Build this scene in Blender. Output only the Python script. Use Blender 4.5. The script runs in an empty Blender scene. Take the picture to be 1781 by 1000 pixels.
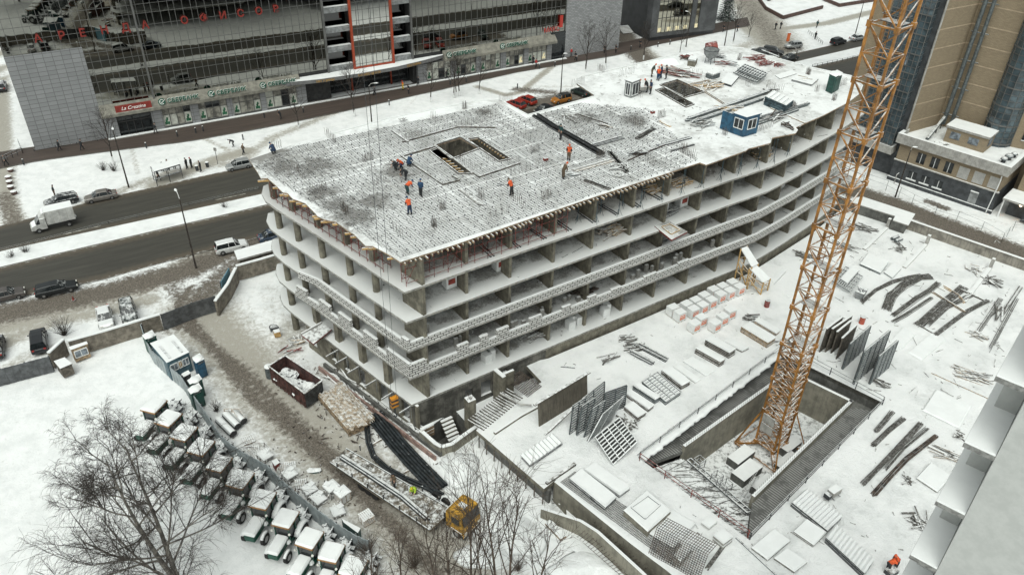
import bpy, bmesh, math, random
import numpy as np
from mathutils import Vector, Matrix, geometry
R = math.radians
random.seed(7)
C = bpy.context.scene.collection
scene = bpy.context.scene

# ---------------------------------------------------------------- camera
CAMH = 60.0
PITCH, ROLL, FPX = R(34.6), R(-1.56), 1392.0
_f = Vector((0, math.cos(PITCH), -math.sin(PITCH)))
_r = Vector((1, 0, 0))
_d = _f.cross(_r)
cx_ = _r * math.cos(ROLL) + _d * math.sin(ROLL)
cy_ = -_r * math.sin(ROLL) + _d * math.cos(ROLL)
cam_data = bpy.data.cameras.new('camera')
cam_data.sensor_width = 36.0
cam_data.lens = 36.0 * FPX / 1781.0
cam_data.clip_start = 0.5
cam_data.clip_end = 5000
cam = bpy.data.objects.new('camera', cam_data)
C.objects.link(cam)
cam.matrix_world = Matrix(((cx_.x, -cy_.x, -_f.x, 0), (cx_.y, -cy_.y, -_f.y, 0), (cx_.z, -cy_.z, -_f.z, CAMH), (0, 0, 0, 1)))
scene.camera = cam

# ---------------------------------------------------------------- world, sun, exposure (overcast winter day)
world = bpy.data.worlds.new('World')
scene.world = world
world.use_nodes = True
wn = world.node_tree
bg = wn.nodes['Background']
sky = wn.nodes.new('ShaderNodeTexSky')
sky.sky_type = 'NISHITA'
sky.sun_disc = False
SUN_EL, SUN_AZ = R(60), R(195)
sky.sun_elevation = SUN_EL
sky.sun_rotation = SUN_AZ
sky.air_density = 1.0
sky.dust_density = 4.0
hs = wn.nodes.new('ShaderNodeHueSaturation')
hs.inputs['Saturation'].default_value = 0.12
wn.links.new(sky.outputs[0], hs.inputs['Color'])
tm = wn.nodes.new('ShaderNodeMix'); tm.data_type = 'RGBA'; tm.blend_type = 'MULTIPLY'; tm.inputs[0].default_value = 1; tm.inputs[7].default_value = (.95, 1.0, .955, 1)
wn.links.new(hs.outputs[0], tm.inputs[6]); wn.links.new(tm.outputs[2], bg.inputs['Color'])
bg.inputs['Strength'].default_value = 0.15
sl = bpy.data.lights.new('sun', 'SUN')
sl.energy = 1.1
sl.angle = R(60)
sl.color = (0.985, 1.0, 0.93)
so = bpy.data.objects.new('sun', sl)
C.objects.link(so)
sd = Vector((math.sin(SUN_AZ) * math.cos(SUN_EL), math.cos(SUN_AZ) * math.cos(SUN_EL), math.sin(SUN_EL)))
so.rotation_euler = sd.to_track_quat('Z', 'Y').to_euler()
scene.view_settings.view_transform = 'Standard'
scene.view_settings.look = 'None'
scene.view_settings.gamma = 1.0
scene.view_settings.exposure = 0.05

# ---------------------------------------------------------------- helpers
def G(x, y, z=0.0):
 """World point at height z seen at photo position x, y (survey of the photograph)."""
 v = _f * FPX + cx_ * (x - 890.5) + cy_ * (y - 500)
 t = (z - CAMH) / v.z
 return Vector((v.x * t, v.y * t, z))

def GD(x, y, dep):
 v = _f * FPX + cx_ * (x - 890.5) + cy_ * (y - 500)
 return v * (dep / FPX) + Vector((0, 0, CAMH))

def HD(a, b, z=0.0):
 p, q = G(a[0], a[1], z), G(b[0], b[1], z)
 return math.atan2(q.y - p.y, q.x - p.x)

def tag(o, label=None, cat=None, group=None, kind=None):
 if label: o['label'] = label
 if cat: o['category'] = cat
 if group: o['group'] = group
 if kind: o['kind'] = kind
 return o

def thing(name, label, cat, loc=(0, 0, 0), rz=0.0, group=None):
 o = bpy.data.objects.new(name, None)
 o.empty_display_size = 0.3
 C.objects.link(o)
 o.location = loc
 o.rotation_euler = (0, 0, rz)
 return tag(o, label, cat, group)

_kids = {}
class MB:
 def __init__(s):
  s.v, s.f, s.m, s.mk = [], [], [], []
 def add(s, pts, faces, mi=0):
  b = len(s.v)
  s.v += [tuple(p) for p in pts]
  for f in faces:
   s.f.append(tuple(b + i for i in f)); s.m.append(mi)
 def poly(s, pts, mi=0):
  s.add(pts, [tuple(range(len(pts)))], mi)
 def hexa(s, p, mi=0, mt=None):
  s.mk.append((len(s.v), len(s.f)))
  s.add(p, [(0, 3, 2, 1), (0, 1, 5, 4), (1, 2, 6, 5), (2, 3, 7, 6), (3, 0, 4, 7)], mi)
  s.add([p[i] for i in (4, 5, 6, 7)], [(0, 1, 2, 3)], mi if mt is None else mt)
 def each(s, name, mats, parent):
  for v0, f0 in s.mk:
   m = MB(); m.v = s.v[v0:v0 + 12]; m.f = [tuple(i - v0 for i in f) for f in s.f[f0:f0 + 6]]; m.m = s.m[f0:f0 + 6]; m.build(name, mats, parent)
 def box(s, cx, cy, z0, sx, sy, sz, rz=0.0, mi=0, mt=None, tx=1.0, ty=1.0):
  c, n = math.cos(rz), math.sin(rz)
  P = []
  for z, kx, ky in ((z0, 1, 1), (z0 + sz, tx, ty)):
   for a, b in ((-.5, -.5), (.5, -.5), (.5, .5), (-.5, .5)):
    x, y = a * sx * kx, b * sy * ky
    P.append((cx + x * c - y * n, cy + x * n + y * c, z))
  s.hexa(P, mi, mt)
 def snow(s, cx, cy, z0, sx, sy, h=0.12, rz=0.0, mi=1):
  k = lambda d, w: max(.2, (w - 2 * d) / w)
  s.box(cx, cy, z0 + .002, sx + .04, sy + .04, h * .6, rz, mi)
  s.box(cx, cy, z0 + .002 + h * .6, sx + .03, sy + .03, h * .4, rz, mi, None, k(h * .8, sx), k(h * .8, sy))
 def bar(s, p, q, w, h=None, mi=0, up=(0, 0, 1), mt=None):
  p, q = Vector(p), Vector(q); h = w if h is None else h
  d = (q - p)
  if d.length < 1e-6: return
  d.normalize(); u = Vector(up)
  if abs(d.dot(u)) > .98: u = Vector((1, 0, 0))
  a = d.cross(u).normalized(); u = a.cross(d)
  a *= w / 2; u *= h / 2
  s.hexa([p - a - u, q - a - u, q + a - u, p + a - u, p - a + u, q - a + u, q + a + u, p + a + u], mi, mt)
 def tube(s, p, q, r, r2=None, n=6, mi=0, cap=True):
  p, q = Vector(p), Vector(q); r2 = r if r2 is None else r2
  d = (q - p)
  if d.length < 1e-6: return
  d.normalize(); u = Vector((0, 0, 1)) if abs(d.z) < .95 else Vector((1, 0, 0))
  a = d.cross(u).normalized(); b = a.cross(d)
  P = []
  for c0, rr in ((p, r), (q, r2)):
   for i in range(n):
    t = 2 * math.pi * i / n
    P.append(c0 + a * (math.cos(t) * rr) + b * (math.sin(t) * rr))
  F = [(i, i + n, (i + 1) % n + n, (i + 1) % n) for i in range(n)]
  if cap: F += [tuple(range(n)), tuple(range(2 * n - 1, n - 1, -1))]
  s.add(P, F, mi)
 def path(s, pts, r, n=5, mi=0):
  for a, b in zip(pts[:-1], pts[1:]): s.tube(a, b, r, None, n, mi)
 def prism(s, pts, z0, z1, mi=0, mt=None):
  n = len(pts)
  if sum(pts[i][0] * pts[(i + 1) % n][1] - pts[(i + 1) % n][0] * pts[i][1] for i in range(n)) < 0: pts = pts[::-1]
  lo = [(p[0], p[1], z0) for p in pts]; hi = [(p[0], p[1], z1) for p in pts]
  s.add(lo + hi, [(i, (i + 1) % n, (i + 1) % n + n, i + n) for i in range(n)], mi)
  tri = geometry.tessellate_polygon([[Vector((p[0], p[1], 0)) for p in pts]])
  for t in tri:
   a, b, c = (Vector(pts[k]).to_2d() for k in t)
   if (b - a).cross(c - a) < 0: t = (t[0], t[2], t[1])
   s.add([hi[k] for k in t], [(0, 1, 2)], mi if mt is None else mt)
   s.add([lo[k] for k in t], [(0, 2, 1)], mi)
 def loft(s, rings, mi=0, cap=True, mis=None):
  n = len(rings[0]); b = len(s.v)
  for r in rings: s.v += [tuple(p) for p in r]
  for k in range(len(rings) - 1):
   for i in range(n):
    s.f.append((b + k * n + i, b + k * n + (i + 1) % n, b + (k + 1) * n + (i + 1) % n, b + (k + 1) * n + i))
    s.m.append(mis(k, i) if mis else mi)
  if cap:
   s.f.append(tuple(b + i for i in range(n - 1, -1, -1))); s.m.append(mi)
   e = b + (len(rings) - 1) * n
   s.f.append(tuple(e + i for i in range(n))); s.m.append(mi)
 def blob(s, c, rx, ry, rz, mi=0, n=8, k=4, jit=.12, half=True):
  c = Vector(c); rings = []
  for j in range(k):
   ph = (j / k) * math.pi / 2 if half else -math.pi / 2 + math.pi * (j + .3) / k
   rings.append([c + Vector((math.cos(t) * rx * math.cos(ph), math.sin(t) * ry * math.cos(ph), rz * math.sin(ph))) * (1 + random.uniform(-jit, jit)) for t in (2 * math.pi * i / n for i in range(n))])
  b = len(s.v); s.loft(rings, mi, False)
  tp = len(s.v); s.v.append(tuple(c + Vector((0, 0, rz))))
  e = b + (k - 1) * n
  for i in range(n): s.f.append((e + i, e + (i + 1) % n, tp)); s.m.append(mi)
 def build(s, name, mats, parent=None, loc=None, rz=0.0, smooth=False, uv=None):
  me = bpy.data.meshes.new(name)
  me.from_pydata(s.v, [], s.f)
  if not isinstance(mats, (list, tuple)): mats = [mats]
  for m in mats: me.materials.append(m)
  me.polygons.foreach_set('material_index', s.m)
  if smooth: me.polygons.foreach_set('use_smooth', [True] * len(s.f))
  if uv is not None:
   l = me.uv_layers.new(name='UVMap')
   for lp in me.loops: l.data[lp.index].uv = uv[lp.vertex_index]
  me.update()
  o = bpy.data.objects.new(name, me)
  C.objects.link(o)
  if parent is not None:
   o.parent = parent; _kids.setdefault(parent.name, []).append(o)
  if loc is not None: o.location = loc
  o.rotation_euler[2] = rz
  return o

def dup(root, loc, rz=0.0, label=None, group=None, sc=None, parent=None):
 c = root.copy(); C.objects.link(c)
 if parent is None:
  c.location = loc; c.rotation_euler = (0, 0, rz)
  if sc: c.scale = (sc, sc, sc)
 else: c.parent = parent
 if label: c['label'] = label
 if group: c['group'] = group
 for ch in _kids.get(root.name, []):
  k = dup(ch, None, parent=c)
  _kids.setdefault(c.name, []).append(k)
 return c

def put(kinds, loc, rz, label, cat, group=None, sc=None):
 """first use moves the prototype, later uses copy it"""
 if not kinds.get('used'):
  kinds['used'] = True; o = kinds['o']; o.location = loc; o.rotation_euler = (0, 0, rz)
  if sc: o.scale = (sc, sc, sc)
  return tag(o, label, cat, group)
 return dup(kinds['o'], loc, rz, label, group, sc)

# ---------------------------------------------------------------- materials
SNOWC = (0.80, 0.815, 0.81, 1)
def nn(nt, t, **k):
 n = nt.nodes.new(t)
 for a, b in k.items(): setattr(n, a, b)
 return n
def mixc(nt, fac, a, b):
 m = nn(nt, 'ShaderNodeMix', data_type='RGBA')
 for sock, val in ((m.inputs[0], fac), (m.inputs[6], a), (m.inputs[7], b)):
  if isinstance(val, (int, float)): sock.default_value = val
  elif isinstance(val, tuple): sock.default_value = val if len(val) == 4 else (*val, 1)
  else: nt.links.new(val, sock)
 return m.outputs[2]
def math2(nt, op, a, b=0.0, clamp=False):
 m = nn(nt, 'ShaderNodeMath', operation=op); m.use_clamp = clamp
 for sock, val in ((m.inputs[0], a), (m.inputs[1], b)):
  if isinstance(val, (int, float)): sock.default_value = val
  else: nt.links.new(val, sock)
 return m.outputs[0]
def sstep(nt, v, lo, hi):
 m = nn(nt, 'ShaderNodeMapRange', interpolation_type='SMOOTHSTEP')
 nt.links.new(v, m.inputs[0]); m.inputs[1].default_value = lo; m.inputs[2].default_value = hi
 return m.outputs[0]
def noise(nt, vec, scale, det=4, rough=.6, dist=0.0):
 n = nn(nt, 'ShaderNodeTexNoise'); n.inputs['Scale'].default_value = scale
 n.inputs['Detail'].default_value = det; n.inputs['Roughness'].default_value = rough; n.inputs['Distortion'].default_value = dist
 nt.links.new(vec, n.inputs['Vector']); return n.outputs[0]
def newmat(name):
 m = bpy.data.materials.new(name); m.use_nodes = True
 nt = m.node_tree; b = nt.nodes['Principled BSDF']; return m, nt, b
def bump(nt, b, h, dist=.05, st=.5):
 n = nn(nt, 'ShaderNodeBump'); n.inputs['Strength'].default_value = st; n.inputs['Distance'].default_value = dist
 nt.links.new(h, n.inputs['Height']); nt.links.new(n.outputs[0], b.inputs['Normal'])
def mat(name, col, rough=.7, metal=0.0, snow=0.0, var=.18, sc=1.5, streak=0.0, alt=None, emit=0.0, local=False):
 """col mottled by noise; snow = how much lies on the faces that look up"""
 m, nt, b = newmat(name)
 geo = nn(nt, 'ShaderNodeNewGeometry')
 if local:
  tc = nn(nt, 'ShaderNodeTexCoord'); pos = tc.outputs['Object']
 else: pos = geo.outputs['Position']
 n1 = noise(nt, pos, sc, 5, .65)
 c2 = alt or tuple(max(0, c * (1 - var * 2.2)) for c in col)
 c1 = tuple(min(1, c * (1 + var * .8)) for c in col)
 out = mixc(nt, sstep(nt, n1, .35, .65), c1, c2)
 if streak:
  mp = nn(nt, 'ShaderNodeMapping'); mp.inputs['Scale'].default_value = (3, 3, .25)
  nt.links.new(pos, mp.inputs[0])
  n2 = noise(nt, mp.outputs[0], 1.3, 4, .7)
  out = mixc(nt, math2(nt, 'MULTIPLY', sstep(nt, n2, .45, .7), streak), out, tuple(c * .45 for c in col))
 if snow:
  sp = nn(nt, 'ShaderNodeSeparateXYZ'); nt.links.new(geo.outputs['Normal'], sp.inputs[0])
  up = sstep(nt, sp.outputs[2], .45, .8)
  n3 = noise(nt, geo.outputs['Position'], 2.2, 6, .75)
  k = sstep(nt, math2(nt, 'ADD', n3, snow - 1.0), -.12, .12)
  if snow >= 1: k = 1.0
  out = mixc(nt, math2(nt, 'MULTIPLY', up, k), out, SNOWC)
 nt.links.new(out, b.inputs['Base Color'])
 b.inputs['Roughness'].default_value = rough; b.inputs['Metallic'].default_value = metal
 if emit:
  b.inputs['Emission Color'].default_value = (*col, 1); b.inputs['Emission Strength'].default_value = emit
 return m

M = {}
M['snow'] = mat('snow', SNOWC[:3], .8, var=.02, sc=.8)
def mk_snow():
 m, nt, b = newmat('snow_surface')
 geo = nn(nt, 'ShaderNodeNewGeometry'); p = geo.outputs['Position']
 n1 = noise(nt, p, .35, 6, .6); n2 = noise(nt, p, 2.5, 6, .7)
 c = mixc(nt, sstep(nt, n1, .4, .7), (.82, .835, .83), (.70, .715, .71))
 c = mixc(nt, math2(nt, 'MULTIPLY', sstep(nt, n2, .62, .75), .45), c, (.45, .45, .43))
 nt.links.new(c, b.inputs['Base Color']); b.inputs['Roughness'].default_value = .85
 bump(nt, b, math2(nt, 'ADD', n1, math2(nt, 'MULTIPLY', n2, .5)), .35, .5)
 return m
M['snowtop'] = mk_snow()
M['conc'] = mat('raw_concrete', (.19, .175, .135), .85, snow=.9, var=.2, sc=1.2, streak=.6)
M['conc_dark'] = mat('damp_concrete', (.12, .115, .10), .8, snow=.8, var=.3, sc=.8, streak=.8)
M['conc_l'] = mat('light_concrete', (.38, .37, .345), .85, snow=.9, var=.12, sc=1.5, streak=.4)
M['slab'] = mat('slab_edge_concrete', (.33, .32, .29), .85, var=.2, sc=1.5, streak=.7)
M['wood'] = mat('weathered_plank', (.34, .25, .16), .8, snow=.62, var=.3, sc=3)
M['wood_y'] = mat('fresh_timber', (.52, .33, .13), .75, snow=.55, var=.2, sc=4)
M['wood_d'] = mat('old_dark_timber', (.12, .105, .085), .85, snow=.55, var=.3, sc=3)
M['ply'] = mat('plywood_sheet', (.28, .20, .13), .7, snow=.85, var=.25, sc=2)
M['steel'] = mat('galvanised_steel', (.13, .15, .155), .5, .3, snow=.6, var=.2, sc=3)
M['steel_d'] = mat('dark_steel', (.06, .065, .07), .5, .3, snow=.6, var=.3, sc=3)
M['rebar'] = mat('rusty_rebar', (.10, .075, .06), .8, snow=.35, var=.4, sc=2)
M['rebar_g'] = mat('grey_rebar', (.15, .143, .13), .7, snow=.38, var=.4, sc=5)
M['red'] = mat('red_oxide_steel', (.22, .04, .03), .6, snow=.42, var=.3, sc=3)
M['black'] = mat('black_rubber', (.022, .022, .024), .6, snow=.45, var=.3, sc=3)
M['pipe'] = mat('black_plastic_pipe', (.022, .027, .03), .4, snow=.3, var=.3, sc=2)
M['white'] = mat('white_wrap', (.74, .75, .74), .6, snow=1, var=.05)
M['orange'] = mat('orange_print', (.75, .16, .04), .6, var=.1)
M['blue'] = mat('blue_painted_panel', (.018, .085, .155), .55, snow=.9, var=.2, sc=2)
M['green'] = mat('green_plastic', (.010, .065, .052), .5, snow=.9, var=.2, sc=2)
M['glass'] = mat('dark_window_glass', (.02, .024, .026), .06, var=.2)
M['bench'] = mat('grey_paint', (.25, .26, .26), .6, snow=.6)

# ---------------------------------------------------------------- ground (one sheet to the horizon)
def seg_dist(X, Y, pts):
 d = np.full(X.shape, 1e9)
 for (x0, y0), (x1, y1) in zip(pts[:-1], pts[1:]):
  dx, dy = x1 - x0, y1 - y0
  t = np.clip(((X - x0) * dx + (Y - y0) * dy) / (dx * dx + dy * dy + 1e-9), 0, 1)
  d = np.minimum(d, np.hypot(X - x0 - t * dx, Y - y0 - t * dy))
 return d
def line_w(px, z=0.0): return [tuple(G(x, y, z)[:2]) for x, y in px]
# (photo polyline, half width m, strength, channel 0 = brown slush, 1 = trodden)
TR = [
 ([(380, 500), (320, 545), (345, 575), (385, 620), (430, 680), (500, 740), (560, 795), (610, 840), (700, 930), (760, 1000)], 1.3, .85, 0),
 ([(330, 500), (300, 550), (355, 590), (420, 640), (470, 690), (530, 745), (590, 800), (660, 870)], 1.1, .85, 0),
 ([(340, 540), (430, 640), (560, 770), (700, 900), (800, 1020)], 6.5, .78, 1), ([(420, 640), (520, 750), (640, 860)], 4.0, .42, 0),
 ([(380, 430), (250, 500), (100, 540), (0, 570)], 3.0, .8, 1),
 ([(450, 412), (330, 468), (180, 508), (0, 545)], 3.6, .95, 0),
 ([(440, 430), (360, 500), (300, 560)], 3.0, .75, 0), ([(330, 450), (300, 500), (330, 550)], 2.0, .7, 0),
 ([(0, 600), (60, 565), (150, 545), (260, 520)], 2.5, .7, 1), ([(0, 650), (40, 620), (120, 600)], 2, .5, 1),
 ([(430, 700), (470, 640), (500, 590), (520, 560)], 4.0, .55, 1), ([(440, 620), (480, 560), (470, 500)], 3.0, .35, 1),
 ([(560, 640), (640, 700), (720, 780)], 1.6, .55, 1), ([(480, 640), (560, 720), (620, 780)], 2.5, .5, 1),
 ([(640, 870), (740, 960), (820, 1040)], 3.0, .5, 0), ([(690, 800), (760, 850), (800, 880)], 2.0, .4, 0),
 ([(20, 420), (0, 440)], 3.0, .7, 0), ([(0, 80), (5, 250), (10, 340), (30, 400)], 2.2, .8, 1), ([(5, 340), (30, 400), (70, 410)], 2.5, .7, 0),
 ([(30, 400), (160, 350), (290, 300), (420, 280), (470, 240), (620, 180)], 1.8, .6, 1),
 ([(0, 290), (120, 262), (300, 250), (380, 262), (440, 250)], .6, .3, 1),
 ([(225, 245), (240, 300)], .8, .5, 1), ([(345, 235), (400, 262)], .9, .6, 1),
 ([(700, 195), (740, 150)], .7, .35, 1), ([(270, 320), (380, 275), (430, 262)], 2.6, .8, 1),
 ([(830, 150), (880, 165), (905, 160), (960, 115)], 1.3, .75, 1), ([(940, 150), (1000, 150), (1080, 130)], 1.3, .4, 1),
 ([(890, 190), (960, 175), (1030, 160)], 5.0, .9, 0), ([(900, 155), (960, 160)], 2.5, .75, 0),
 ([(1085, 60), (1110, 95), (1130, 110)], 4.5, .95, 0), ([(1108, 75), (1150, 112)], 3.0, .7, 1),
 ([(1290, -10), (1320, 30), (1350, 75)], 8.5, .9, 1), ([(1290, -10), (1320, 30), (1350, 75)], 6, .6, 0), ([(1290, 40), (1330, 70), (1360, 90)], 4.0, .8, 1), ([(1270, 90), (1320, 70)], 3, .6, 1),
 ([(1360, 50), (1440, 40), (1520, 20)], 2.2, .85, 1), ([(1380, 85), (1330, 90)], 4.0, .75, 0),
 ([(1320, 42), (1395, 60)], 1.2, .4, 1),
 ([(1480, 330), (1560, 356), (1629, 384), (1700, 411), (1781, 441), (1840, 465)], 3.2, 1.15, 0), ([(1480, 328), (1640, 388), (1810, 450)], 4.5, .6, 1),
 ([(1615, 350), (1645, 362)], 1.3, .95, 0), ([(1560, 340), (1680, 370), (1790, 400)], 1.0, .35, 1),
]
def graded(lo, hi, step, ext):
 a = list(np.arange(lo, hi, step)); s = step; b = [a[0]]; c = [a[-1]]
 while c[-1] < ext[1]: s *= 1.5; c.append(c[-1] + s)
 s = step
 while b[-1] > ext[0]: s *= 1.5; b.append(b[-1] - s)
 return np.array(b[::-1][:-1] + a + c[1:])
gx = graded(-100, 100, .7, (-1800, 1800)); gy = graded(16, 235, .7, (-600, 3500))
X, Y = np.meshgrid(gx, gy)
ch = [np.zeros(X.shape), np.zeros(X.shape)]
for pts, w, st, k in TR:
 d = seg_dist(X, Y, line_w(pts))
 ch[k] = np.maximum(ch[k], st * np.clip(1.25 - d / w, 0, 1))
rs = np.random.RandomState(3)
Z = np.zeros(X.shape)
for k in range(14):
 a, w = rs.uniform(0, 6.28), rs.uniform(.15, .9)
 Z += np.sin((X * math.cos(a) + Y * math.sin(a)) * w + rs.uniform(0, 6.28)) * .018
Z = Z * np.clip(1 - (ch[0] + ch[1]), .15, 1) - .10
_u = Vector((math.cos(R(33)), math.sin(R(33))))
street = (X * -_u.y + Y * _u.x)
Z = np.where((street > 104) & (street < 152), np.minimum(Z, -.12), Z)
ny, nx = X.shape
verts = np.stack([X.ravel(), Y.ravel(), Z.ravel()], 1)
idx = np.arange(nx * ny).reshape(ny, nx)
faces = np.stack([idx[:-1, :-1], idx[:-1, 1:], idx[1:, 1:], idx[1:, :-1]], -1).reshape(-1, 4)
PIT = [G(1110, 795, 2.2), G(1355, 612, 2.2), G(1535, 700, 2.2), G(1303, 938, 2.2)]
RAMP = [G(966, 836, 2.2), G(1240, 1055, 2.2), G(1170, 1045, 2.2), G(942, 883, 1.2)]
def in_convex(px, py, q, g=0.0):
 s = np.ones(px.shape, bool); q = [(p[0], p[1]) for p in q]
 ar = sum(q[i][0] * q[(i + 1) % 4][1] - q[(i + 1) % 4][0] * q[i][1] for i in range(4))
 if ar < 0: q = q[::-1]
 for i in range(4):
  (x0, y0), (x1, y1) = q[i], q[(i + 1) % 4]; L = math.hypot(x1 - x0, y1 - y0)
  s &= ((x1 - x0) * (py - y0) - (y1 - y0) * (px - x0)) / L > g
 return s
fc = verts[faces].mean(1)
WELL = [G(734, 753, 0), G(768, 784, 0), G(824, 750, 0), G(790, 712, 0)]
keep = ~(in_convex(fc[:, 0], fc[:, 1], WELL, -.4) | in_convex(fc[:, 0], fc[:, 1], PIT, -1.0) | in_convex(fc[:, 0], fc[:, 1], RAMP, .3))
faces = faces[keep]
me = bpy.data.meshes.new('ground')
me.from_pydata(verts.tolist(), [], faces.tolist())
ca = me.color_attributes.new('wear', 'FLOAT_COLOR', 'POINT')
cc = np.zeros((nx * ny, 4), np.float32); cc[:, 0] = ch[0].ravel(); cc[:, 1] = ch[1].ravel(); cc[:, 3] = 1
ca.data.foreach_set('color', cc.ravel())
me.polygons.foreach_set('use_smooth', [True] * len(me.polygons))
def mk_ground():
 m, nt, b = newmat('snowy_ground')
 geo = nn(nt, 'ShaderNodeNewGeometry'); p = geo.outputs['Position']
 at = nn(nt, 'ShaderNodeAttribute', attribute_name='wear')
 sp = nn(nt, 'ShaderNodeSeparateColor'); nt.links.new(at.outputs['Color'], sp.inputs[0])
 n1 = noise(nt, p, .5, 7, .68); n2 = noise(nt, p, 1.8, 6, .7, .6); n3 = noise(nt, p, 7, 4, .7)
 c = mixc(nt, sstep(nt, n1, .4, .65), (.83, .84, .835), (.73, .745, .74))
 c = mixc(nt, math2(nt, 'MULTIPLY', sstep(nt, n3, .60, .72), .45), c, (.5, .5, .47)); n5 = noise(nt, p, .9, 8, .78, 1.5); c = mixc(nt, math2(nt, 'MULTIPLY', sstep(nt, n5, .56, .66), .4), c, (.52, .53, .51))
 t = sstep(nt, math2(nt, 'ADD', sp.outputs[1], math2(nt, 'MULTIPLY', math2(nt, 'SUBTRACT', n2, .5), 1.1)), .22, .75)
 tc = mixc(nt, n3, (.46, .44, .39), (.27, .25, .21))
 c = mixc(nt, t, c, tc)
 r = sstep(nt, math2(nt, 'ADD', sp.outputs[0], math2(nt, 'MULTIPLY', math2(nt, 'SUBTRACT', n2, .5), 1.3)), .35, .8)
 rc = mixc(nt, sstep(nt, n3, .4, .65), (.085, .072, .058), (.20, .175, .145))
 c = mixc(nt, r, c, rc)
 nt.links.new(c, b.inputs['Base Color']); b.inputs['Roughness'].default_value = .8
 h = math2(nt, 'ADD', math2(nt, 'MULTIPLY', n1, .6), math2(nt, 'MULTIPLY', n2, .4))
 bump(nt, b, h, .4, .45)
 return m
M['ground'] = mk_ground()
me.materials.append(M['ground'])
ground = bpy.data.objects.new('ground', me); C.objects.link(ground)
tag(ground, kind='structure')

# ---------------------------------------------------------------- roads
def mk_road(name, base, slush, snowy, edge=.16):
 m, nt, b = newmat(name)
 geo = nn(nt, 'ShaderNodeNewGeometry'); p = geo.outputs['Position']
 uv = nn(nt, 'ShaderNodeUVMap'); sp = nn(nt, 'ShaderNodeSeparateXYZ'); nt.links.new(uv.outputs[0], sp.inputs[0])
 v = sp.outputs[1]
 e = math2(nt, 'MINIMUM', v, math2(nt, 'SUBTRACT', 1.0, v))
 mp = nn(nt, 'ShaderNodeMapping'); mp.inputs['Scale'].default_value = (.12, 14, 1)
 nt.links.new(uv.outputs[0], mp.inputs[0])
 ns = noise(nt, mp.outputs[0], 1.0, 5, .65, .3); n2 = noise(nt, p, 1.5, 6, .7); n3 = noise(nt, p, 9, 3, .7)
 c = mixc(nt, sstep(nt, ns, .35, .7), base, tuple(x * 1.7 for x in base))
 c = mixc(nt, math2(nt, 'MULTIPLY', n3, .2), c, (.10, .095, .08))
 t = math2(nt, 'ADD', math2(nt, 'SUBTRACT', 1.0, math2(nt, 'DIVIDE', e, edge)), math2(nt, 'MULTIPLY', math2(nt, 'SUBTRACT', n2, .5), 1.2))
 c = mixc(nt, sstep(nt, t, .1, .9), c, slush)
 c = mixc(nt, math2(nt, 'MULTIPLY', sstep(nt, t, .85, 1.25), snowy), c, (.62, .61, .58))
 nt.links.new(c, b.inputs['Base Color']); b.inputs['Roughness'].default_value = .62
 return m
M['asphalt'] = mk_road('wet_asphalt', (.036, .034, .028), (.095, .078, .058), 1.0, .24)
M['pave'] = mk_road('brown_paving', (.050, .036, .030), (.09, .075, .062), .8, .10)
def resample(pts, n):
 pts = [Vector(p).to_2d() for p in pts]; L = [0]
 for a, b in zip(pts[:-1], pts[1:]): L.append(L[-1] + (b - a).length)
 out = []
 for i in range(n):
  t = L[-1] * i / (n - 1); k = min(len(L) - 2, max(j for j in range(len(L)) if L[j] <= t + 1e-9))
  f = (t - L[k]) / max(1e-9, L[k + 1] - L[k]); out.append(pts[k].lerp(pts[k + 1], min(1, f)))
 return out
def ribbon(name, a, b, z, m, n=60, kind='structure', side=0.0):
 A, B = resample(a, n), resample(b, n); mb = MB(); uv = []
 for i in range(n):
  s = (A[i] - A[0]).length
  for k in range(5):
   f = k / 4; q = A[i].lerp(B[i], f); mb.v.append((q.x, q.y, z)); uv.append((s, f))
 for i in range(n - 1):
  for k in range(4):
   j = i * 5 + k; mb.f.append((j, j + 5, j + 6, j + 1)); mb.m.append(0)
 if side:
  for (E, sg, f) in ((A, 1, 0), (B, -1, 1)):
   o = len(mb.v)
   for i in range(n): mb.v += [(E[i].x, E[i].y, z), (E[i].x, E[i].y, z - side)]; uv += [(i, f), (i, f)]
   for i in range(n - 1):
    q = (o + 2 * i, o + 2 * i + 1, o + 2 * i + 3, o + 2 * i + 2)
    mb.f.append(q if sg > 0 else q[::-1]); mb.m.append(1 if isinstance(m, list) else 0)
 o = mb.build(name, m, uv=uv); tag(o, kind=kind);
 return o
def lw(px, z=0.0): return [G(x, y, z) for x, y in px]
U33 = Vector((math.cos(R(33)), math.sin(R(33)), 0)); N33 = Vector((-U33.y, U33.x, 0))
def ext(p, l0, l1): return [p[0] - U33 * l0] + p + [p[-1] + U33 * l1]
farN = ext(lw([(0, 439), (225, 390), (450, 341)]), 90, 0); e1 = G(1412, 118) + N33 * 4.2; farN += [e1, e1 + U33 * 250]
farF = ext(lw([(0, 395), (150, 352), (390, 298)]), 90, 0); e2 = G(1385, 93); farF += [e2, e2 + U33 * 250]
nearF = ext(lw([(0, 466), (225, 413), (450, 361)]), 90, 0); e3 = G(1412, 118); nearF += [e3, e3 + U33 * 250]
nearN = ext(lw([(0, 522), (150, 495), (270, 460), (380, 432)]), 90, 0); e4 = e3 - N33 * 9; nearN += [e4, e4 + U33 * 250]
ribbon('road', farN, farF, .02, M['asphalt'])
ribbon('road', nearN, nearF, .02, M['asphalt'])
M['kerb'] = mat('kerb_stone', (.30, .29, .27), .85, snow=.6)
ribbon('median_strip', nearF, farN, .17, [M['snowtop'], M['kerb']], side=.3)
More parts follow.
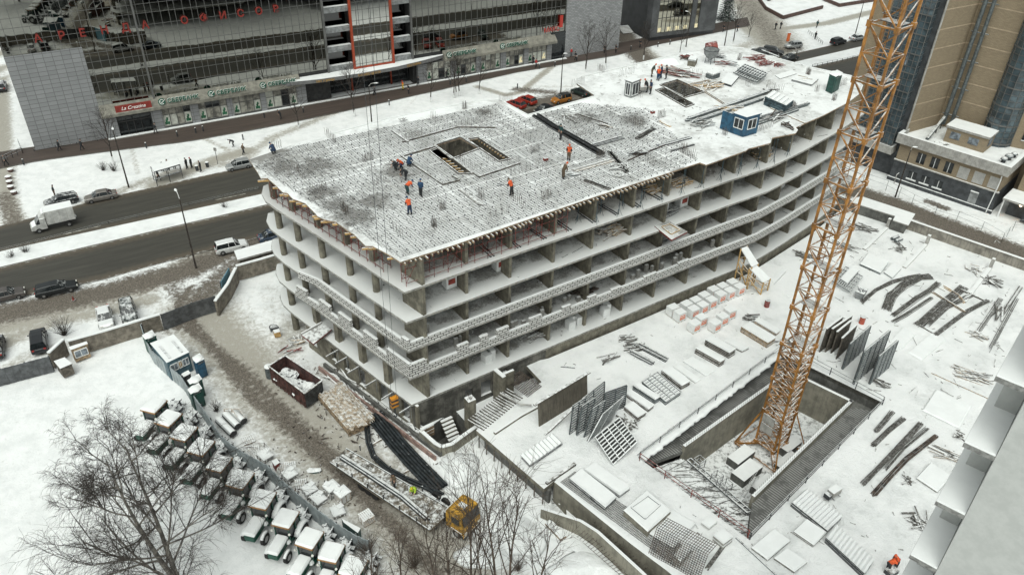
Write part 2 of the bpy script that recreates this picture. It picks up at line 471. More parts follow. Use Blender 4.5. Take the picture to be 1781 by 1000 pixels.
# paint: lane dashes worn under the slush
mb = MB()
M['paint'] = mat('worn_road_paint', (.50, .48, .42), .7, var=.3, sc=1.5)
for a, b in (((110, 408), (175, 393)), ((375, 348), (427, 337))):
 p, q = G(*a, .026), G(*b, .026); n = N33 * .07
 mb.poly([p - n, q - n, q + n, p + n])
tag(mb.build('road_marking', M['paint']), kind='structure')
sw = lw([(-60, 305), (66, 280), (200, 262), (330, 246), (500, 215), (640, 185), (900, 126), (1080, 95), (1139, 79), (1305, 45)]);
sf = lw([(-70, 275), (60, 255), (200, 236), (345, 214), (520, 181), (720, 145), (980, 92), (1085, 73), (1139, 62), (1300, 30)])
ribbon('pavement', sw, sf, .012, M['pave'])

# ================================================================ unfinished building
ORD = 'first second third fourth fifth sixth seventh eighth ninth tenth eleventh twelfth thirteenth fourteenth fifteenth sixteenth seventeenth eighteenth nineteenth twentieth twenty-first twenty-second'.split()
LV = [0, 3.6, 7.1, 10.6, 14.1, 17.6, 21.1]
right = [(-9.9, 60.2), (0.6, 67.6), (13.3, 76.4), (25.1, 84.7), (31.3, 88.9), (36.3, 93.5), (43.0, 100.2), (48.5, 106.5)]
left = [(-28.3, 80.2), (-28.0, 78.4), (-27.1, 76.7), (-25.4, 74.9), (-21.0, 70.8), (-12.8, 62.9)]
far = [(48.8, 109), (47.3, 111.7), (42.6, 115), (37.2, 119.7), (30.7, 122), (16.1, 113.4), (8.8, 108), (8.2, 106.1), (10.0, 101.1), (1.4, 94.1), (-5.5, 98.2), (-15.7, 91.9), (-25.3, 83.9)]
def off(pts, d):
 """offset an open polyline to its right side by d"""
 out = []
 for i, p in enumerate(pts):
  a = Vector(pts[max(0, i - 1)]); b = Vector(pts[min(len(pts) - 1, i + 1)]); t = (b - a).normalized()
  out.append((p[0] + t.y * d, p[1] - t.x * d))
 return out
def along(pts, s):
 for a, b in zip(pts[:-1], pts[1:]):
  a, b = Vector(a), Vector(b); L = (b - a).length
  if s <= L: return a + (b - a) * (s / L), (b - a).normalized()
  s -= L
 return Vector(pts[-1]), (Vector(pts[-1]) - Vector(pts[-2])).normalized()
def s_of(pts, p):
 best = (1e9, 0); acc = 0
 for a, b in zip(pts[:-1], pts[1:]):
  a, b = Vector(a), Vector(b); L = (b - a).length; t = max(0, min(L, (Vector((p[0], p[1])) - a).dot((b - a) / L)))
  d = ((a + (b - a) * (t / L)) - Vector((p[0], p[1]))).length
  if d < best[0]: best = (d, acc + t)
  acc += L
 return best[1]
BLD = thing('unfinished_building', 'long raw concrete building under construction with open snowy floors and a curved end', 'building', (-10, 60, 0))
O_ = Vector((-10, 60, 0))
def bb(mb, name, mats, **k):
 mb.v = [tuple(Vector(v) - O_) for v in mb.v]
 return mb.build(name, mats, BLD, **k)
def mk_floor(edge=False):
 m, nt, b = newmat('snow_dusted_floor'); geo = nn(nt, 'ShaderNodeNewGeometry'); p = geo.outputs['Position']
 n1 = noise(nt, p, .45, 5, .65); n2 = noise(nt, p, 5, 6, .8); n3 = noise(nt, p, 1.4, 5, .7, 1.0)
 v = math2(nt, 'ADD', math2(nt, 'MULTIPLY', n1, .6), math2(nt, 'MULTIPLY', n2, .5))
 if edge:
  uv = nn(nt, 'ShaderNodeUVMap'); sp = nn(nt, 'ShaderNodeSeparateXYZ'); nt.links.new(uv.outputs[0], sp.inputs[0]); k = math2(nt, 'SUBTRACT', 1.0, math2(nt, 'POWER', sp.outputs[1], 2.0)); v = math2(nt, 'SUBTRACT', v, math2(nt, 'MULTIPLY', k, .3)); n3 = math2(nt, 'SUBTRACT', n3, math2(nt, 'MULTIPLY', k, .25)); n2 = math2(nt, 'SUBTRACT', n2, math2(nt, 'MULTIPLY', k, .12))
 f = sstep(nt, v, .46, .64)
 c = mixc(nt, f, (.70, .71, .70), (.26, .255, .24)); c = mixc(nt, math2(nt, 'MULTIPLY', sstep(nt, n3, .60, .72), .6), c, (.15, .145, .13))
 c = mixc(nt, math2(nt, 'MULTIPLY', sstep(nt, n2, .6, .7), .5), c, (.12, .115, .10))
 nt.links.new(c, b.inputs['Base Color']); b.inputs['Roughness'].default_value = .9; bump(nt, b, n2, .04, .4); return m
M['floor'] = mk_floor()
for i in range(1, 6):
 mb = MB(); o = 0.0 if i < 6 else 0
 mb.prism(right + far + left, LV[i] - .22, LV[i], 0, 1)
 bb(mb, 'floor_slab', [M['slab'], M['floor']])
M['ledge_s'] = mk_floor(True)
for i in range(1, 6):
 for pl_, wd_ in ((right, 2.3), (left + [(-9.9, 60.2)], 3.4)):
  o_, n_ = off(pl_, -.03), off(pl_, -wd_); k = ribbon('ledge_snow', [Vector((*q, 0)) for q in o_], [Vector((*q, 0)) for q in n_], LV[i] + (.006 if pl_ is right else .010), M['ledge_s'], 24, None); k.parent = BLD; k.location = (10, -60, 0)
# piers along the right hand side, perpendicular to the edge
inner_r = right
pier_s = [s_of(right, G(x, y, 14.1)) for x, y in ((772, 523), (875, 486), (957, 458), (1014, 436), (1104, 405), (1186, 375), (1262, 347), (1314, 328), (1366, 305))]
pier_s = [7.2 + 5.35 * i for i in range(12)]
rr = random.Random(5)
def pier(s, z0, z1, dep=2.6, w=.32, back=1.0):
 p, t = along(right, s); n = Vector((-t.y, t.x)); c = p + n * (back + dep / 2)
 mb = MB(); mb.box(c.x, c.y, z0, w, dep, z1 - z0, math.atan2(n.y, n.x) - math.pi / 2)
 bb(mb, 'wall_pier', M['conc'])
for i in range(1, 6):
 for k, s in enumerate(pier_s):
  pier(s + (0.0 if k % 2 else .15), LV[i], LV[i + 1] - .22, 2.6 if k % 3 else 3.4)
# corner walls
for i in range(1, 6):
 mb = MB(); a = Vector((-9.6, 62.0));
 mb.box(-9.4, 62.6, LV[i], 3.2, .35, LV[i + 1] - .22 - LV[i], R(135)); bb(mb, 'wall_pier', M['conc'])
# deeper walls added to block light from the far side and darken the floors
for i in range(1, 6):
 mb = MB()
 for k in range(12):
  p, t = along(right, 4.5 + k * 5.6); n = Vector((-t.y, t.x)); c = p + n * (8.0 + (k % 2) * 1.5)
  if k % 4 != 1: mb.box(c.x, c.y, LV[i], 5.4, .25, 3.27, math.atan2(t.y, t.x))
  else: mb.box(c.x, c.y, LV[i], .3, 3.2, 3.27, math.atan2(t.y, t.x))
 for k in range(3):
  p, t = along(left, 9 + k * 6); n = Vector((-t.y, t.x)); c = p + n * 7.5
  mb.box(c.x, c.y, LV[i], 4.4, .25, 3.27, math.atan2(t.y, t.x))
 bb(mb, 'light_block_walls', M['conc_dark'])
# left facade columns : round below, square on the top storey
cols = [(477, 344), (510, 366), (554, 395), (602, 424), (650, 452)]
for x, y in cols:
 p = G(x, y, 17.6); mb = MB(); mb.box(p.x, p.y, 17.6, .55, .7, 3.28, R(45)); bb(mb, 'column', M['conc'])
ccol = [G(x, y, 14.1) for x, y in ((487, 396), (520, 418), (562, 447), (610, 477), (655, 506))]
for i in (2, 3, 4):
 for p in ccol:
  mb = MB(); mb.tube((p.x, p.y, LV[i]), (p.x, p.y, LV[i + 1] - .22), .36, None, 14); bb(mb, 'column', M['conc'], smooth=False)
p = ccol[0]
mb = MB(); mb.tube((p.x, p.y, -.1), (p.x, p.y, LV[2] - .22), .4, None, 14); bb(mb, 'column', M['conc'])
for x, y in ((552, 560), (590, 592), (632, 628), (676, 664)):
 p = G(x, y, 3.6); mb = MB(); mb.box(p.x, p.y, 3.6, .55, .8, 3.28, R(45)); bb(mb, 'column', M['conc'])
# masonry parapets
def mk_brick(name, c1, c2, mortar, bw, bh, mw=.02):
 m, nt, b = newmat(name)
 uv = nn(nt, 'ShaderNodeUVMap'); br = nn(nt, 'ShaderNodeTexBrick'); nt.links.new(uv.outputs[0], br.inputs['Vector'])
 br.inputs['Color1'].default_value = (*c1, 1); br.inputs['Color2'].default_value = (*c2, 1); br.inputs['Mortar'].default_value = (*mortar, 1)
 br.inputs['Scale'].default_value = 1; br.inputs['Mortar Size'].default_value = mw; br.inputs['Brick Width'].default_value = bw; br.inputs['Row Height'].default_value = bh
 br.inputs['Mortar Smooth'].default_value = .15; br.inputs['Bias'].default_value = 0
 geo = nn(nt, 'ShaderNodeNewGeometry'); n = noise(nt, geo.outputs['Position'], 1.2, 5, .7)
 c = mixc(nt, math2(nt, 'MULTIPLY', sstep(nt, n, .45, .75), .3), br.outputs['Color'], tuple(x * .6 for x in c1))
 nt.links.new(c, b.inputs['Base Color']); b.inputs['Roughness'].default_value = .85
 bump(nt, b, br.outputs['Fac'], .02, -.6)
 return m
M['block'] = mk_brick('white_block_masonry', (.62, .615, .59), (.52, .515, .49), (.025, .022, .02), .66, .283, .045)
def wall_uv(name, pts, z0, hs, thick, mats, build, top=1):
 """wall along pts (outer face), hs = height at each point or number; mats[0] face with uv, mats[1] top"""
 V, F, Mi, UV = [], [], [], []; s = 0
 if isinstance(hs, (int, float)): hs = [hs] * len(pts)
 inn = off(pts, -thick)
 for i in range(len(pts) - 1):
  a, b = Vector(pts[i]), Vector(pts[i + 1]); L = (b - a).length; ia, ib = inn[i], inn[i + 1]; h0, h1 = hs[i], hs[i + 1] if True else 0
  o = len(V)
  V += [(a.x, a.y, z0), (b.x, b.y, z0), (b.x, b.y, z0 + h1), (a.x, a.y, z0 + h0)]; UV += [(s, 0), (s + L, 0), (s + L, h1), (s, h0)]
  V += [(ib[0], ib[1], z0), (ia[0], ia[1], z0), (ia[0], ia[1], z0 + h0), (ib[0], ib[1], z0 + h1)]; UV += [(s, 0), (s + L, 0), (s + L, h1), (s, h0)]
  V += [(a.x, a.y, z0 + h0), (b.x, b.y, z0 + h1), (ib[0], ib[1], z0 + h1), (ia[0], ia[1], z0 + h0)]; UV += [(0, 0)] * 4
  F += [(o, o + 1, o + 2, o + 3), (o + 4, o + 5, o + 6, o + 7), (o + 8, o + 9, o + 10, o + 11)]; Mi += [0, 0, top]
  if i == 0: V += [V[o], V[o + 3], V[o + 6], V[o + 5]]; UV += [(0, 0), (0, h0), (thick, h0), (thick, 0)]; F.append((len(V) - 4, len(V) - 3, len(V) - 2, len(V) - 1)); Mi.append(0)
  if i == len(pts) - 2: V += [V[o + 1], V[o + 4], V[o + 7], V[o + 2]]; UV += [(0, 0), (thick, 0), (thick, h1), (0, h1)]; F.append((len(V) - 4, len(V) - 3, len(V) - 2, len(V) - 1)); Mi.append(0)
  s += L
 mb = MB(); mb.v, mb.f, mb.m = V, F, Mi
 return build(mb, name, mats, uv=UV)
P3 = [tuple(G(518, 484, 10.6)[:2])] + [(-21.0, 70.8), (-12.8, 62.9)] + right
P3 = off(P3, -.06)
P3l, P3r = P3[:4], P3[3:]
wall_uv('block_parapet', P3l, 10.6, .85, .35, [M['block'], M['snow']], bb)
wall_uv('block_parapet', P3r, 10.6, .85, .35, [M['block'], M['snow']], bb)
P2 = [tuple(G(514, 516, 7.1)[:2]), (-21.0, 70.8), (-12.8, 62.9)] + right
P2 = off(P2, -.06)
P2l, P2r = P2[:4], P2[3:]
wall_uv('block_parapet', P2l, 7.1, .85, .35, [M['block'], M['snow']], bb)
wall_uv('block_parapet', P2r, 7.1, .85, .35, [M['block'], M['snow']], bb)
def sub(pts, s0, s1):
 out = [tuple(along(pts, s0)[0])]; acc = 0
 for a, b in zip(pts[:-1], pts[1:]):
  acc += (Vector(b) - Vector(a)).length
  if s0 < acc < s1: out.append(tuple(b))
 return out + [tuple(along(pts, s1)[0])]
Ll = sum((Vector(b) - Vector(a)).length for a, b in zip(P2l[:-1], P2l[1:]))
for s0, L, h in ((0.3, 1.8, .8), (4.3, 2.0, .8), (7.9, 2.2, 1.0), (12.3, 2.2, 1.0), (Ll - 3.6, 3.55, .9)):
 wall_uv('block_wall_end', sub(P2l, s0, min(Ll, s0 + L)), 7.952, h, .35, [M['block'], M['snow']], bb)
for s0, L, h in ((.05, 2.0, .8), (5.6, 1.3, .8), (8.3, 1.0, .8), (10.4, 1.5, .8), (14.6, 1.6, .6), (19, 1.2, .4), (22.6, 1.2, .4), (26, 1.5, .2), (31, 2.0, .2), (36.5, 1.8, .2)):
 wall_uv('block_wall_end', sub(P2r, s0, s0 + L), 7.952, h, .35, [M['block'], M['snow']], bb)
wall_uv('block_wall_end', sub(P3l, 17.2, 18.1), 11.452, .4, .35, [M['block'], M['snow']], bb)
# loose blocks on the floors
lb = []
for i, s, n in ((2, 6.5, 3), (2, 9.5, 1), (2, 13.2, 3), (2, 17.2, 2), (2, 18.6, 1), (2, 21, 3), (2, 24, 2), (2, 30, 3), (2, 33, 4), (2, 37, 3), (2, 44, 3), (3, 3, 1), (1, 10.2, 2), (1, 21.5, 3), (1, 26.5, 2)):
 p, t = along(right, s); nrm = Vector((-t.y, t.x)); mb = MB()
 for q in range(n):
  c = p + nrm * (1.2 + rr.uniform(0, 1.2)) + t * (q * .7); h = rr.choice((.6, .9, 1.1)) if i > 1 else 1.1
  mb.box(0 if q == 0 else (c - c0).x, 0 if q == 0 else (c - c0).y, 0, .45 if i > 1 else .9, .3 if i > 1 else .9, h, math.atan2(t.y, t.x) + rr.uniform(-.3, .3), 0)
  if q == 0: c0 = c
 o = mb.build('block_stack', M['conc_l'] if i > 1 else M['white'], None, (c0.x, c0.y, LV[i] + .004))
 tag(o, 'small pile of pale blocks on an open floor, %s counted along the raw building' % ORD[len(lb)], 'blocks', 'loose block piles on the open floors'); lb.append(o)
# basement storey wall on the left side with openings
LB = off([(-24.0, 73.3), (-21.0, 70.5), (-9.6, 59.9)], -.35)
def wall_open(name, a, b, z0, z1, opens, mats, th=.3):
 a, b = Vector(a), Vector(b); t = (b - a); L = t.length; t /= L; rz = math.atan2(t.y, t.x); mb = MB(); s = 0
 def seg(s0, s1, za, zb):
  if s1 - s0 < .02 or zb - za < .02: return
  c = a + t * (s0 + s1) / 2; n = Vector((-t.y, t.x)) * th / 2; c = c + n
  mb.box(c.x, c.y, za, s1 - s0, th, zb - za, rz)
 for (o0, o1, oz0, oz1) in opens:
  seg(s, o0, z0, z1); seg(o0, o1, z0, oz0); seg(o0, o1, oz1, z1); s = o1
 seg(s, L, z0, z1)
 return bb(mb, name, mats)
wall_open('ground_floor_wall', LB[0], LB[1], -.2, 3.38, [(.8, 1.8, .9, 2.6)], M['conc'])
wall_open('ground_floor_wall', LB[1], LB[2], -.2, 3.38, [(.6, 1.5, .9, 2.6), (3.0, 4.0, .9, 2.6), (5.6, 6.8, .3, 2.7), (9.2, 10.8, 0, 3.0), (13.0, 14.3, .3, 2.9)], M['conc'])
mb = MB()
for s in (2.2, 4.4, 6.6, 9.6, 12.4, 15.3):
 p, t = along(LB[1:], s - .5 if s > 2.3 else s); n = Vector((t.y, -t.x))
 a = Vector((p.x, p.y, 3.15)); mb.bar(a - Vector((n.x, n.y, 0)) * .1, a + Vector((n.x, n.y, 0)) * 1.7, .1, .14)
 mb.bar(a + Vector((n.x, n.y, -.2)) * .2, a + Vector((n.x, n.y, 0)) * .2 + Vector((0, 0, -1.8)), .06)
mb.v = [tuple(Vector(v) - O_) for v in mb.v]; mb.each('steel_bracket', M['bench'], BLD)
RB = [(-9.75, 60.3), (-6.0, 62.95), (4.0, 70.0), (13.3, 76.5), (31.2, 89.0), (43.0, 100.3), (48, 106)]
wall_open('basement_wall', RB[0], RB[2], -1.6, 3.38, [(6.2, 7.2, .6, 2.4), (8.2, 9.6, .6, 2.6), (11.0, 11.6, 2.6, 3.1)], M['conc_dark'])
for a, b in zip(RB[2:-1], RB[3:]):
 wall_open('basement_wall', a, b, 1.2, 3.38, [], M['conc'])
# access ramp kerb wall round the corner
# ---- formwork deck of the top storey
SH = [[G(x, y, 21.1) for x, y in q] for q in (
 [(800, 240), (833, 259), (786, 277), (756, 254)], [(748, 264), (762, 258), (820, 302), (797, 302)], [(813, 244), (832, 241), (887, 277), (867, 281)],
 [(1149, 149), (1178, 140), (1224, 161), (1191, 170)], [(1141, 158), (1156, 154), (1191, 174), (1210, 180), (1214, 185), (1195, 187)][0:4])]
SH[4] = [G(x, y, 21.1) for x, y in ((1141, 158), (1156, 154), (1206, 182), (1192, 187))]
edge = [(433, 278), (448, 300), (454, 311), (465, 310), (480, 323), (492, 335), (500, 336), (509, 346), (521, 350), (531, 354), (549, 372), (552, 376), (564, 382), (584, 386), (606, 402), (616, 408), (636, 428), (648, 428), (680, 445), (696, 456), (790, 426), (880, 395), (1021, 347), (1150, 305), (1217, 283), (1228, 287), (1240, 283), (1298, 262), (1301, 259), (1340, 249), (1343, 240), (1384, 232), (1388, 226), (1384, 222), (1404, 213), (1430, 202), (1476, 178), (1495, 163), (1500, 150), (1480, 133), (1410, 118), (1331, 97), (1290, 84), (1250, 83), (1180, 95), (1095, 115), (1012, 134), (1004, 139), (1003, 146), (1036, 168), (918, 201), (868, 174), (825, 177), (750, 192), (675, 207), (576, 234), (510, 252)]
DECK = [G(x, y, 21.1) for x, y in edge]
ang = R(35.2); ca_, sa_ = math.cos(ang), math.sin(ang)
def toL(p): return (p[0] * ca_ + p[1] * sa_, -p[0] * sa_ + p[1] * ca_)
def toW(u, v): return (u * ca_ - v * sa_, u * sa_ + v * ca_)
def cuts(loops, v):
 xs = []
 for lp in loops:
  n = len(lp)
  for i in range(n):
   (x0, y0), (x1, y1) = lp[i], lp[(i + 1) % n]
   if (y0 <= v) != (y1 <= v): xs.append(x0 + (v - y0) / (y1 - y0) * (x1 - x0))
 return sorted(xs)
Lp = [[toL(p) for p in DECK]] + [[toL(p) for p in q] for q in SH]
# deck body
mb = MB()
allp = [[Vector((p[0], p[1], 0)) for p in DECK]] + [[Vector((p[0], p[1], 0)) for p in q] for q in SH]
flat = [p for l in allp for p in l]
for t in geometry.tessellate_polygon(allp):
 a, b, c = (flat[k] for k in t)
 if (b - a).to_2d().cross((c - a).to_2d()) < 0: t = (t[0], t[2], t[1])
 mb.add([(flat[k].x, flat[k].y, 21.1) for k in t], [(0, 1, 2)], 1); mb.add([(flat[k].x, flat[k].y, 20.94) for k in t], [(0, 2, 1)], 0)
for l in allp:
 n = len(l)
 for i in range(n):
  a, b = l[i], l[(i + 1) % n]; mb.add([(a.x, a.y, 20.94), (b.x, b.y, 20.94), (b.x, b.y, 21.1), (a.x, a.y, 21.1)], [(0, 1, 2, 3)], 0)
M['rebar_m'] = mat('snowed_rebar_mat', (.10, .095, .09), .8, snow=.47, var=.4, sc=.8)
M['shaftw'] = mat('shaft_concrete', (.13, .12, .095), .85, var=.35, sc=.9, streak=.9)
def mk_deck():
 m, nt, b = newmat('snowy_formwork_deck')
 geo = nn(nt, 'ShaderNodeNewGeometry'); p = geo.outputs['Position']
 n1 = noise(nt, p, .22, 5, .6); n2 = noise(nt, p, 1.3, 6, .75, .4); n3 = noise(nt, p, 8, 4, .7)
 f = sstep(nt, math2(nt, 'ADD', math2(nt, 'MULTIPLY', n1, .7), math2(nt, 'MULTIPLY', n2, .45)), .5, .74)
 c = mixc(nt, f, (.82, .835, .83), (.52, .525, .51))
 acc = None
 for (px, py, r) in ((455, 275, 5.0), (480, 265, 4.5), (500, 290, 4.5), (560, 335, 4.0), (610, 375, 5.0), (590, 355, 4), (545, 290, 5.0), (690, 300, 4.0), (840, 195, 2.0), (1020, 205, 3.0), (1105, 210, 4.0), (1180, 300, 2.5), (650, 350, 4)):
  q = G(px, py, 21.1)
  d = nn(nt, 'ShaderNodeVectorMath', operation='DISTANCE'); nt.links.new(p, d.inputs[0]); d.inputs[1].default_value = q
  k = math2(nt, 'SUBTRACT', 1.0, math2(nt, 'DIVIDE', d.outputs['Value'], r), True)
  acc = k if acc is None else math2(nt, 'MAXIMUM', acc, k)
 g = sstep(nt, math2(nt, 'ADD', acc, math2(nt, 'MULTIPLY', math2(nt, 'SUBTRACT', n2, .5), 1.6)), .3, .85)
 c = mixc(nt, math2(nt, 'MULTIPLY', g, .8), c, (.10, .09, .075))
 c = mixc(nt, math2(nt, 'MULTIPLY', sstep(nt, n3, .6, .75), .3), c, (.3, .29, .27))
 nt.links.new(c, b.inputs['Base Color']); b.inputs['Roughness'].default_value = .8
 bump(nt, b, n3, .05, .4)
 return m
M['deck'] = mk_deck()
bb(mb, 'formwork_deck', [M['ply'], M['deck']])
# reinforcement mats : real bars on the deck
LIM = [[toL(G(x, y, 21.1)) for x, y in ((440, 290), (696, 452), (1216, 280), (1130, 190), (1010, 180), (915, 206), (868, 180), (510, 256))]]
Lp2 = LIM + Lp[1:]
mb = MB(); us = [p[0] for p in LIM[0]]; vs = [p[1] for p in LIM[0]]
z = 21.15
v = min(vs) + .3
bw = .024
while v < max(vs):
 xs = cuts(Lp2, v)
 for a, b in zip(xs[::2], xs[1::2]):
  s = a + .15; b -= rr.uniform(0, 5) if b - a > 20 else 0
  while s < b - .2:
   e = min(b - .1, s + rr.uniform(5, 12))
   if rr.random() < .9:
    p, q = toW(s, v + rr.uniform(-.02, .02)), toW(e, v + rr.uniform(-.02, .02)); mb.bar((*p, z), (*q, z), bw)
   s = e + rr.uniform(-.3, .3)
 v += .3
LT = [[(y, x) for x, y in l] for l in Lp2]; u = min(us) + .3
while u < max(us):
 xs = cuts(LT, u)
 for a, b in zip(xs[::2], xs[1::2]):
  s = a + .15
  while s < b - .2:
   e = min(b - .1, s + rr.uniform(4, 10))
   if rr.random() < .86:
    p, q = toW(u, s), toW(u + rr.uniform(-.02, .02), e); mb.bar((*p, z + .04), (*q, z + .04), bw)
   s = e + rr.uniform(-.3, .3)
 u += .3
bb(mb, 'reinforcement_mat', M['rebar_m'])
# chairs that hold the mats : short dark studs
mb = MB(); v = min(vs) + .5
while v < max(vs):
 xs = cuts(Lp2, v)
 for a, b in zip(xs[::2], xs[1::2]):
  s = a + rr.uniform(.2, .9)
  while s < b - .2:
   p = toW(s, v + rr.uniform(-.12, .12)); mb.box(p[0], p[1], 21.1, .075, .075, .14, .6); s += rr.uniform(.7, 1.0)
 v += .8
bb(mb, 'spacer_studs', M['steel_d']).update_tag()
# kerb shuttering round the shafts
for q in SH:
 mb = MB(); n = len(q)
 cc_ = sum((Vector(p) for p in q), Vector()) / n
 for i in range(n):
  a, b = Vector(q[i]), Vector(q[(i + 1) % n]); a = a + (a - cc_) * .04; b = b + (b - cc_) * .04
  mb.bar(a + Vector((0, 0, .02)), b + Vector((0, 0, .02)), .12, .26, 0)
 bb(mb, 'shaft_shuttering', M['wood_d'])
 mb = MB()
 for i in range(n):
  a, b = Vector(q[i]), Vector(q[(i + 1) % n]); mb.add([(a.x, a.y, 12), (b.x, b.y, 12), (b.x, b.y, 20.93), (a.x, a.y, 20.93)], [(0, 1, 2, 3)])
 mb.add([(p.x, p.y, 12) for p in q], [tuple(range(n))])
 bb(mb, 'shaft_wall', M['shaftw'])
mb = MB()
for (x0, y0, x1, y1) in ((700, 247, 797, 221), (697, 271, 770, 321), (770, 321, 800, 313), (800, 313, 786, 306), (757, 255, 703, 271), (797, 221, 862, 222), (757, 253, 833, 308), (833, 308, 905, 284)):
 a, b = G(x0, y0, 21.2), G(x1, y1, 21.2); mb.bar(a, b, .12, .2)
bb(mb, 'shaft_shuttering', M['wood_d'])
# joist ends under the deck
mb = MB(); mb2 = MB()
e2 = [toW(*toL(G(x, y, 21.1))) for x, y in ((696, 456), (880, 395), (1021, 347), (1150, 305), (1217, 283))]
s = .4
while s < 34:
 p, t = along(e2, s); n = Vector((t.y, -t.x)); L = rr.uniform(.15, .55)
 a = Vector((p.x, p.y, 20.84)); mb = MB(); mb.bar(a - Vector((n.x, n.y, 0)) * 1.5, a + Vector((n.x, n.y, 0)) * L, .1, .2); bb(mb, 'joist', M['wood'])
 s += rr.uniform(.4, .65)
mb = MB()
for x, y in edge[2:19:1]:
 p = G(x, y, 21.1); d = Vector((.7, .7, 0)); a = p - Vector((0, 0, .26)); mb.bar(a + Vector((1.4, .3, 0)), a - Vector((.35, .1, 0)), .12, .2);
for k in range(10):
 a = G(748 + k * 5.4, 259 + k * 4.4, 20.85); mb.bar(a, a + Vector((.6, .1, 0)), .1, .16)
for k in range(12):
 a = G(834 + k * 4.6, 242 + k * 3.2, 20.85); mb.bar(a, a + Vector((-.4, -.1, 0)), .1, .16)
bb(mb, 'joist_row', M['wood_y'])
# starter bars : clumps of rods standing out of the deck
clumps = [(480, 258), (575, 242), (640, 280), (522, 305), (552, 335), (600, 370), (660, 320), (690, 405), (770, 365), (755, 395), (720, 240), (755, 208), (808, 190), (850, 205), (880, 175), (835, 345), (868, 375), (900, 352), (950, 345), (1000, 215), (930, 265), (985, 250), (1018, 235), (1105, 218), (1045, 275), (1130, 285), (1190, 262), (1195, 270), (1005, 148), (1045, 125), (1090, 130), (1105, 165), (1150, 205), (1215, 135), (1285, 105), (1340, 155), (1330, 225), (1380, 190), (1420, 160), (1405, 130), (1462, 150), (1260, 235), (905, 300), (945, 300), (1350, 160), (1015, 320), (1450, 175), (1300, 150)]
def clump(px, py, n, L, W, h, rz):
 p = G(px, py, 21.1); mb = MB(); k = max(2, n // 2)
 for a in range(k):
  for b in (-.5, .5):
   u, w = (a / (k - 1) - .5) * L, b * W; x = p.x + u * math.cos(rz) - w * math.sin(rz); y = p.y + u * math.sin(rz) + w * math.cos(rz)
   mb.bar((x, y, 21.1), (x + rr.uniform(-.06, .06), y + rr.uniform(-.06, .06), 21.1 + h * rr.uniform(.8, 1.1)), .022)
 bb(mb, 'starter_bars', M['rebar'])
for i, (px, py) in enumerate(clumps):
 clump(px, py, rr.choice((8, 12, 16, 20)), rr.choice((.6, 1.2, 2.0, 2.4)), .25, 1.0, ang + (math.pi / 2 if i % 2 else 0))
for (x0, y0, x1, y1, n) in ((700, 247, 797, 219, 30), (797, 219, 868, 213, 22), (868, 213, 925, 250, 20), (757, 254, 833, 300, 22), (846, 282, 905, 284, 16)):
 a, b = G(x0, y0, 21.1), G(x1, y1, 21.1); mb = MB()
 for k in range(n):
  q = a.lerp(b, k / n); mb.bar(q, q + Vector((rr.uniform(-.04, .04), rr.uniform(-.04, .04), rr.uniform(.8, 1.1))), .02)
 bb(mb, 'starter_bars', M['rebar'])
# snow curbed rim at the far roof edge
mb = MB()
for i in range(36, 55):
 a, b = DECK[i], DECK[(i + 1) % len(DECK)]; mb.bar(a + Vector((0, 0, .08)), b + Vector((0, 0, .08)), .12, .1, 0)
bb(mb, 'edge_board', M['snow'])

# ================================================================ scaffolds and props under the deck
def frame_scaffold(a, b, z, h, n, label, wid=.9, bay=None):
 a, b = Vector((*a, z)), Vector((*b, z)); t = (b - a).normalized(); nr = Vector((-t.y, t.x, 0)); L = (b - a).length
 T = thing('tube_scaffold', label, 'scaffold', a, 0, 'red tube scaffolds under the deck edge')
 mb = MB(); k = max(2, n)
 o = lambda v: v - a
 for r in (0, wid):
  pr = None
  for i in range(k + 1):
   p = a + t * (L * i / k) + nr * r; mb.bar(o(p), o(p + Vector((0, 0, h))), .05)
   for zz in (.35, h * .62):
    if pr is not None: mb.bar(o(pr + Vector((0, 0, zz))), o(p + Vector((0, 0, zz))), .045)
   if pr is not None and i % 3 == 1: mb.bar(o(pr + Vector((0, 0, .35))), o(p + Vector((0, 0, h * .9))), .03)
   pr = p
 mb.build('scaffold_tube', M['red'], T)
 mb = MB()
 for i in range(k + 1):
  p = a + t * (L * i / k)
  for zz in (.9, h * .95): mb.bar(o(p + Vector((0, 0, zz))), o(p + nr * wid + Vector((0, 0, zz))), .04)
 mb.build('cross_tube', M['red'], T)
lo = off(left, -.75)
frame_scaffold(lo[2], lo[3], 17.6, 3.1, 2, 'short red scaffold at the rounded end of the raw building')
frame_scaffold(lo[3], lo[4], 17.6, 3.1, 5, 'red scaffold run on the upper left side, nearer the rounded end')
frame_scaffold(lo[4], off([(-12.8, 62.9), (-9.9, 60.2)], -.75)[0], 17.6, 3.1, 9, 'long red scaffold run on the left side, nearer the sharp corner')
ro = off(right, -.7)
pts_ = [along(ro, s)[0] for s in (.6, 9.6, 19.3)]
frame_scaffold(pts_[0], pts_[1], 17.6, 3.1, 6, 'red scaffold just right of the sharp front corner')
frame_scaffold(pts_[1], pts_[2], 17.6, 3.1, 6, 'red scaffold on the right side, second from the sharp corner')
M['prop'] = mat('blue_grey_prop', (.07, .11, .13), .5, .3, var=.3)
T = thing('steel_prop', None, 'prop'); mb = MB(); mb.tube((0, 0, .15), (0, 0, 3.1), .035, None, 6); mb.build('prop_tube', M['prop'], T)
mb = MB()
for k in range(3): mb.bar((0, 0, .9), (.42 * math.cos(k * 2.1), .42 * math.sin(k * 2.1), .02), .03)
mb.box(0, 0, 3.06, .16, .16, .04); mb.build('tripod_foot', M['prop'], T)
K = {'o': T}
